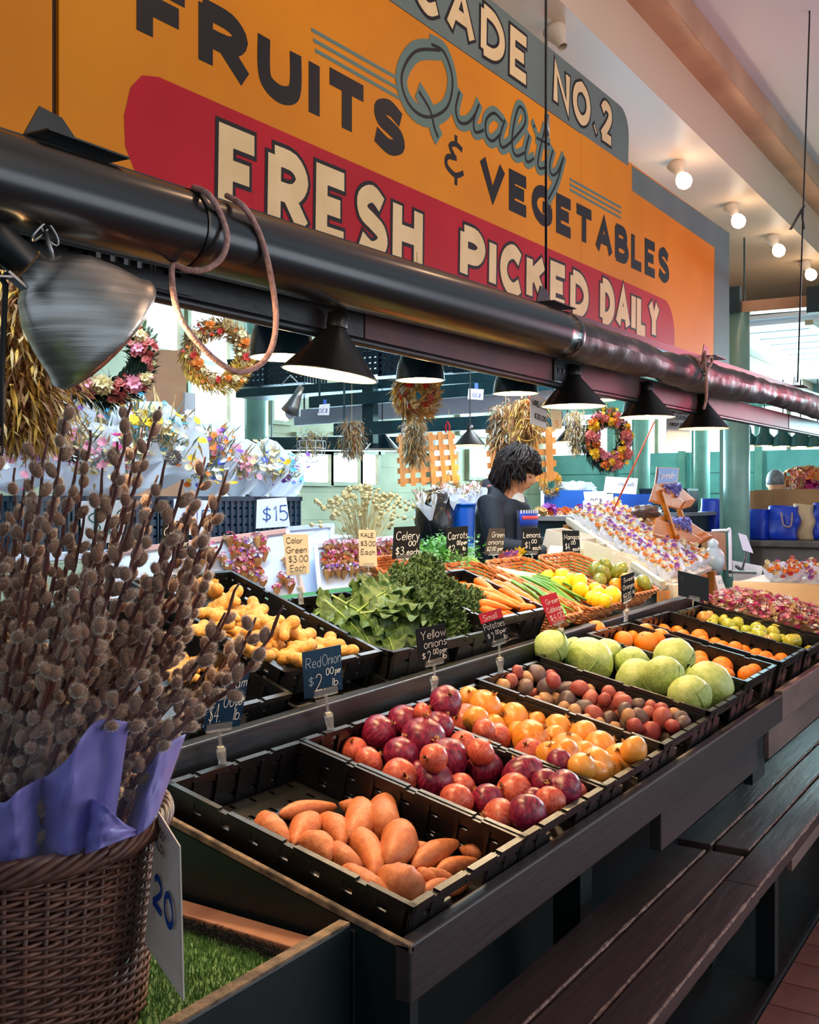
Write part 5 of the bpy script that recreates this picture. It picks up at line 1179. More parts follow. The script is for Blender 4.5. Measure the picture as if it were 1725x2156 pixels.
# purple wrapping paper as curved sheets, cellophane sleeves
def sheet(par, bot, top, d0, d1, fold, name, m, ph=0, nu=26, nv=14, amp=.012):
    B = smooth_path([Vector((a, b, 0)) for a, b in bot], 6); T_ = smooth_path([Vector((a, b, 0)) for a, b in top], 6)
    def at_(l, f): x = f * (len(l) - 1); i = min(int(x), len(l) - 2); return l[i].lerp(l[i + 1], x - i)
    def fn(i, j):
        q = at_(B, i).lerp(at_(T_, i), j); d = d0 + (d1 - d0) * j + amp * math.sin(i * fold + ph + j * .8) + .07 * (abs(i - .5) * 2) ** 2 + .012 * mnoise.noise(Vector((i * 5, j * 4, ph))) + .004 * mnoise.noise(Vector((i * 14, j * 12, ph)))
        return PD(q.x, q.y, d)
    return MB().grid(fn, nu, nv).build(name, M[m], par, True, solid=0 if m == 'cellophane' else .0006)
sheet(bq[0], [(-60, 1850), (0, 1840), (50, 1828), (90, 1818)], [(-70, 1640), (0, 1690), (45, 1660), (100, 1630)], 1.27, 1.22, 7, 'paper_wrap', 'paper_purple')
sheet(bq[1], [(70, 1820), (120, 1808), (180, 1792), (235, 1778)], [(75, 1650), (140, 1600), (200, 1520), (272, 1520)], 1.28, 1.23, 9, 'paper_wrap', 'paper_purple', 1)
sheet(bq[1], [(150, 1805), (190, 1795), (230, 1780), (300, 1752)], [(185, 1680), (215, 1690), (240, 1715), (268, 1738)], 1.275, 1.25, 6, 'paper_fold', 'paper_purple', 2)
sheet(bq[2], [(255, 1775), (290, 1758), (318, 1735), (332, 1712)], [(300, 1620), (330, 1580), (360, 1560), (392, 1545)], 1.34, 1.37, 6, 'paper_wrap', 'paper_purple', 3)
sheet(bq[2], [(150, 1800), (230, 1780), (290, 1752), (330, 1715)], [(250, 1460), (330, 1480), (410, 1470), (448, 1430)], 1.26, 1.24, 8, 'cellophane_sleeve', 'cellophane', .5, 40, 24, .016)
sheet(bq[1], [(-20, 1840), (60, 1825), (140, 1805), (200, 1788)], [(-30, 1480), (60, 1500), (160, 1480), (250, 1470)], 1.25, 1.2, 9, 'cellophane_sleeve', 'cellophane', 2, 40, 24, .014)
# ================================================================ the flower stall behind
for k, c in dict(white=(236, 238, 240), pink=(232, 150, 168), mag=(206, 40, 130), red=(206, 50, 40), orange=(240, 128, 40), yellow=(244, 196, 40), purple=(140, 80, 180), blue=(70, 90, 200), cream=(232, 212, 160), tan=(196, 160, 104), rose=(204, 104, 98), sky=(90, 180, 220)).items():
    Mt('fl_' + k, c, .7, c2=tuple(int(x * .82) for x in c), sc=60, translucent=.15)
for k, c in dict(dark=(28, 54, 40), sage=(120, 146, 130), gold=(236, 186, 78), straw=(220, 184, 124), brown=(158, 106, 66), green=(80, 110, 56), silver=(188, 190, 176)).items():
    Mt('lf_' + k, c, .75, c2=tuple(int(x * .75) for x in c), sc=50, translucent=.2)
Mt('white_paper', (232, 236, 246), .6, translucent=.3); Mt('kraft', (196, 146, 90), .7); Mt('blue_plastic', (10, 92, 200), .35, c2=(8, 78, 176), sc=4); Mt('blue_bag', (14, 60, 190), .4, c2=(10, 46, 160), sc=6, bump=.4, bsc=14)
Mt('navy_crate', (10, 34, 52), .4, c2=(14, 44, 62), sc=9); Mt('pale_board', (206, 218, 240), .5, c2=(194, 206, 232), sc=3); Mt('pale_wood', (206, 138, 66), .5, c2=(186, 116, 50), sc=8, stretch=(6, 6, 1)); Mt('honey_wood', (214, 134, 26), .45, c2=(190, 112, 18), sc=6, stretch=(1, 1, 5))
Mt('carton', (226, 216, 196), .6, c2=(214, 202, 180), sc=4); Mt('cardboard', (186, 134, 84), .7, c2=(166, 114, 70), sc=5); Mt('tarp', (214, 180, 136), .6, c2=(196, 160, 118), sc=3, bump=.2, bsc=6); Mt('grey_top', (128, 132, 138), .4); Mt('green_felt', (18, 120, 52), .8, c2=(12, 100, 44), sc=60)
FLK = ['white', 'pink', 'mag', 'red', 'orange', 'yellow', 'purple', 'blue', 'cream', 'tan', 'rose', 'sky']
def fmats(keys): return [M['fl_' + k] for k in keys]
def flower(mb, c, d, r, mi, np_=7, cup=.5):
    mb.cm = mi; d = Vector(d).normalized(); x, y = frame(d); c = Vector(c); a0 = rnd(0, 6)
    for k in range(np_):
        a = a0 + 2 * math.pi * k / np_; e = x * math.cos(a) + y * math.sin(a); s = x * -math.sin(a) + y * math.cos(a); w = r * 2.2 / np_
        mb.add([c, c + e * r * .6 + s * w + d * r * cup * .6, c + e * r + d * r * cup, c + e * r * .6 - s * w + d * r * cup * .6], [(0, 1, 2, 3)])
def blade(mb, p, d, l, w, mi, droop=.2):
    mb.cm = mi; d = Vector(d).normalized(); x, _ = frame(d); q = p + d * l * .55; e = p + d * l + Vector((0, 0, -droop * l))
    mb.add([p, q + x * w, e, q - x * w], [(0, 1, 2, 3)])
def rdir(up_=.3): 
    d = Vector((random.gauss(0, 1), random.gauss(0, 1), random.gauss(up_, 1))); return d.normalized()
def mini_flower_mesh(keys, n, R_, fr, leaf=None, name='flower_head', dome=.6):
    mb = MB(); ms = fmats(keys) + ([M['lf_' + leaf]] if leaf else [])
    for k in range(n):
        d = rdir(dome); d.z = abs(d.z); flower(mb, d * R_ * rnd(.6, 1), d, fr * rnd(.7, 1.2), random.randrange(len(keys)))
    if leaf:
        for k in range(n): d = rdir(dome); blade(mb, d * R_ * .4, d, R_ * rnd(.7, 1.25), R_ * .12, len(keys))
    return mb.mesh(name, ms)
# --- navy crates in a row with paper-wrapped bouquets
FXT = -3.02
tbz = PX(560, 1140, FXT).z
ft = thing('flower_table', 'long pale flower table behind the produce stand', 'table', (FXT - .5, 3, .17))
MB().box((FXT - 1.1, 1.4, tbz - .03), (FXT + .02, 4.4, tbz)).build('table_top', M['pale_board'], ft, bevel=.004)
for yy in (1.6, 4.2):
    for xx in (FXT - .05, FXT - 1.0): MB().box((xx - .03, yy, .17), (xx + .03, yy + .06, tbz - .03)).build('table_leg', M['pale_board'], ft)
def navy_crate_mesh(L, W, H):
    mb = MB(); t = .012
    mb.box((0, 0, 0), (L, W, .01))
    for k in range(5):
        z = .01 + k * (H - .02) / 5; z1 = z + (H - .02) / 5 * .72
        mb.box((0, 0, z), (L, t, z1)); mb.box((0, W - t, z), (L, W, z1)); mb.box((0, 0, z), (t, W, z1)); mb.box((L - t, 0, z), (L, W, z1))
    for i in range(9):
        y = W * i / 8
        mb.box((L - t, max(y - .008, 0), 0), (L + .006, min(y + .008, W), H)); mb.box((-.006, max(y - .008, 0), 0), (t, min(y + .008, W), H))
        x = L * i / 8; mb.box((max(x - .008, 0), -.006, 0), (min(x + .008, L), t, H)); mb.box((max(x - .008, 0), W - t, 0), (min(x + .008, L), W + .006, H))
    mb.box((-.008, -.008, H - .02), (L + .008, .012, H)); mb.box((-.008, W - .012, H - .02), (L + .008, W + .008, H)); mb.box((-.008, -.008, H - .02), (.012, W + .008, H)); mb.box((L - .012, -.008, H - .02), (L + .008, W + .008, H))
    return mb.mesh('flower_crate', M['navy_crate'])
ncm = navy_crate_mesh(.4, .30, .2)
for k, (u, lb) in enumerate([(20, 'at the left frame edge'), (110, 'behind the tallest willow branches'), (215, 'behind the middle of the willow branches'), (325, 'left of the crate pair'), (428, 'just left of the fifteen dollar card'), (535, 'behind the fifteen dollar card')]):
    p = PX(u, 1140, FXT - .04); tag(inst('flower_crate', ncm, None, (FXT - .42, p.y, tbz)), 'dark navy plastic crate of bouquets ' + lb, 'crate', 'navy crates on the flower table')
# bouquets
def bouquet(p, axis, s, keys, label, leaf='sage', paper='white_paper', group='paper wrapped bouquets on the flower table', nf=64, rim=.48):
    t = thing('wrapped_bouquet', label, 'bouquet', p, group=group); d = Vector(axis).normalized(); x, y = frame(d); T = axes(x, y, d); vw = (CAM - Vector(p)).normalized(); av = math.atan2(vw.dot(y), vw.dot(x))
    def cone(i, j):
        a = i * 2 * math.pi; r = .05 + rim * j * (1 + .12 * math.sin(a * 3 + s * 40)); va = math.cos(a - av); z = j * (.74 - .24 * va + .1 * math.sin(a * 3 + s * 31)); return T @ Vector((math.cos(a) * r, math.sin(a) * r, z - .55)) * s
    MB().grid(cone, 22, 5).build('paper_wrap', M[paper], t, True, world=False)
    mb = MB()
    for k in range(nf):
        q = T @ (Vector((random.gauss(0, .22), random.gauss(0, .22), rnd(.05, .55))) * s); flower(mb, q, T @ Vector((rnd(-.5, .5), rnd(-.5, .5), 1)), s * rnd(.05, .10), random.randrange(len(keys)), 8, .4)
    o = mb.build('blossoms', fmats(keys), t, world=False); o['kind'] = 'stuff'
    mb = MB()
    for k in range(nf): q = T @ (Vector((random.gauss(0, .2), random.gauss(0, .2), rnd(.0, .35))) * s); blade(mb, q, T @ Vector((rnd(-.6, .6), rnd(-.6, .6), 1)), s * rnd(.25, .5), s * .02, k % 2, .05)
    o = mb.build('dried_foliage', [M['lf_' + leaf], M['lf_straw']], t, world=False); o['kind'] = 'stuff'
    return t
bl = [(40, 965, .30, 'white pink mag purple', 'leftmost pale bouquet behind the willow'), (110, 905, .32, 'white pink cream purple', 'pale bouquet with a tall white paper peak at left'), (165, 985, .30, 'white pink mag cream', 'white and pink bouquet behind the middle willow stems'), (225, 900, .34, 'white cream sky', 'large white paper bouquet below the rose wreath'), (250, 990, .30, 'white cream pink', 'wide white bouquet with a pine cone in it'),
      (300, 935, .30, 'white sky cream yellow', 'white bouquet with pale blue sprigs'), (352, 960, .30, 'yellow white sky cream', 'bouquet of yellow flowers and pine cones in white paper'), (430, 1010, .25, 'white yellow blue orange', 'low bouquet of daisies and blue flowers'), (455, 960, .24, 'purple orange pink white', 'bouquet with a big purple flower'), (500, 1000, .24, 'cream white pink yellow', 'cream bouquet between the purple one and the daisies'),
      (548, 1000, .25, 'yellow blue white cream', 'right-hand bouquet with orange and blue flowers'), (592, 1015, .22, 'white sky cream purple', 'last pale bouquet on the right of the flower table')]
for u, v, s, ks, lb in bl:
    p = PX(u, v, FXT - .22 - (.25 if v < 930 else 0)); bouquet(p, (.55, -.35, .85), s, ks.split(), lb)
Mt('pinecone', (74, 58, 52), .7)
pcm = MB()
for k in range(60):
    a = k * 2.4; z = k / 60; r = math.sin(math.pi * min(z * .85 + .1, 1)) * .5; e = Vector((math.cos(a), math.sin(a), .35)); pcm.add([Vector((0, 0, z)) + e * r * .5, Vector((0, 0, z + .04)) + e * r + Vector((-e.y, e.x, 0)) * .1, Vector((0, 0, z + .02)) + e * r * 1.15, Vector((0, 0, z + .04)) + e * r - Vector((-e.y, e.x, 0)) * .1], [(0, 1, 2, 3)])
pcm = pcm.mesh('pine_cone', M['pinecone'])
for u, v in ((345, 928), (365, 975), (135, 968)): tag(inst('pine_cone', pcm, None, PX(u, v, FXT - .06), Euler((1.0, .4, u)), .062), {345: 'upper brown pine cone in the yellow bouquet', 365: 'lower brown pine cone in the yellow bouquet', 135: 'pine cone among the pale bouquets at left'}[u], 'pine cone', 'pine cones in the bouquets')
# white cards with prices
def sheet_card(label, px, anchor, m, lines, ink='ink_blue', name='price_card', cat='price card', mirror=False, nrm=None, sw=.02, group='white cards of the flower stall'):
    n = (nrm or VN); q = [PP(u, v, anchor, n) for u, v in px]; t = thing(name, label, cat, q[3].lerp(q[2], .5), group=group)
    MB().prism(q, -n * .002).build('card', M[m], t); H = (q[0] - q[3]).length; W = (q[1] - q[0]).length
    def P(x, y, k=0):
        if mirror: x = 1 - x
        return q[3].lerp(q[2], x).lerp(q[0].lerp(q[1], x), y) + n * (.0015 + k)
    for s, x, y, h in lines:
        mb = MB(); text(mb, s, P, x, y, h, sw, 2.2, min(H / W, max(.2, .96 - x) / (text_width(s, 2.2) * h / 10)), .05, .02); mb.build('writing', M[ink], t)
    return t
fa = PX(575, 1080, FXT + .05)
sheet_card('white card marked fifteen dollars on the navy crates', [(541, 1052), (603, 1047), (611, 1108), (539, 1113)], fa, 'card_white', [('$15', .18, .22, .5)], sw=.035)
sheet_card('large white price card behind the willow branches', [(168, 1055), (277, 1052), (274, 1140), (172, 1146)], PX(220, 1100, FXT + .05), 'card_white', [('$10', .12, .2, .6)], 'shade_green', sw=.03)
sheet_card('white card left of the fifteen dollar card behind the willow', [(366, 1050), (444, 1054), (443, 1124), (366, 1128)], PX(405, 1090, FXT + .05), 'card_white', [('$15', .2, .25, .45)], sw=.03)
# pinned boards of mini bouquets
mbm = []
for ks in (('pink', 'rose', 'white'), ('mag', 'pink', 'cream'), ('orange', 'red', 'pink'), ('purple', 'pink', 'white')):
    mb = MB()
    for k in range(14):
        d = rdir(.6); d.z = abs(d.z); flower(mb, d * .03 + Vector((0, 0, .01)), d, .013, random.randrange(3), 6)
    mb.cm = 3; mb.lathe([(.005, -.05), (.026, .0), (.028, .012)], 10); mbm.append(mb.mesh('mini_bouquet', fmats(ks) + [M['kraft']]))
def pin_board(label, px, X, spots, group, lab2, frame_m='pale_board'):
    n = Vector((.90, -.2, .38)).normalized(); a = PX(px[0][0], px[0][1], X); q = [PP(u, v, a, n) for u, v in px]
    t = thing('display_board', label, 'board', q[3].lerp(q[2], .5)); MB().prism(q, -n * .015).build('board', M['pale_board'], t)
    for i in range(4): MB().bar(q[i] + n * .004, q[(i + 1) % 4] + n * .004, .018, .018).build('edge_strip', M[frame_m], t)
    rl = []
    for k, (u, v) in enumerate(spots):
        o = inst('mini_bouquet', mbm[k % 4], None, PP(u, v, q[0], n) + n * .022, Euler((rnd(-.3, .3), rnd(-.1, .3), rnd(0, 6))), rnd(.62, .8)); tag(o, lab2, 'mini bouquet', group); rl.append((o, u, v))
    if rl: row_labels(rl, lab2)
Mt('pink_edge', (226, 178, 170), .6)
pb1 = [(a * .29 + 350, b * .29 + 1050) for a, b in [(250, 370), (300, 380), (180, 470), (240, 460), (320, 450), (440, 310), (500, 340), (560, 350), (640, 310), (680, 330), (470, 410), (530, 420), (590, 400), (600, 420), (690, 410), (430, 510), (510, 490), (560, 480), (580, 510), (640, 460), (540, 560), (590, 570), (650, 560), (620, 590), (680, 620), (860, 470), (820, 590), (860, 610), (880, 650), (780, 670), (130, 480), (160, 520), (390, 450), (480, 560)]]
pin_board('pale board of pinned mini bouquets behind the ginger crate', [(225, 1165), (600, 1118), (640, 1262), (230, 1300)], FXT + .04, pb1, 'mini bouquets on the left board', 'mini bouquet on the left board', 'pink_edge')
pin_board('plain pale blue board panel between the pinned boards', [(602, 1114), (700, 1106), (690, 1240), (640, 1262)], FXT + .05, [], 'x', 'x')
pb2 = [(680 + i * 13.5 + rnd(-4, 4), 1158 + j * 16 + rnd(-4, 4) - i * .6) for i in range(12) for j in range(4)]
pin_board('white framed board crowded with mini bouquets behind the kale', [(663, 1150), (835, 1132), (850, 1225), (672, 1246)], FXT + .16, pb2, 'mini bouquets on the framed board', 'mini bouquet on the framed board', 'card_white')
# --- poppy pod bunch, dark bag, blue bucket
pc = PX(765, 1090, -2.95); pt = thing('pod_bunch', 'big bunch of dried poppy pods on thin stems', 'dried flowers', pc + Vector((0, 0, -.22)))
Mt('pod', (206, 188, 136), .6, c2=(176, 154, 104), sc=20, rand=.12); Mt('stem_straw', (190, 168, 112), .7)
podm = MB().lathe([(0, -1), (.6, -.85), (.95, -.3), (1, .1), (.8, .6), (.45, .85), (.5, 1.0), (.62, 1.05), (0, 1.1)], 10).mesh('pod', M['pod'], True)
mb = MB()
for k in range(150):
    a = rnd(0, 1); u = random.gauss(768, 52); v = 1018 + abs(random.gauss(0, 1)) * 38 + abs(u - 768) * .35
    if v > 1140 or abs(u - 768) > 118: u = 768 + rnd(-60, 60); v = rnd(1030, 1100)
    q = PX(u, v, -2.95 + rnd(-.12, .10)); d = (q - (pc + Vector((0, 0, -.25)))).normalized(); x, y = frame(d)
    inst('pod', podm, pt, q - pt.location, axes(x, y, d).to_3x3(), rnd(.009, .0145)); mb.tube([pc + Vector((rnd(-.03, .03), rnd(-.05, .05), -.22)), q.lerp(pc, .4) + Vector((0, 0, -.03)), q], .0014, 3, cap=False)
o = mb.build('stems', M['stem_straw'], pt); o['kind'] = 'stuff'
Mt('black_bag', (12, 18, 24), .25, bump=.5, bsc=9)
p = PX(915, 1128, -2.75); t = thing('plastic_bag', 'black plastic bag of dried stems beside the blue bucket', 'bag', p)
MB().blob((0, 0, .07), (.10, .11, .17), 24, 16, fn=lambda q, d: q * (1 + .16 * mnoise.noise(d * 3))).build('bag', M['black_bag'], t, True, world=False)
mb = MB()
for k in range(16): a = Vector((rnd(-.05, .05), rnd(-.1, 0), .12)); mb.tube([a, a + Vector((rnd(0, .12), rnd(-.22, -.05), rnd(.02, .14)))], .0016, 4)
mb.build('dried_stems', M['stem_straw'], t, world=False)['kind'] = 'stuff'
p = PX(974, 1150, -2.7); t = thing('bucket', 'bright blue ribbed plastic bucket holding wrapped bouquets', 'bucket', p)
r1 = .068
MB().lathe([(r1 * .86, 0)] + [(r1 * (.86 + .14 * i / 12) + (.0015 if i % 2 else 0), .215 * i / 12) for i in range(13)] + [(r1 * 1.05, .215), (r1 * 1.05, .225), (r1 * .97, .225), (r1 * .84, .01), (0, .01)], 32).build('pail', M['blue_plastic'], t, True, world=False)
for k, (u, v) in enumerate([(900, 1062), (925, 1050), (948, 1048), (985, 1052), (1003, 1044)]):
    bouquet(PX(u, v, -2.72), (.1 + .1 * k - .3, -.1, 1), .15, ['tan', 'rose', 'cream'], ['wrapped dried bouquet at the left of the blue bucket', 'second wrapped bouquet left of the blue bucket', 'wrapped bouquet over the left rim of the blue bucket', 'wrapped bouquet in the middle of the blue bucket', 'wrapped bouquet at the right of the blue bucket'][k], 'brown', group='bouquets around the blue bucket', nf=16, rim=.32)
# --- green felt on the back of the upper rack
fz = lambda x: 1.011 + .3346 * (-1.5 - x)
mb = MB().hexa([Vector(q) for y in (3.3, 5.25) for q in ((-1.99, y, fz(-1.99)), (-2.2, y, fz(-2.2)), (-2.2, y, fz(-2.2) + .01), (-1.99, y, fz(-1.99) + .01))]); tag(mb.build('felt_mat', M['green_felt']), 'green artificial grass mat behind the fruit baskets', 'mat')
MB().box((-2.2, 1.9, 1.15), (-2.11, 3.28, 1.222)).build('back_ledge', M['stall_dark'], st); tag(MB().box((-2.2, 1.9, 1.223), (-2.10, 3.28, 1.233)).build('felt_mat', M['green_felt']), 'narrow green artificial grass strip behind the collard greens', 'mat')
p = PX(1078, 1190, -2.1); mb = MB()
for k in range(26): q = p + Vector((random.gauss(0, .03), random.gauss(0, .055), abs(random.gauss(0, .03)))); flower(mb, q, rdir(.8), rnd(.018, .034), k % 5, 8, .6)
tag(mb.build('loose_flowers', fmats(['rose', 'yellow', 'orange', 'pink', 'purple'])), 'small heap of pink and yellow dried flowers before the seller', 'flowers', kind='stuff')
# ================================================================ wreaths and hanging bunches
def wreath(label, u, v, X, Ro, Ri, leafs, keys, nl, nf, fr=.03, nrm=None, cat='wreath', heads=14, sq=1.0, bl_=.042, flat=.6):
    c = PX(u, v, X); n = Vector(nrm or (.8, -.55, 0)).normalized(); x = Vector((-n.y, n.x, 0)).normalized(); y = n.cross(x); y = Vector((0, 0, 1)) if abs(y.z) > .9 else y
    t = thing('wreath', label, cat, c); Rm = (Ro + Ri) / 2; rt = (Ro - Ri) / 2
    MB().tube([(x * math.cos(a) + y * math.sin(a) * sq) * Rm for a in [i * R(10) for i in range(36)]], rt * .35, 8, closed=True).build('wreath_ring', M['lf_' + leafs[0]], t, True, world=False)
    mb = MB()
    for k in range(nl * 2):
        a = rnd(0, 6.28); e = x * math.cos(a) + y * math.sin(a) * sq; tg = x * -math.sin(a) + y * math.cos(a); b = rnd(0, 6.28)
        q = e * Rm + (e * math.cos(b) + n * math.sin(b) * flat) * rt * rnd(.3, .8); d = tg * rnd(.3, 1.2) + e * math.cos(b) * rnd(.4, 1.1) + n * rnd(-.1, .8) * .7
        w = (.5 + .5 * math.sin(a)) ; mi = min(int(rnd(0, len(leafs))), len(leafs) - 1)
        if len(leafs) > 2: mi = (0 if math.sin(a) < -.1 + rnd(-.3, .3) else (1 if rnd(0, 1) < .6 else 2))
        blade(mb, q, d, bl_ * rnd(.5, 1.2), bl_ * .10, mi)
    mb.build('wreath_foliage', [M['lf_' + k] for k in leafs], t, world=False)['kind'] = 'stuff'
    hm = [mini_flower_mesh([k], 9, fr * .6, fr * .55, None) for k in keys]
    for k in range(heads):
        a = k * 2 * math.pi / heads + rnd(-.2, .2); e = x * math.cos(a) + y * math.sin(a) * sq; q = e * (Rm + rnd(-.5, .5) * rt) + n * rt * flat * rnd(.8, 1.3)
        inst('dried_flower', hm[k % len(hm)], t, q, n.to_track_quat('Z', 'Y'), rnd(.7, 1.3))
    mb = MB()
    for k in range(nf):
        a = rnd(0, 6.28); b = rnd(-.8, .8); e = x * math.cos(a) + y * math.sin(a) * sq; flower(mb, e * (Rm + b * rt) + n * rt * flat * rnd(.7, 1.1), n + rdir() * .6, fr * rnd(.25, .5), random.randrange(len(keys)), 6)
    mb.build('small_blossoms', fmats(keys), t, world=False)['kind'] = 'stuff'
    MB().tube([y * Rm * sq, y * Rm * sq + Vector((0, 0, .45))], .0016, 4).build('hanging_string', M['stem_straw'], t, world=False)
    return t
wreath('golden straw wreath with red flowers framing the window', 458, 748, -3.35, .175, .082, ['gold', 'brown', 'straw'], ['red', 'orange', 'cream', 'gold' if 0 else 'tan'], 1500, 90, .026, heads=16)
wreath('dark green wreath with pink roses half hidden by the aluminium lamp', 222, 748, -2.75, .178, .075, ['dark', 'green', 'sage'], ['rose', 'pink', 'cream', 'rose'], 1500, 120, .034, heads=20)
wreath('pink and orange flower wreath hanging right of the seller', 1278, 925, -2.35, .185, .068, ['dark', 'green', 'brown'], ['rose', 'pink', 'orange', 'yellow'], 1300, 160, .036, heads=26, sq=1.08)
wreath('small grey and gold wreath behind the seller', 1160, 1018, -3.2, .085, .045, ['silver', 'gold', 'straw'], ['cream', 'yellow'], 400, 20, .016, heads=8, bl_=.04)
wreath('thin golden ring wreath under the left lattice panel', 945, 1022, -3.6, .08, .06, ['gold', 'straw'], ['cream'], 260, 6, .012, heads=4, bl_=.035)
wreath('small heart of dried roses under the teal dome lamp', 878, 830, -1.95, .085, .02, ['straw', 'gold', 'silver'], ['cream', 'rose', 'tan', 'red'], 600, 60, .018, heads=18, bl_=.05)
def bunch(label, u, v, X, w, h, leafs, n, keys=None, cat='dried flowers', bl_=.08, up_=False, name='dried_bunch'):
    c = PX(u, v, X); t = thing(name, label, cat, c); mb = MB()
    for k in range(n * 3):
        q = Vector((random.gauss(0, w * .38), random.gauss(0, w * .38), rnd(-h, h) * .5)); q.x *= (1 - .3 * abs(q.z / h)); d = Vector((q.x * 6, q.y * 6, (1 if up_ else -1) * rnd(.2, 1)))
        blade(mb, q, d + rdir() * .5, bl_ * rnd(.4, 1.0), bl_ * .05, random.randrange(len(leafs)))
    mb.build('dried_foliage', [M['lf_' + k] for k in leafs], t, world=False)['kind'] = 'stuff'
    if keys:
        hm = [mini_flower_mesh([k], 8, w * .10, w * .10) for k in keys]
        for k in range(10): q = Vector((w * rnd(.1, .4), -w * rnd(.1, .4), rnd(-.5, .5) * h)); inst('dried_flower', hm[k % len(hm)], t, q, Vector((.8, -.5, 0)).to_track_quat('Z', 'Y'))
    MB().tube([(0, 0, h * .4), (0, 0, h * .5 + .3)], .0016, 4).build('hanging_string', M['stem_straw'], t, world=False)
    return t
bunch('tall golden pampas bunch hanging at the left frame edge', 42, 735, -2.55, .15, .5, ['gold', 'brown', 'straw'], 1700, ['orange', 'tan', 'rose'], bl_=.10)
bunch('pale fluffy grass bunch hanging below the dried rose heart', 873, 925, -2.1, .045, .15, ['straw', 'silver'], 360, bl_=.06)
bunch('red and cream dried bunch hanging beside the wire basket', 741, 920, -4.2, .09, .24, ['straw', 'silver', 'brown'], 360, ['red', 'rose', 'cream'], bl_=.08)
bunch('fluffy peach grass hanging left of the pink wreath', 1212, 905, -2.5, .06, .24, ['straw', 'silver'], 420, ['pink'], bl_=.06)
bunch('dried twig bundle with pale flowers hanging over the lattice', 1065, 895, -2.9, .10, .26, ['straw', 'brown', 'silver'], 500, ['cream', 'white'], bl_=.10)
bunch('golden ring bundle of sticks hanging under the teal dome lamp', 1108, 878, -2.6, .10, .22, ['gold', 'brown', 'straw'], 420, ['orange', 'red'], bl_=.09)
p = PX(1110, 905, -2.55); MB_ = MB().tube([p + (RT * math.cos(a) + UP * math.sin(a)) * .062 for a in [i * R(15) for i in range(24)]], .0035, 6, closed=True); tag(MB_.build('brass_hoop', M['lf_gold'], None, True), 'golden wire hoop hanging with the stick bundle', 'hoop')
# wire basket of dried flowers
p = PX(656, 938, -4.4); t = thing('wire_basket', 'round white wire basket of dried flowers hanging by the windows', 'basket', p); mb = MB(); rb = .10
for k in range(10): a = k * R(36); mb.tube([(math.cos(a) * rb * math.cos(b), math.sin(a) * rb * math.cos(b), rb * 1.2 * math.sin(b)) for b in [R(-90 + i * 15) for i in range(8)]], .0018, 4)
for z in (-.07, -.02, .03): r = math.sqrt(max(.0, rb ** 2 - (z / 1.2) ** 2)); mb.tube([(math.cos(a) * r, math.sin(a) * r, z) for a in [i * R(15) for i in range(24)]], .0018, 4, closed=True)
mb.build('wire_frame', M['card_white'], t, world=False)
mb = MB()
for k in range(260): q = Vector((random.gauss(0, .04), random.gauss(0, .04), rnd(-.06, .08))); blade(mb, q, rdir(.8), rnd(.03, .08), .006, k % 2)
mb.build('dried_foliage', [M['lf_silver'], M['lf_straw']], t, world=False)['kind'] = 'stuff'
# lattice panels hung by red hooks
def lattice(label, px, anchor, nx, ny, hooks):
    n = Vector((.55, -.83, 0)).normalized(); q = [PP(u, v, anchor, n) for u, v in px]; t = thing('lattice_panel', label, 'lattice', q[3].lerp(q[2], .5), group='wooden lattice panels')
    P = lambda x, y: q[3].lerp(q[2], x).lerp(q[0].lerp(q[1], x), y); W = (q[1] - q[0]).length; H = (q[0] - q[3]).length
    for i in range(nx): x = (i + .5) / nx; MB().bar(P(x, 0), P(x, 1), W / nx * .52, .012, n).build('upright_slat', M['pale_wood'], t)
    for j in range(ny): y = (j + .5) / ny; MB().bar(P(0, y) - n * .012, P(1, y) - n * .012, H / ny * .52, .01, n).build('cross_slat', M['pale_wood'], t)
    for x in hooks: a = P(x, .97); MB().tube([a, a + Vector((0, 0, .05)), a + RT * .012 + Vector((0, 0, .075)), a + RT * .024 + Vector((0, 0, .05)), a + RT * .024 + Vector((0, 0, -.02))], .005, 6).build('red_hook', M['sign_red'], t, True)
lattice('left wooden lattice panel hanging from the rail by red hooks', [(834, 915), (957, 907), (970, 1017), (838, 1025)], PX(900, 960, -3.5), 6, 5, (.1, .85))
lattice('right wooden lattice panel hanging behind the seller', [(1022, 893), (1170, 890), (1173, 1012), (1028, 1018)], PX(1100, 960, -3.1), 5, 5, (.15, .8))
# white cards hanging from the rails (seen from behind) and the sheets by the lamps
for lb, px, X in (('mirrored white thirty dollar card at the left end of the rail', [(673, 852), (695, 850), (693, 874), (669, 874)], -4.6), ('mirrored white thirty dollar card near the teal dome lamp', [(987, 818), (1019, 820), (1017, 842), (985, 840)], -3.4), ('mirrored white card behind the dried rose heart', [(832, 832), (858, 836), (852, 852), (826, 850)], -3.9)):
    t = sheet_card(lb, px, PX(px[0][0], px[0][1], X), 'card_white', [('$30', .15, .2, .4)], mirror=True, sw=.05)
    q = PX((px[0][0] + px[1][0]) / 2, px[0][1] + 1, X) + VN * .002; MB().prism([q + RT * a + UP * b for a, b in ((-.012, -.02), (.012, -.02), (.012, .04), (-.012, .04))], VN * .001).build('blue_tape', M['blue_plastic'], t)
sheet_card('slanted plastic sheet marked thirty dollars beside the cone lamp', [(1117, 824), (1152, 842), (1151, 903), (1117, 892)], PX(1133, 860, -1.9), 'card_white', [('WREATH', .1, .62, .16), ('$30.00', .25, .22, .17)], 'chalk_grey', sw=.04)
sheet_card('cream tag with a loop drawing hanging left of the cone lamp', [(1160, 862), (1183, 864), (1184, 903), (1163, 905)], PX(1172, 880, -2.0), 'card_cream', [('8' if 0 else 'S', .3, .15, .3)], 'onion_yellow', sw=.05)
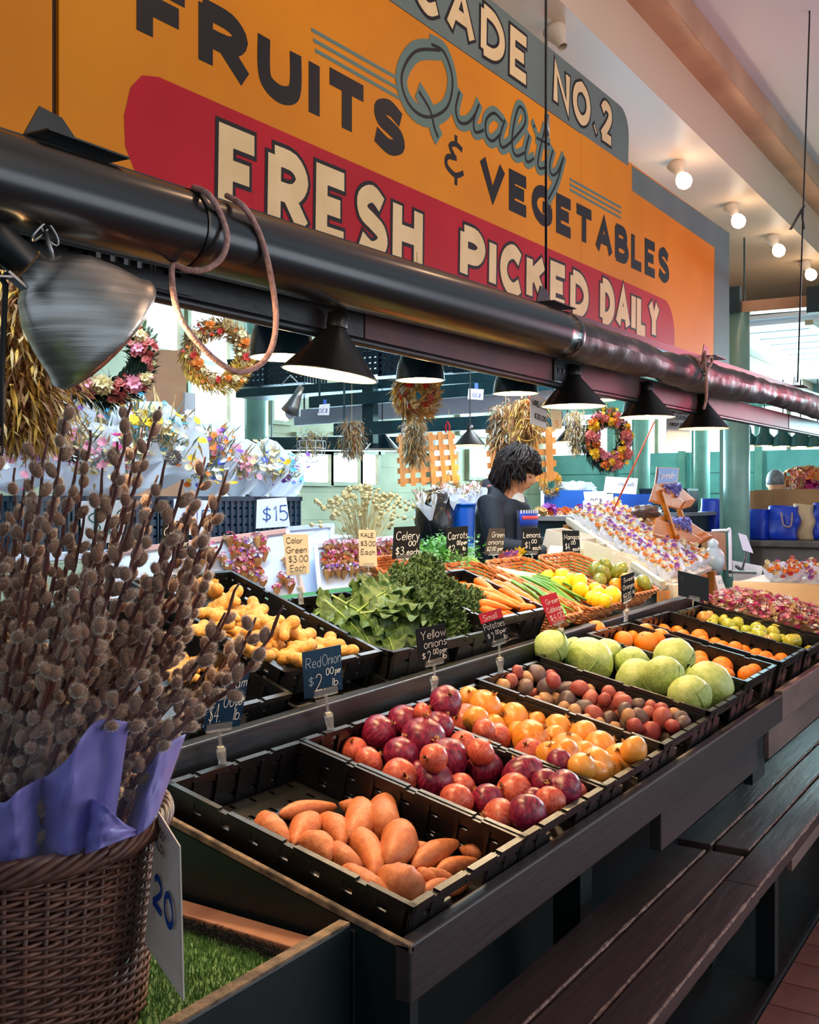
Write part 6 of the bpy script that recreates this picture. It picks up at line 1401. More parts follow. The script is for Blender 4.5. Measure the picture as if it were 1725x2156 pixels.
t = sheet_card('grey notice about cash and credit cards hanging by the far lamp', [(1404, 852), (1455, 853), (1453, 950), (1403, 948)], PX(1430, 900, -1.5), 'card_white', [('OPTIONS', .14, .80, .075), ('CASH', .40, .68, .075), ('CREDIT CARDS', .12, .54, .055)], 'ink', sw=.018)
# overhead cross rails and their shelf of dark crates
Mt('rail_teal', (16, 66, 78), .4, c2=(10, 48, 58), sc=6)
def rail(label, u0, v0, u1, v1, Y, w, h, m='rail_teal', name='overhead_rail'):
    a = PY(u0, v0, Y); b = PY(u1, v1, Y); o = MB().bar(a, b, w, h).build(name, M[m], None, bevel=.004)
    for f in (.04, .96): q = a.lerp(b, f); MB().tube([q, (q.x, q.y, 4.40)], .008, 6).build('hanger', M['teal_dark'], o)
    return tag(o, label, 'rail')
rail('upper dark teal overhead rail carrying the crates', 525, 832, 1180, 790, 6.6, .34, .07)
rail('middle dark teal overhead rail with white cards taped to it', 655, 848, 1180, 806, 6.3, .06, .09)
rail('pale fascia strip under the middle rail', 622, 880, 1180, 838, 6.8, .04, .13, 'pale_board')
rail('lower dark teal rail from which the lattice panels hang', 708, 905, 1190, 882, 6.1, .07, .09)
rail('dark teal awning edge in front of the far windows', 560, 935, 900, 935, 8.2, .3, .13)
p = PY(782, 850, 6.4); tag(MB().box((p.x - .05, 6.35, p.z - .3), (p.x + .05, 6.42, p.z + .15)).build('rail_bracket', M['teal_dark']), 'dark teal upright bracket joining the overhead rails', 'bracket')
dcm = navy_crate_mesh(.4, .3, .24)
for k, (u, v) in enumerate([(560, 822), (640, 816), (800, 800), (880, 798), (960, 796), (1040, 792)]):
    p = PY(u, v, 6.75); tag(inst('storage_crate', dcm, None, (p.x - .2, 6.5, PY(u, v, 6.6).z + .03)), ['dark crate at the left end of the overhead rail', 'second dark crate behind the large cone lamp', 'dark crate right of the large cone lamp', 'dark crate behind the teal dome lamp', 'dark crate right of the teal dome lamp', 'last dark crate at the right of the overhead rail'][k], 'crate', 'dark crates on the overhead rail')
p = PX(758, 735, -3.4); mb = MB().lathe([(.001, .12), (.06, .10), (.12, .04), (.15, -.03)], 8); t = thing('parasol', 'white parasol with red flowers on top of the overhead crates', 'parasol', PY(755, 728, 6.7)); MB().lathe([(.001, .2), (.12, .17), (.24, .08), (.30, -.05)], 8).build('canopy', M['white_paper'], t, False, world=False)
for k in range(5): inst('printed_flower', mini_flower_mesh(['orange', 'red'], 5, .02, .025), t, (math.cos(k * 1.3) * .17, math.sin(k * 1.3) * .17, .14), Euler((0, .4, k * 1.3)))
# lamps of the flower stall
cone_lamp(PX(805, 945, -4.5), .13, .14, 'teal cone lamp left of the lattice panel', 'shade_teal', 6, bulb=False); cone_lamp(PX(990, 937, -3.2), .10, .11, 'lit cone lamp between the lattice panels', 'shade_dark', 8); cone_lamp(PX(1195, 930, -3.0), .09, .10, 'lit cone lamp partly hidden behind the peach grass', 'shade_dark', 7)
p = PX(612, 868, -4.6); t = thing('bell_lamp', 'small grey reflector lamp under the overhead rail', 'lamp', p); MB().lathe([(.07, 0), (.05, .06), (.03, .13), (.02, .2)], 20, Matrix.Rotation(.5, 4, 'Y')).build('shade', M['steel'], t, True, world=False, solid=.002); MB().blob((0, 0, .0), (.04, .04, .05)).build('bulb', M['card_white'], t, True, world=False); MB().tube([(.09, 0, .18), (.0, .0, .26), (-.1, .02, .2)], .004, 6).build('cord', M['card_white'], t, True, world=False)
for k, u in enumerate((1572, 1610, 1649, 1686, 1722)):
    p = PY(u, 938 + k, 9.6); t = thing('bell_lamp', ['green bell lamp half hidden by the column', 'first whole green bell lamp right of the column', 'second green bell lamp right of the column', 'third green bell lamp right of the column', 'green bell lamp at the right frame edge'][k], 'lamp', p, group='green bell lamps beyond the column')
    MB().lathe([(.105, 0), (.10, .03), (.08, .085), (.05, .115), (.045, .16), (.03, .19), (.012, .20)], 24).build('shade', M['shade_green'], t, True, world=False); MB().lathe([(.103, .001), (.095, .03), (.06, .09)], 24).build('shade_lining', M['shade_inner'], t, True, world=False)
    MB().lathe([(0, -.012), (.03, .0), (.03, .05)], 12).build('bulb', M['bulb_warm'], t, True, world=False); MB().tube([(0, 0, .2), (0, 0, .6)], .006, 6).build('cord', M['cord'], t, world=False)
rail('pale crossbar from which the green bell lamps hang', 1560, 882, 1760, 898, 9.6, .05, .05, 'frame_paint')
# pink board and poster behind the wreaths
q = [PX(u, v, -5.4) for u, v in ((278, 735), (392, 738), (394, 895), (268, 890))]; q[2].z = q[3].z = .17; tag(MB().prism(q, (-.02, 0, 0)).build('backdrop_board', M['pink_board']), 'large plain pinkish board standing behind the bouquets', 'board')
q = [PX(u, v, -5.38) for u, v in ((390, 826), (412, 828), (412, 905), (388, 900))]; tag(MB().prism(q, (-.02, 0, 0)).build('paper_sheet', M['white_paper']), 'narrow white sheet beside the pinkish board', 'panel')
# ================================================================ right-hand flower tables
SN = Vector((.287, 0, .958)); SP0 = Vector((-1.75, 5.6, 1.18))
def onS(u, v, h=0): return PP(u, v, SP0 + SN * h, SN)
q = [onS(1195, 1098), onS(1300, 1072), onS(1500, 1195), onS(1395, 1235)]
t = thing('flower_slope', 'sloping wooden table packed with white flower cones', 'table', (q[3].x, q[3].y, 0)); MB().prism(q, -SN * .02).build('table_top', M['carton'], t); rl = []
MB().bar(q[0] + SN * .01, q[3] + SN * .01, .025, .03).build('front_rail', M['carton'], t)
for a in q: MB().box((a.x - .02, a.y - .02, 0), (a.x + .02, a.y + .02, a.z - .02)).build('table_leg', M['pale_wood'], t)
cups = []
for ks in (('orange', 'tan', 'cream'), ('red', 'orange', 'rose'), ('pink', 'purple', 'cream'), ('rose', 'yellow', 'tan')):
    mb = MB(); mb.cm = 3; mb.lathe([(.006, -.055), (.036, .0), (.042, .02)], 8)
    for k in range(14): flower(mb, Vector((random.gauss(0, .016), random.gauss(0, .016), rnd(.012, .034))), Vector((rnd(-.5, .5), rnd(-.5, .5), 1)), .014, k % 3, 6)
    cups.append(mb.mesh('flower_cone', fmats(ks) + [M['white_paper']]))
n = 0
for i in range(12):
    for j in range(5):
        a = q[0].lerp(q[3], (i + .5) / 12); b = q[1].lerp(q[2], (i + .5) / 12); c = a.lerp(b, (j + .5) / 5.4) + SN * .045
        o = inst('flower_cone', cups[(i * 3 + j * 5 + n) % 4], None, c, Euler((rnd(-.3, .3) + .5, rnd(-.2, .4) + .35, rnd(-.5, .5))), rnd(.95, 1.2)); tag(o, 'flower cone', 'flower cone', 'flower cones on the sloping table'); n += 1; o['label'] = 'white flower cone on the sloping table, %s row from the seller, %s from the front' % (ORD[i], ORD[j])
# tarp table at far right with more cones
tz = 1.22; p0 = PY(1600, 1225, 5.4)
def tarp(i, j):
    u = 1548 + i * 210; v = (1238 + i * 20) + j * (58 - 18 * i) ; pt = PZ(u, 1232 + i * 6, tz - .02) if 0 else None
    X = -1.47 + i * 1.6; Y = 5.39 - .10 * j * (1 if j < .3 else 1) ; z = 1.13 - max(0, j - .12) * .26 - .015 * math.sin(i * 9 + j * 2) * j
    return Vector((X, Y - .02 * math.sin(i * 17) * j, z))
t = thing('flower_table', 'table under a draped tan cloth with flower cones on it', 'table', (-.6, 5.7, 0))
MB().box((-1.47, 5.39, 1.09), (.13, 6.1, 1.125)).build('table_top', M['carton'], t); MB().grid(tarp, 40, 12).build('draped_cloth', M['tarp'], t, True, solid=.003)
for xx in (-1.4, .05):
    for yy in (5.45, 6.05): MB().box((xx - .02, yy - .02, 0), (xx + .02, yy + .02, 1.09)).build('table_leg', M['pale_wood'], t)
for i in range(13):
    for j in range(4):
        o = inst('flower_cone', cups[(i + j * 3) % 4], None, (-1.30 + i * .108 + rnd(-.02, .02), 5.50 + j * .13, 1.165 + rnd(0, .01)), Euler((.9, rnd(-.3, .3), rnd(-.6, .6))), rnd(1.0, 1.25)); tag(o, 'flower cone', 'flower cone', 'flower cones on the tan cloth'); o['label'] = 'white flower cone on the tan cloth, %s from the left in the %s row' % (ORD[i], ORD[j])
# pink dried flowers piled in the far crate
cr = CR['pinkflowers']; mb = MB(); ks = ['pink', 'rose', 'cream', 'white', 'mag', 'tan', 'pink']
for k in range(1500):
    a = random.random(); b = random.random(); h = .03 + .05 * math.sin(math.pi * a) ** .5 * math.sin(math.pi * b) ** .5 + rnd(-.02, .02)
    c = cr['o'] + cr['e'] * (.02 + a * (cr['L'] - .04)) + Vector((0, .02 + b * (cr['W'] - .04), 0)) + cr['n'] * (h - .03); flower(mb, c, cr['n'] + rdir() * .7, rnd(.010, .019), k % 7, 6, .7)
mb.cm = 0
c0 = cr['o'] - cr['n'] * .03; e_ = cr['e'] * (cr['L'] - .02); mb.cm = 5; mb.add([c0 + cr['e'] * .01, c0 + e_, c0 + e_ + Vector((0, cr['W'] - .01, 0)), c0 + cr['e'] * .01 + Vector((0, cr['W'] - .01, 0))], [(0, 1, 2, 3)])
tag(mb.build('dried_petals', fmats(ks)), 'heap of small pink dried flowers filling the far crate', 'dried flowers', kind='stuff')
# white cartons between the mangos and the cones
def open_box(label, c, L, W, H, rz, m='carton', tilt=0, name='open_carton', cat='box', group=None, th=.006):
    t = thing(name, label, cat, c, Euler((0, tilt, rz)), group)
    MB().box((-L / 2, -W / 2, 0), (L / 2, W / 2, th)).build('bottom', M[m], t, world=False)
    for s in (-1, 1):
        MB().box((s * L / 2 - th / 2, -W / 2, 0), (s * L / 2 + th / 2, W / 2, H)).build('side', M[m], t, world=False); MB().box((-L / 2, s * W / 2 - th / 2, 0), (L / 2, s * W / 2 + th / 2, H)).build('side', M[m], t, world=False)
    return t
open_box('white open carton nearest the mango basket', PX(1358, 1218, -1.86), .30, .34, .10, .1, tilt=.25, group='white cartons'); open_box('white open carton between the mangos and the flower cones', PX(1290, 1190, -2.05), .34, .30, .10, .1, tilt=.25, group='white cartons'); open_box('white open carton behind the mangos card', PX(1215, 1165, -2.28), .30, .30, .10, .1, tilt=.25, group='white cartons')
q_ = [PX(u, v, -2.15) for u, v in ((1187, 1150), (1250, 1160), (1255, 1195), (1172, 1190))]; tag(MB().prism(q_, (-.1, .06, 0)).build('carton_sheet', M['carton']), 'pale angular carton lid under the mangos card', 'lid')
# grey table with dried flowers, blue bin with plastic wrap
a = PX(1108, 1088, -3.3); b = PX(1300, 1088, -2.75)
t = thing('side_table', 'grey table edge with dried flowers behind the seller', 'table', (-3, 6.4, 0)); zt = PX(1180, 1084, -3).z
c = PX(1180, 1084, -3); MB().box((c.x - .35, c.y - .55, zt - .03), (c.x + .35, c.y + 2.6, zt)).build('table_top', M['grey_top'], t); MB().box((c.x - .3, c.y - .5, .17), (c.x + .3, c.y + 2.5, zt - .03)).build('table_body', M['teal_dark'], t)
for k in range(9): tag(inst('dried_posy', mini_flower_mesh([['tan', 'cream'], ['purple', 'orange', 'mag'], ['pink', 'rose', 'cream'], ['rose', 'orange']][k % 4], 14, .05, .03), None, PX(1138 + k * 17, 1084 - (k % 2) * 3, -2.9), None, rnd(.7, 1.1)), 'dried flower posy on the grey table, %s from the left' % ORD[k], 'posy', 'posies on the grey table')
p = PX(1192, 1072, -3.2); t = open_box('blue plastic bin stuffed with clear wrap', (p.x, p.y, p.z), .34, .42, .14, .5, 'blue_plastic', name='plastic_bin', cat='bin', th=.012)
Mt('clear_wrap', (214, 232, 238), .15, alpha=.75, bump=.6, bsc=14, spec=.8)
p = PX(1215, 1035, -3.2); tag(MB().blob(p, (.12, .26, .075), 30, 18, fn=lambda q, d: q * (1 + .35 * mnoise.noise(d * 3.5) + .12 * mnoise.noise(d * 9))).build('plastic_wrap', M['clear_wrap'], None, True), 'crumpled clear plastic wrap heaped in the blue bin', 'plastic wrap')
sheet_card('blank-backed white sheet right of the plastic wrap', [(1276, 1003), (1344, 1007), (1340, 1041), (1271, 1037)], PX(1310, 1030, -2.85), 'card_white', [('Bouquets', .12, .5, .2)], 'chalk_dim', mirror=True, sw=.02)
sheet_card('mirrored white twenty dollar sheet above the flower cones', [(1229, 1035), (1278, 1034), (1277, 1077), (1235, 1080)], PX(1255, 1070, -2.8), 'card_white', [('$20', .2, .35, .3)], 'chalk_grey', mirror=True, sw=.03)
sheet_card('small white card with print in front of the twenty dollar sheet', [(1228, 1054), (1257, 1055), (1262, 1083), (1229, 1084)], PX(1245, 1080, -2.7), 'card_white', [('Sun Flowers', .08, .62, .14)], 'ink', sw=.02)
p = PX(1348, 1068, -3.1); tag(inst('storage_crate', ncm, None, (p.x, p.y, zt)), 'navy crate standing behind the orange pole', 'crate'); p = PX(1320, 1080, -3.0); open_box('blue plastic tub behind the flower cones', (p.x, p.y, zt), .3, .4, .15, .6, 'blue_plastic', name='plastic_tub', cat='tub', th=.01)
Mt('pole_orange', (200, 70, 30), .4, c2=(60, 80, 120), sc=3, lo=.55, hi=.6); a = PX(1378, 888, -2.2); b = PX(1284, 1092, -2.45); tag(MB().tube([a, b], .0055, 8).build('garden_pole', M['pole_orange'], None, True), 'thin orange pole leaning diagonally over the flower cones', 'pole')
# lavender rack: A-frame of honey wood with two sloping trays
lt = thing('lavender_rack', 'honey coloured wooden rack with sloping trays of lavender', 'rack', PX(1460, 1215, -1.95)); LX = -1.98
def lp(u, v, d=0): return PX(u, v, LX) + Vector((-.02, .28, .02)) * d
def tray(side, name, lav):
    near = [lp(u, v) for u, v in side]; far = [p + Vector((-.03, .30, .015)) for p in near]
    MB().prism(near, (-.004, .014, 0)).build('tray_side', M['honey_wood'], lt, bevel=.002); MB().prism(far, (-.004, .014, 0)).build('tray_side', M['honey_wood'], lt, bevel=.002)
    k = len(near)
    for i, j, nm in ((3, 4, 'tray_bottom'), (2, 3, 'tray_front'), (4, 0, 'tray_back')): MB().hexa([near[i], near[j], far[j], far[i]] + [p + Vector((.006, 0, .008)) for p in (near[i], near[j], far[j], far[i])]).build(nm, M['honey_wood'], lt)
    mb = MB()
    for q in range(lav):
        a = near[0].lerp(near[1], rnd(.25, .95)).lerp(near[2], rnd(0, .5)).lerp(far[1], rnd(.05, .85)) + Vector((0, 0, rnd(-.02, .02))); flower(mb, a, rdir(1), rnd(.010, .02), q % 3, 5)
    mb.build('lavender_sachets', [M['lavender2'], M['lavender'], M['lavender2']], lt)['kind'] = 'stuff'
Mt('lavender', (168, 170, 230), .5); Mt('lavender2', (142, 146, 214), .4)
tray([(1377, 1021), (1410, 1030), (1443, 1058), (1432, 1074), (1366, 1056)], 'upper', 260); tray([(1380, 1093), (1430, 1105), (1482, 1138), (1466, 1150), (1374, 1128)], 'lower', 340)
MB().bar(lp(1390, 1034), lp(1446, 1212), .022, .03, (1, 0, 0)).build('leaning_strut', M['honey_wood'], lt, bevel=.002); a = lp(1390, 1034) + Vector((-.03, .32, .015)); b = lp(1446, 1212) + Vector((-.03, .32, .015)); MB().bar(a, b, .022, .03, (1, 0, 0)).build('leaning_strut', M['honey_wood'], lt, bevel=.002)
MB().prism([lp(1440, 1170), lp(1460, 1175), lp(1500, 1212), lp(1470, 1225), lp(1440, 1200)], (-.004, .014, 0)).build('tray_side', M['honey_wood'], lt)
for u, v in ((1393, 1040), (1399, 1060), (1416, 1113), (1421, 1131)): p = lp(u, v) + Vector((.012, -.012, 0)); MB().blob(p, .004, 8, 5).build('screw', M['steel'], lt, True)
sgq = [lp(1386, 985), lp(1428, 987), lp(1425, 1014), lp(1382, 1018)]; MB().prism([p + (p - sgq[0].lerp(sgq[2], .5)) * .12 for p in sgq], (-.01, .02, 0)).build('sign_frame', M['pale_wood'], lt)
Mt('lavender_blue', (84, 120, 200), .5); nsg = Vector((.8, -.5, 0)).normalized(); MB().prism([p + nsg * .003 for p in sgq], nsg * .001).build('sign_face', M['lavender_blue'], lt)
mb = MB(); P = lambda x, y, k=0: sgq[3].lerp(sgq[2], x).lerp(sgq[0].lerp(sgq[1], x), y) + nsg * (.006 + k); text(mb, 'Lavender', P, .06, .28, .5, .035, 2.0, .29, .2); mb.build('sign_lettering', M['card_white'], lt)
p = PX(1348, 1085, -2.3); open_box('wooden drawer box with bottles left of the lavender rack', PX(1352, 1115, -2.35), .2, .2, .1, .4, 'pale_wood', name='wooden_box')
Mt('brown_film', (88, 66, 58), .3, bump=.6, bsc=12, alpha=.9); tag(MB().blob(PX(1362, 1078, -2.3), (.09, .14, .045), 24, 14, fn=lambda q, d: q * (1 + .3 * mnoise.noise(d * 3))).build('plastic_wrap', M['brown_film'], None, True), 'crumpled brown plastic wrap left of the lavender rack', 'plastic wrap')
Mt('bulb_tan', (150, 118, 86), .7, c2=(112, 84, 60), sc=12)
tag(MB().blob(PX(1405, 1165, -2.1), (.07, .10, .07), 20, 14, fn=lambda q, d: q * (1 + .25 * mnoise.noise(d * 4))).build('raffia_bundle', M['bulb_tan'], None, True), 'tangled raffia bundle under the lower lavender tray', 'raffia')
t = thing('clear_bag', 'knotted clear plastic bag of seeds beside the rack', 'bag', PX(1502, 1208, -1.75)); MB().blob((0, 0, .075), (.065, .075, .085), 24, 16, fn=lambda q, d: q * (1 + .14 * mnoise.noise(d * 4))).build('bag', M['clear_wrap'], t, True, world=False); MB().blob((0, 0, .05), (.055, .065, .05), 16, 10).build('seeds', M['bulb_tan'], t, True, world=False); MB().blob((0, 0, .17), (.03, .035, .03), 12, 8, fn=lambda q, d: q * (1 + .3 * mnoise.noise(d * 5))).build('knot', M['clear_wrap'], t, True, world=False)
t = thing('pvc_frame', 'white pipe frame standing behind the clear bag', 'frame', PX(1535, 1215, -1.85)); MB().tube(smooth_path([PX(1500, 1118, -2.0), PX(1530, 1117, -1.9), PX(1537, 1122, -1.88), PX(1538, 1215, -1.85)], 5), .011, 10).build('pipe', M['card_white'], t, True)
q_ = [PX(u, v, -2.05) for u, v in ((1488, 1120), (1528, 1122), (1530, 1200), (1490, 1195))]; tag(MB().prism(q_, (-.06, .08, 0)).build('cardboard_box', M['cardboard']), 'tan cardboard box behind the white pipe frame', 'box')
t = thing('card_stand', 'black clamp stand holding a small white card', 'stand', PX(1565, 1205, -1.5)); MB().tube([PX(1562, 1205, -1.5), PX(1573, 1160, -1.5)], .006, 8).build('stem', M['black_metal'], t, True); MB().bar(PX(1538, 1204, -1.5), PX(1590, 1206, -1.5), .02, .018).build('clamp_body', M['black_metal'], t, bevel=.003); MB().bar(PX(1550, 1192, -1.5), PX(1568, 1204, -1.5), .012, .012).build('lever', M['black_metal'], t); MB().prism([PX(u, v, -1.49) for u, v in ((1555, 1122), (1572, 1127), (1587, 1165), (1565, 1158))], (-.002, 0, 0)).build('card', M['white_paper'], t)
sheet_card('blank white sheet under the black clamp stand', [(1543, 1180), (1606, 1192), (1603, 1232), (1546, 1228)], PX(1570, 1225, -1.55), 'card_white', [])
sheet_card('narrow white price tag hanging left of the pink dried flowers', [(1506, 1212), (1518, 1211), (1530, 1243), (1514, 1250)], PX(1518, 1245, -1.45), 'card_white', [('$5', .2, .5, .2)], 'chalk_dim', sw=.04)
sheet_card('maroon tag beside the pink dried flowers', [(1518, 1250), (1537, 1246), (1541, 1268), (1526, 1273)], PX(1530, 1268, -1.42), 'sign_red', [('Dried', .15, .5, .2)], 'chalk'); sheet_card('dark grey tag beside the maroon tag', [(1537, 1246), (1556, 1246), (1560, 1264), (1542, 1268)], PX(1550, 1264, -1.42), 'card_black', [('Flowers', .1, .5, .18)], 'chalk_dim')
for k, (u, v) in enumerate(((1420, 1272), (1445, 1270))): tag(MB().box((-.03, -.05, 0), (.03, .05, .11), Matrix.Translation(PX(u, v + 6, -1.6)) @ Matrix.Rotation(.5, 4, 'Z')).build('paper_bag', M['fl_pink'] if 0 else M['carton'], None), ['small pale paper bag behind the blank black card', 'second pale paper bag behind the blank black card'][k], 'bag')
Mt('glass_clear', (220, 214, 200), .05, trans=.7, alpha=.4); p = PX(1402, 1270, -1.6); t = thing('acrylic_holder', 'clear acrylic card holder left of the blank black card', 'holder', p); MB().hexa([p + RT * a + FW * b + UP * c for c in (-.02, .11) for a, b in ((-.03, -.01), (.03, -.01), (.03, .01), (-.03, .01))]).build('sleeve', M['glass_clear'], t, bevel=.003); MB().hexa([p + RT * a + FW * b + UP * c for c in (.02, .06) for a, b in ((-.02, -.004), (.02, -.004), (.02, .004), (-.02, .004))]).build('insert_card', M['onion_yellow'], t)
# counter beyond the column: blue tubs and bags, paper bag, boxes, flowers
CZ = 1.212
def ctr(u, y=9.1): r = ray(u, 1100); k = y / r.y; return Vector((r.x * k, y, CZ))
def bag(label, u0, u1, v_top, y, dpt, m, name='shopping_bag', handle=False, wr=.05, cat='bag'):
    a = ctr(u0, y); b = ctr(u1, y); H = PY((u0 + u1) / 2, v_top, y).z - CZ; t = thing(name, label, cat, a.lerp(b, .5)); W = (b - a).length; x = (b - a).normalized()
    def fn(i, j):
        an = i * 2 * math.pi; e = .45; cx = math.copysign(abs(math.cos(an)) ** e, math.cos(an)); cy = math.copysign(abs(math.sin(an)) ** e, math.sin(an)); k = (.88 + .12 * math.sin(j * 3)) * (1 - .12 * j)
        q = x * cx * W / 2 * k + Vector((-x.y, x.x, 0)) * cy * dpt / 2 * k + UP * (H * j); return q + Vector((mnoise.noise(q * 9), mnoise.noise(q * 9 + Vector((3, 0, 0))), mnoise.noise(q * 7) * (.6 if j > .9 else 0))) * wr * .3
    MB().grid(fn, 40, 14).build('bag_body', M[m], t, True, world=False, solid=.003); MB().box((-W * .38, -dpt * .38, 0), (W * .38, dpt * .38, .01)).build('bag_base', M[m], t, world=False)
    if handle: MB().tube(smooth_path([UP * H * .8 - FW * (dpt * .5 + .02) + RT * (-.09), UP * H * .45 - FW * (dpt * .5 + .04) + RT * (-.08), UP * H * .42 - FW * (dpt * .5 + .04) + RT * (-.02), UP * H * .8 - FW * (dpt * .5 + .02)], 5), .007, 6).build('handle', M['rope'], t, True, world=False)
    return t
bag('bright blue plastic tub next to the column', 1577, 1622, 1072, 9.0, .3, 'blue_bag', 'plastic_tub', wr=.03, cat='tub'); bag('big blue woven shopping bag with a rope handle', 1612, 1690, 1065, 9.12, .35, 'blue_bag', handle=True, wr=.12); bag('crumpled tan paper bag on the far counter', 1668, 1718, 1062, 9.2, .26, 'tarp', 'paper_bag', wr=.08); bag('blue shopping bag at the right frame edge', 1705, 1790, 1060, 9.3, .3, 'blue_bag', wr=.12)
bag('blue plastic tub left of the column', 1478, 1526, 1050, 9.3, .3, 'blue_bag', 'plastic_tub', wr=.03, cat='tub')
for k, (u, v, w, lb) in enumerate([(1605, 1052, .42, 'open cardboard box behind the blue tub'), (1648, 1050, .36, 'cardboard box behind the blue shopping bag'), (1698, 1048, .44, 'cardboard box behind the paper bag')]):
    p = PY(u, v + 22, 9.75); open_box(lb, (p.x, 9.62, CZ), w, .3, max(.1, PY(u, v - 18, 9.75).z - CZ), rnd(-.1, .1), 'cardboard', name='cardboard_box', group='cardboard boxes on the far counter', th=.008)
for k, (u, v, ks, r, lb) in enumerate([(1700, 1012, ['orange', 'rose', 'tan'], .26, 'orange flower mass at the far right'), (1710, 1040, ['mag', 'purple', 'mag'], .24, 'magenta flower mass at the far right'), (1668, 1022, ['yellow', 'orange', 'cream'], .13, 'small yellow flower bunch right of the seated man'), (1672, 1042, ['white', 'white', 'cream'], .2, 'white flower bunch behind the cardboard boxes')]):
    mb = MB(); c = PY(u, v, 11.2)
    for j in range(130): d = rdir(.3); flower(mb, c + Vector((d.x * r, d.y * r * .6, d.z * r * .5)), d, rnd(.03, .06), j % 3, 7)
    tag(mb.build('flower_mass', fmats(ks)), lb, 'flowers', kind='stuff')
# ================================================================ people
Mt('skin', (222, 158, 116), .5, c2=(208, 140, 100), sc=6, sub=.15); Mt('hair_black', (16, 12, 13), .55, c2=(34, 20, 18), sc=14, stretch=(1, 1, .3), spec=.25); Mt('hair_grey', (120, 118, 116), .5, c2=(80, 78, 78), sc=20); Mt('hoodie', (16, 26, 40), .75, c2=(10, 18, 30), sc=9, bump=.2, bsc=18); Mt('tee', (226, 222, 214), .7); Mt('apron', (18, 26, 52), .7); Mt('stripe_blue', (24, 70, 190), .7); Mt('stripe_red', (226, 70, 70), .7); Mt('lip', (186, 96, 84), .5); Mt('eye_dark', (28, 18, 16), .3); Mt('denim', (30, 38, 56), .8)
def remeshed(mb, name, m, vox, smooth_it=4, par=None):
    o = bpy.data.objects.new(name, mb.mesh(name, m)); COL.objects.link(o)
    r_ = o.modifiers.new('r', 'REMESH'); r_.mode = 'VOXEL'; r_.voxel_size = vox; s_ = o.modifiers.new('s', 'SMOOTH'); s_.iterations = smooth_it; s_.factor = .5
    dg = bpy.context.evaluated_depsgraph_get(); me = bpy.data.meshes.new_from_object(o.evaluated_get(dg)); bpy.data.objects.remove(o)
    me.polygons.foreach_set('use_smooth', [True] * len(me.polygons))
    if not me.materials: me.materials.append(m)
    return inst(name, me, par)
pp = PX(1062, 1170, -2.62); gz = .17
pe = thing('person', 'seller in a dark hooded top and striped apron looking down', 'person', (pp.x, pp.y, gz))
fwd = (RT * .86 - FW * .50).normalized(); sd = Vector((-fwd.y, fwd.x, 0))           # sd: person's left (away from the camera)
def L_(f, s, z): return fwd * f + sd * s + UP * (z - gz)
dpp = depth(pp); px1 = dpp / F_PX
def hz(v): return CAMZ + (HORIZ - v) * px1
hc = PD(1090, 994, dpp); hoff = hc - Vector((pp.x, pp.y, gz)); HF = hoff.dot(fwd); HS = hoff.dot(sd)
# head: sculpted egg, tilted down
tilt = R(20); hf = (fwd * math.cos(tilt) - UP * math.sin(tilt)); hu = (UP * math.cos(tilt) + fwd * math.sin(tilt))
def headfn(q, d):
    f, s, u = d.x, d.y, d.z
    x = .098 * f; y = .076 * s; z = .118 * u
    if u < -.1: k = min(1, (-u - .1) / .9); y *= 1 - .42 * k; x = x * (1 - .18 * k) + .012 * k
    if f > .3:
        a = math.exp(-((s) / .16) ** 2) * f
        x += .026 * a * math.exp(-((u + .20) / .14) ** 2) + .010 * a * math.exp(-((u + .02) / .12) ** 2)      # nose, bridge
        x += .011 * math.exp(-((s) / .26) ** 2) * math.exp(-((u + .52) / .09) ** 2)                            # lips
        x += .012 * math.exp(-((s) / .3) ** 2) * math.exp(-((u + .86) / .12) ** 2)                             # chin
        x -= .010 * math.exp(-((abs(s) - .38) / .16) ** 2) * math.exp(-((u - .04) / .10) ** 2)                 # eye sockets
        x += .006 * math.exp(-((abs(s) - .45) / .25) ** 2) * math.exp(-((u + .25) / .18) ** 2)                 # cheeks
    return hf * x + sd * y + hu * z
body = MB(); hb = hoff
body.blob(hb, 1, 72, 56, fn=headfn)
for s in (-1, 1): body.blob(hb + hf * -.005 + sd * s * .074 + hu * -.02, (.017, .012, .03), 12, 10)
nb = L_(HF - .045, HS, hz(1052)); body.tube([hb + hf * -.03 - hu * .06, hb.lerp(nb, .6), nb, nb - UP * .08], [.052, .05, .056, .075], 20)
elb = {}; hand = {}
for s in (-1, 1):
    sh = L_(HF - .09, HS + s * .165, hz(1060)); el = L_(HF - .02, HS + s * .22, hz(1147)); wr = L_(HF + .22, HS + s * .12, hz(1162)); elb[s] = (sh, el, wr)
    body.tube([sh.lerp(nb, .7), sh, el, wr, wr + fwd * .05], [.04, .04, .035, .026, .03], 12)
    body.blob(wr + fwd * .08, (.028, .040, .016), 14, 10, axes(fwd, sd, UP))
    for k in range(4): a = wr + fwd * .10 + sd * (k - 1.5) * .018; body.tube([a, a + fwd * .035 - UP * .008, a + fwd * .055 - UP * .028], [.009, .0085, .0065], 8)
    a = wr + fwd * .06 - sd * s * .032; body.tube([a, a + fwd * .03 - sd * s * .018, a + fwd * .05 - sd * s * .016 - UP * .012], [.011, .009, .007], 8)
o = remeshed(body, 'body', M['skin'], .005, 3, pe)
def onface(f_, s_, u_):      # point on the face surface in direction (f, s, u)
    d = Vector((f_, s_, u_)).normalized(); return hb + headfn(None, d)
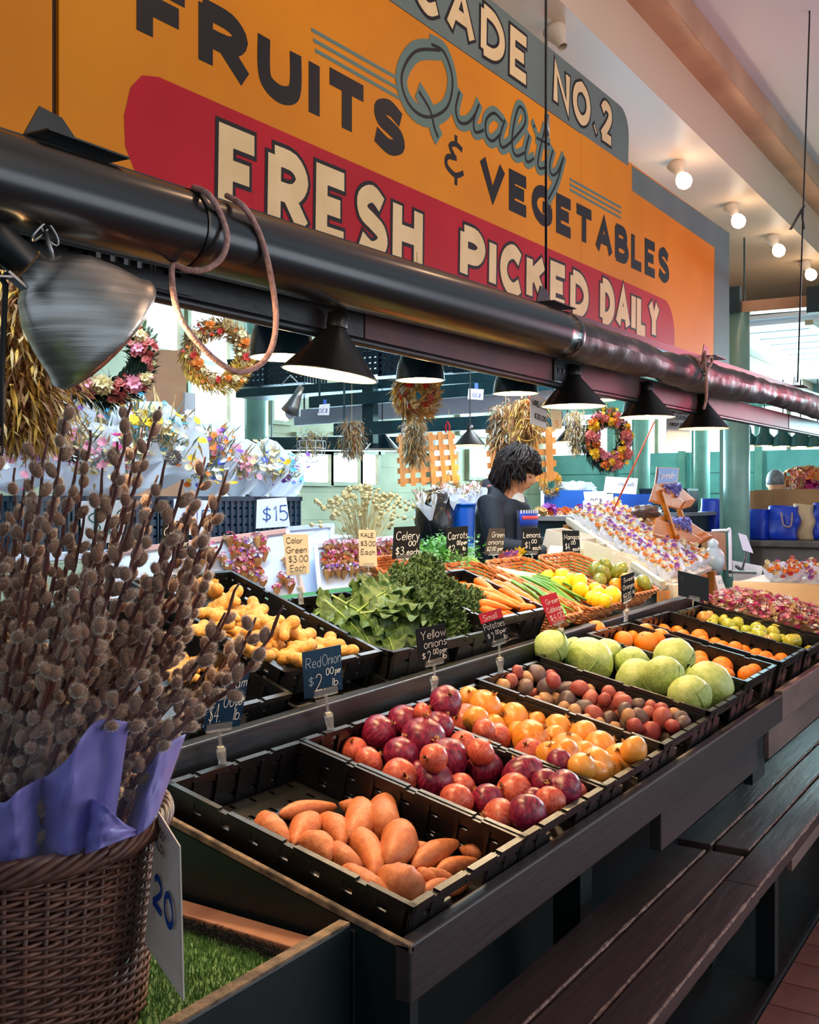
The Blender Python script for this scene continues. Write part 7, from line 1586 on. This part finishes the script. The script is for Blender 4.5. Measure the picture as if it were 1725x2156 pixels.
for s in (-1, 1):
    MB().tube([onface(1, s * (.20 + .055 * k), .015 - .02 * abs(k - 2)) + hf * .0012 for k in range(5)], [.0012, .0024, .003, .0026, .001], 6).build('eyelid_line', M['eye_dark'], pe, True, world=False)
    MB().tube([onface(1, s * (.17 + .07 * k), .20 + .012 * (2 - abs(k - 2))) + hf * .0012 for k in range(5)], [.002, .0034, .0036, .003, .0012], 6).build('eyebrow', M['hair_black'], pe, True, world=False)
MB().tube([onface(1, (k - 3) * .062, -.535 - .012 * abs(k - 3)) + hf * .0006 for k in range(7)], [.001, .0028, .0042, .0045, .0042, .0028, .001], 8).build('lips', M['lip'], pe, True, world=False)
# hair: a shaggy mop of overlapping locks that follow the skull, fringe forward, longer at the nape
mb = MB(); rr = random.Random(3)
def skull(f, s, u, r=1.0): d = Vector((f, s, u)).normalized(); return hb + (hf * d.x * .112 + sd * d.y * .092 + hu * d.z * .130) * r + hf * -.010 + hu * .008
mb.blob(hb + hf * -.020 + hu * .022, 1, 28, 20, fn=lambda q, d: (hf * d.x * .100 + sd * d.y * .086 + hu * (d.z * .122 if d.z > -.2 else -.024)))
for k in range(520):
    az_ = rr.uniform(-math.pi, math.pi); u0 = rr.uniform(.15, 1); front = math.cos(az_)
    end = (.30 if front > .55 else (-.15 if front > -.1 else -.75)) + rr.uniform(-.22, .22)      # how far down the lock reaches
    pts = []; sw_ = rr.uniform(-.55, .55); r0 = rr.uniform(.97, 1.16)
    if u0 < end + .3: u0 = end + .3
    for i in range(5):
        u = u0 + (end - u0) * i / 4; c = math.sqrt(max(0, 1 - min(u * u, 1))) if u > 0 else 1 - .25 * u * u; a = az_ + sw_ * i / 4
        lift = 1.0 + .07 * math.sin(i * 1.3 + k) + (.14 if i == 4 else .05 if i == 3 else 0) * rr.uniform(-.8, 1.5)
        pts.append(skull(math.cos(a) * c, math.sin(a) * c, u, 1) if False else hb + hf * -.010 + hu * .008 + (hf * math.cos(a) * c * .110 + sd * math.sin(a) * c * .092 + hu * u * .130) * r0 * lift)
    mb.tube(smooth_path(pts, 2), [.007, .009, .0095, .0095, .009, .0085, .007, .005, .0015], 5)
mb.build('hair', M['hair_black'], pe, True, world=False)
# hooded top
hd = MB(); zs = [(hz(1050), .085, .075), (hz(1067), .13, .19), (hz(1082), .145, .215), (hz(1122), .15, .20), (hz(1182), .15, .19), (hz(1242), .15, .185), (hz(1272), .155, .19)]
vs = []; n = 28
for z, a, b in zs: vs += [L_(HF - .085 + math.cos(t) * a + (.0 if z < hz(1062) else .02), HS + math.sin(t) * b, z) for t in [2 * math.pi * i / n for i in range(n)]]
fs = [(i * n + j, i * n + (j + 1) % n, (i + 1) * n + (j + 1) % n, (i + 1) * n + j) for i in range(len(zs) - 1) for j in range(n)] + [tuple(range(n)), tuple(range((len(zs) - 1) * n, len(zs) * n))[::-1]]
hd.add(vs, fs)
for s in (-1, 1):
    sh, el, wr = elb[s]; hd.tube([sh.lerp(nb, .4) - UP * .02, sh, sh.lerp(el, .5), el, el.lerp(wr, .6), wr], [.07, .074, .066, .060, .052, .044], 16)
ho = [(HF - .02 + .105 * math.cos(t), HS + .105 * math.sin(t), hz(1044) + .052 * max(-math.cos(t), -.4) - .05 * max(math.cos(t), 0)) for t in [2 * math.pi * i / 24 for i in range(24)]]
hd.tube([L_(a - .05, b, c) for a, b, c in ho], [.034 + .016 * max(0, -math.cos(2 * math.pi * i / 24)) for i in range(24)], 10, closed=True)
remeshed(hd, 'hooded_top', M['hoodie'], .012, 4, pe)
MB().blob(L_(HF - .012, HS, hz(1057)), (.05, .05, .07), 16, 12).build('shirt_collar', M['tee'], pe, True, world=False)
# apron with striped top
def apr(i, j, x=.0): t = (i - .5) * 1.5; return L_(HF - .065 + math.cos(t) * .162 + x, HS + math.sin(t) * .19, hz(1074) - j * .55)
MB().grid(lambda i, j: apr(i, j), 12, 10).build('apron', M['apron'], pe, True, world=False, solid=.004)
MB().grid(lambda i, j: apr(.05 + i * .9, j * .14 + .01, .004), 12, 2).build('apron_band', M['stripe_blue'], pe, True, world=False, solid=.002); MB().grid(lambda i, j: apr(.1 + i * .8, j * .035 + .055, .007), 12, 1).build('apron_stripe', M['stripe_red'], pe, True, world=False, solid=.002)
for k in range(13): MB().grid(lambda i, j: apr(.06 + k * .07 + i * .03, j * .035 - .004, .007), 1, 1).build('fringe_stitch', M['tee'], pe, False, world=False, solid=.002)
lg = MB()
for s in (-1, 1): lg.tube([L_(HF - .08, HS + s * .09, hz(1280)), L_(HF - .07, HS + s * .1, .62), L_(HF - .09, HS + s * .1, .26)], [.092, .066, .05], 14); lg.blob(L_(HF - .03, HS + s * .1, .22), (.12, .05, .05), 14, 10, axes(fwd, sd, UP))
lg.blob(L_(HF - .085, HS, hz(1285)), (.14, .18, .12), 16, 12, axes(fwd, sd, UP)); remeshed(lg, 'trousers', M['denim'], .014, 3, pe)
# far seated man seen from behind
p2 = PY(1634, 1060, 10.9); pm = thing('person', 'grey-haired person in a blue shirt seen from behind beyond the boxes', 'person', (p2.x, p2.y, 0)); k1 = depth(p2) / F_PX
def Z2(v): return CAMZ + (HORIZ - v) * k1
Mt('shirt_blue', (24, 88, 120), .7)
b = MB().blob((0, 0, Z2(1018)), (.085, .10, .125), 28, 20, fn=lambda q, d: q * (1 - .12 * max(0, -d.z))); b.tube([(0, 0, Z2(1030)), (0, 0, Z2(1046)), (0, 0, Z2(1056))], [.06, .055, .07], 14)
for s in (-1, 1): b.blob((s * .085, 0, Z2(1020)), (.014, .02, .032), 8, 8)
b.tube([(0, 0, Z2(1050)), (0, 0, Z2(1110)), (0, 0, Z2(1180))], [.08, .14, .14], 16); remeshed(b, 'body', M['skin'], .008, 3, pm)
MB().blob((0, -.012, Z2(1012)), (.092, .106, .118), 28, 20, fn=lambda q, d: q if d.z > -.35 else Vector((q.x, q.y, -.041))).build('hair', M['hair_grey'], pm, True, world=False)
b = MB(); b.tube([(0, 0, Z2(1047)), (0, 0, Z2(1060)), (0, 0, Z2(1090)), (0, 0, Z2(1200))], [.075, .15, .17, .17], 20)
for s in (-1, 1): b.tube([(s * .05, 0, Z2(1052)), (s * .19, 0, Z2(1066)), (s * .23, -.03, Z2(1120)), (s * .22, -.15, Z2(1150))], [.06, .075, .06, .05], 12)
remeshed(b, 'shirt', M['shirt_blue'], .014, 3, pm)
b = MB()
for s in (-1, 1): b.tube([(s * .09, 0, Z2(1190)), (s * .1, -.35, .55), (s * .1, -.38, .1)], [.1, .08, .06], 12)
remeshed(b, 'trousers', M['denim'], .016, 3, pm)
bpy.context.view_layer.update()
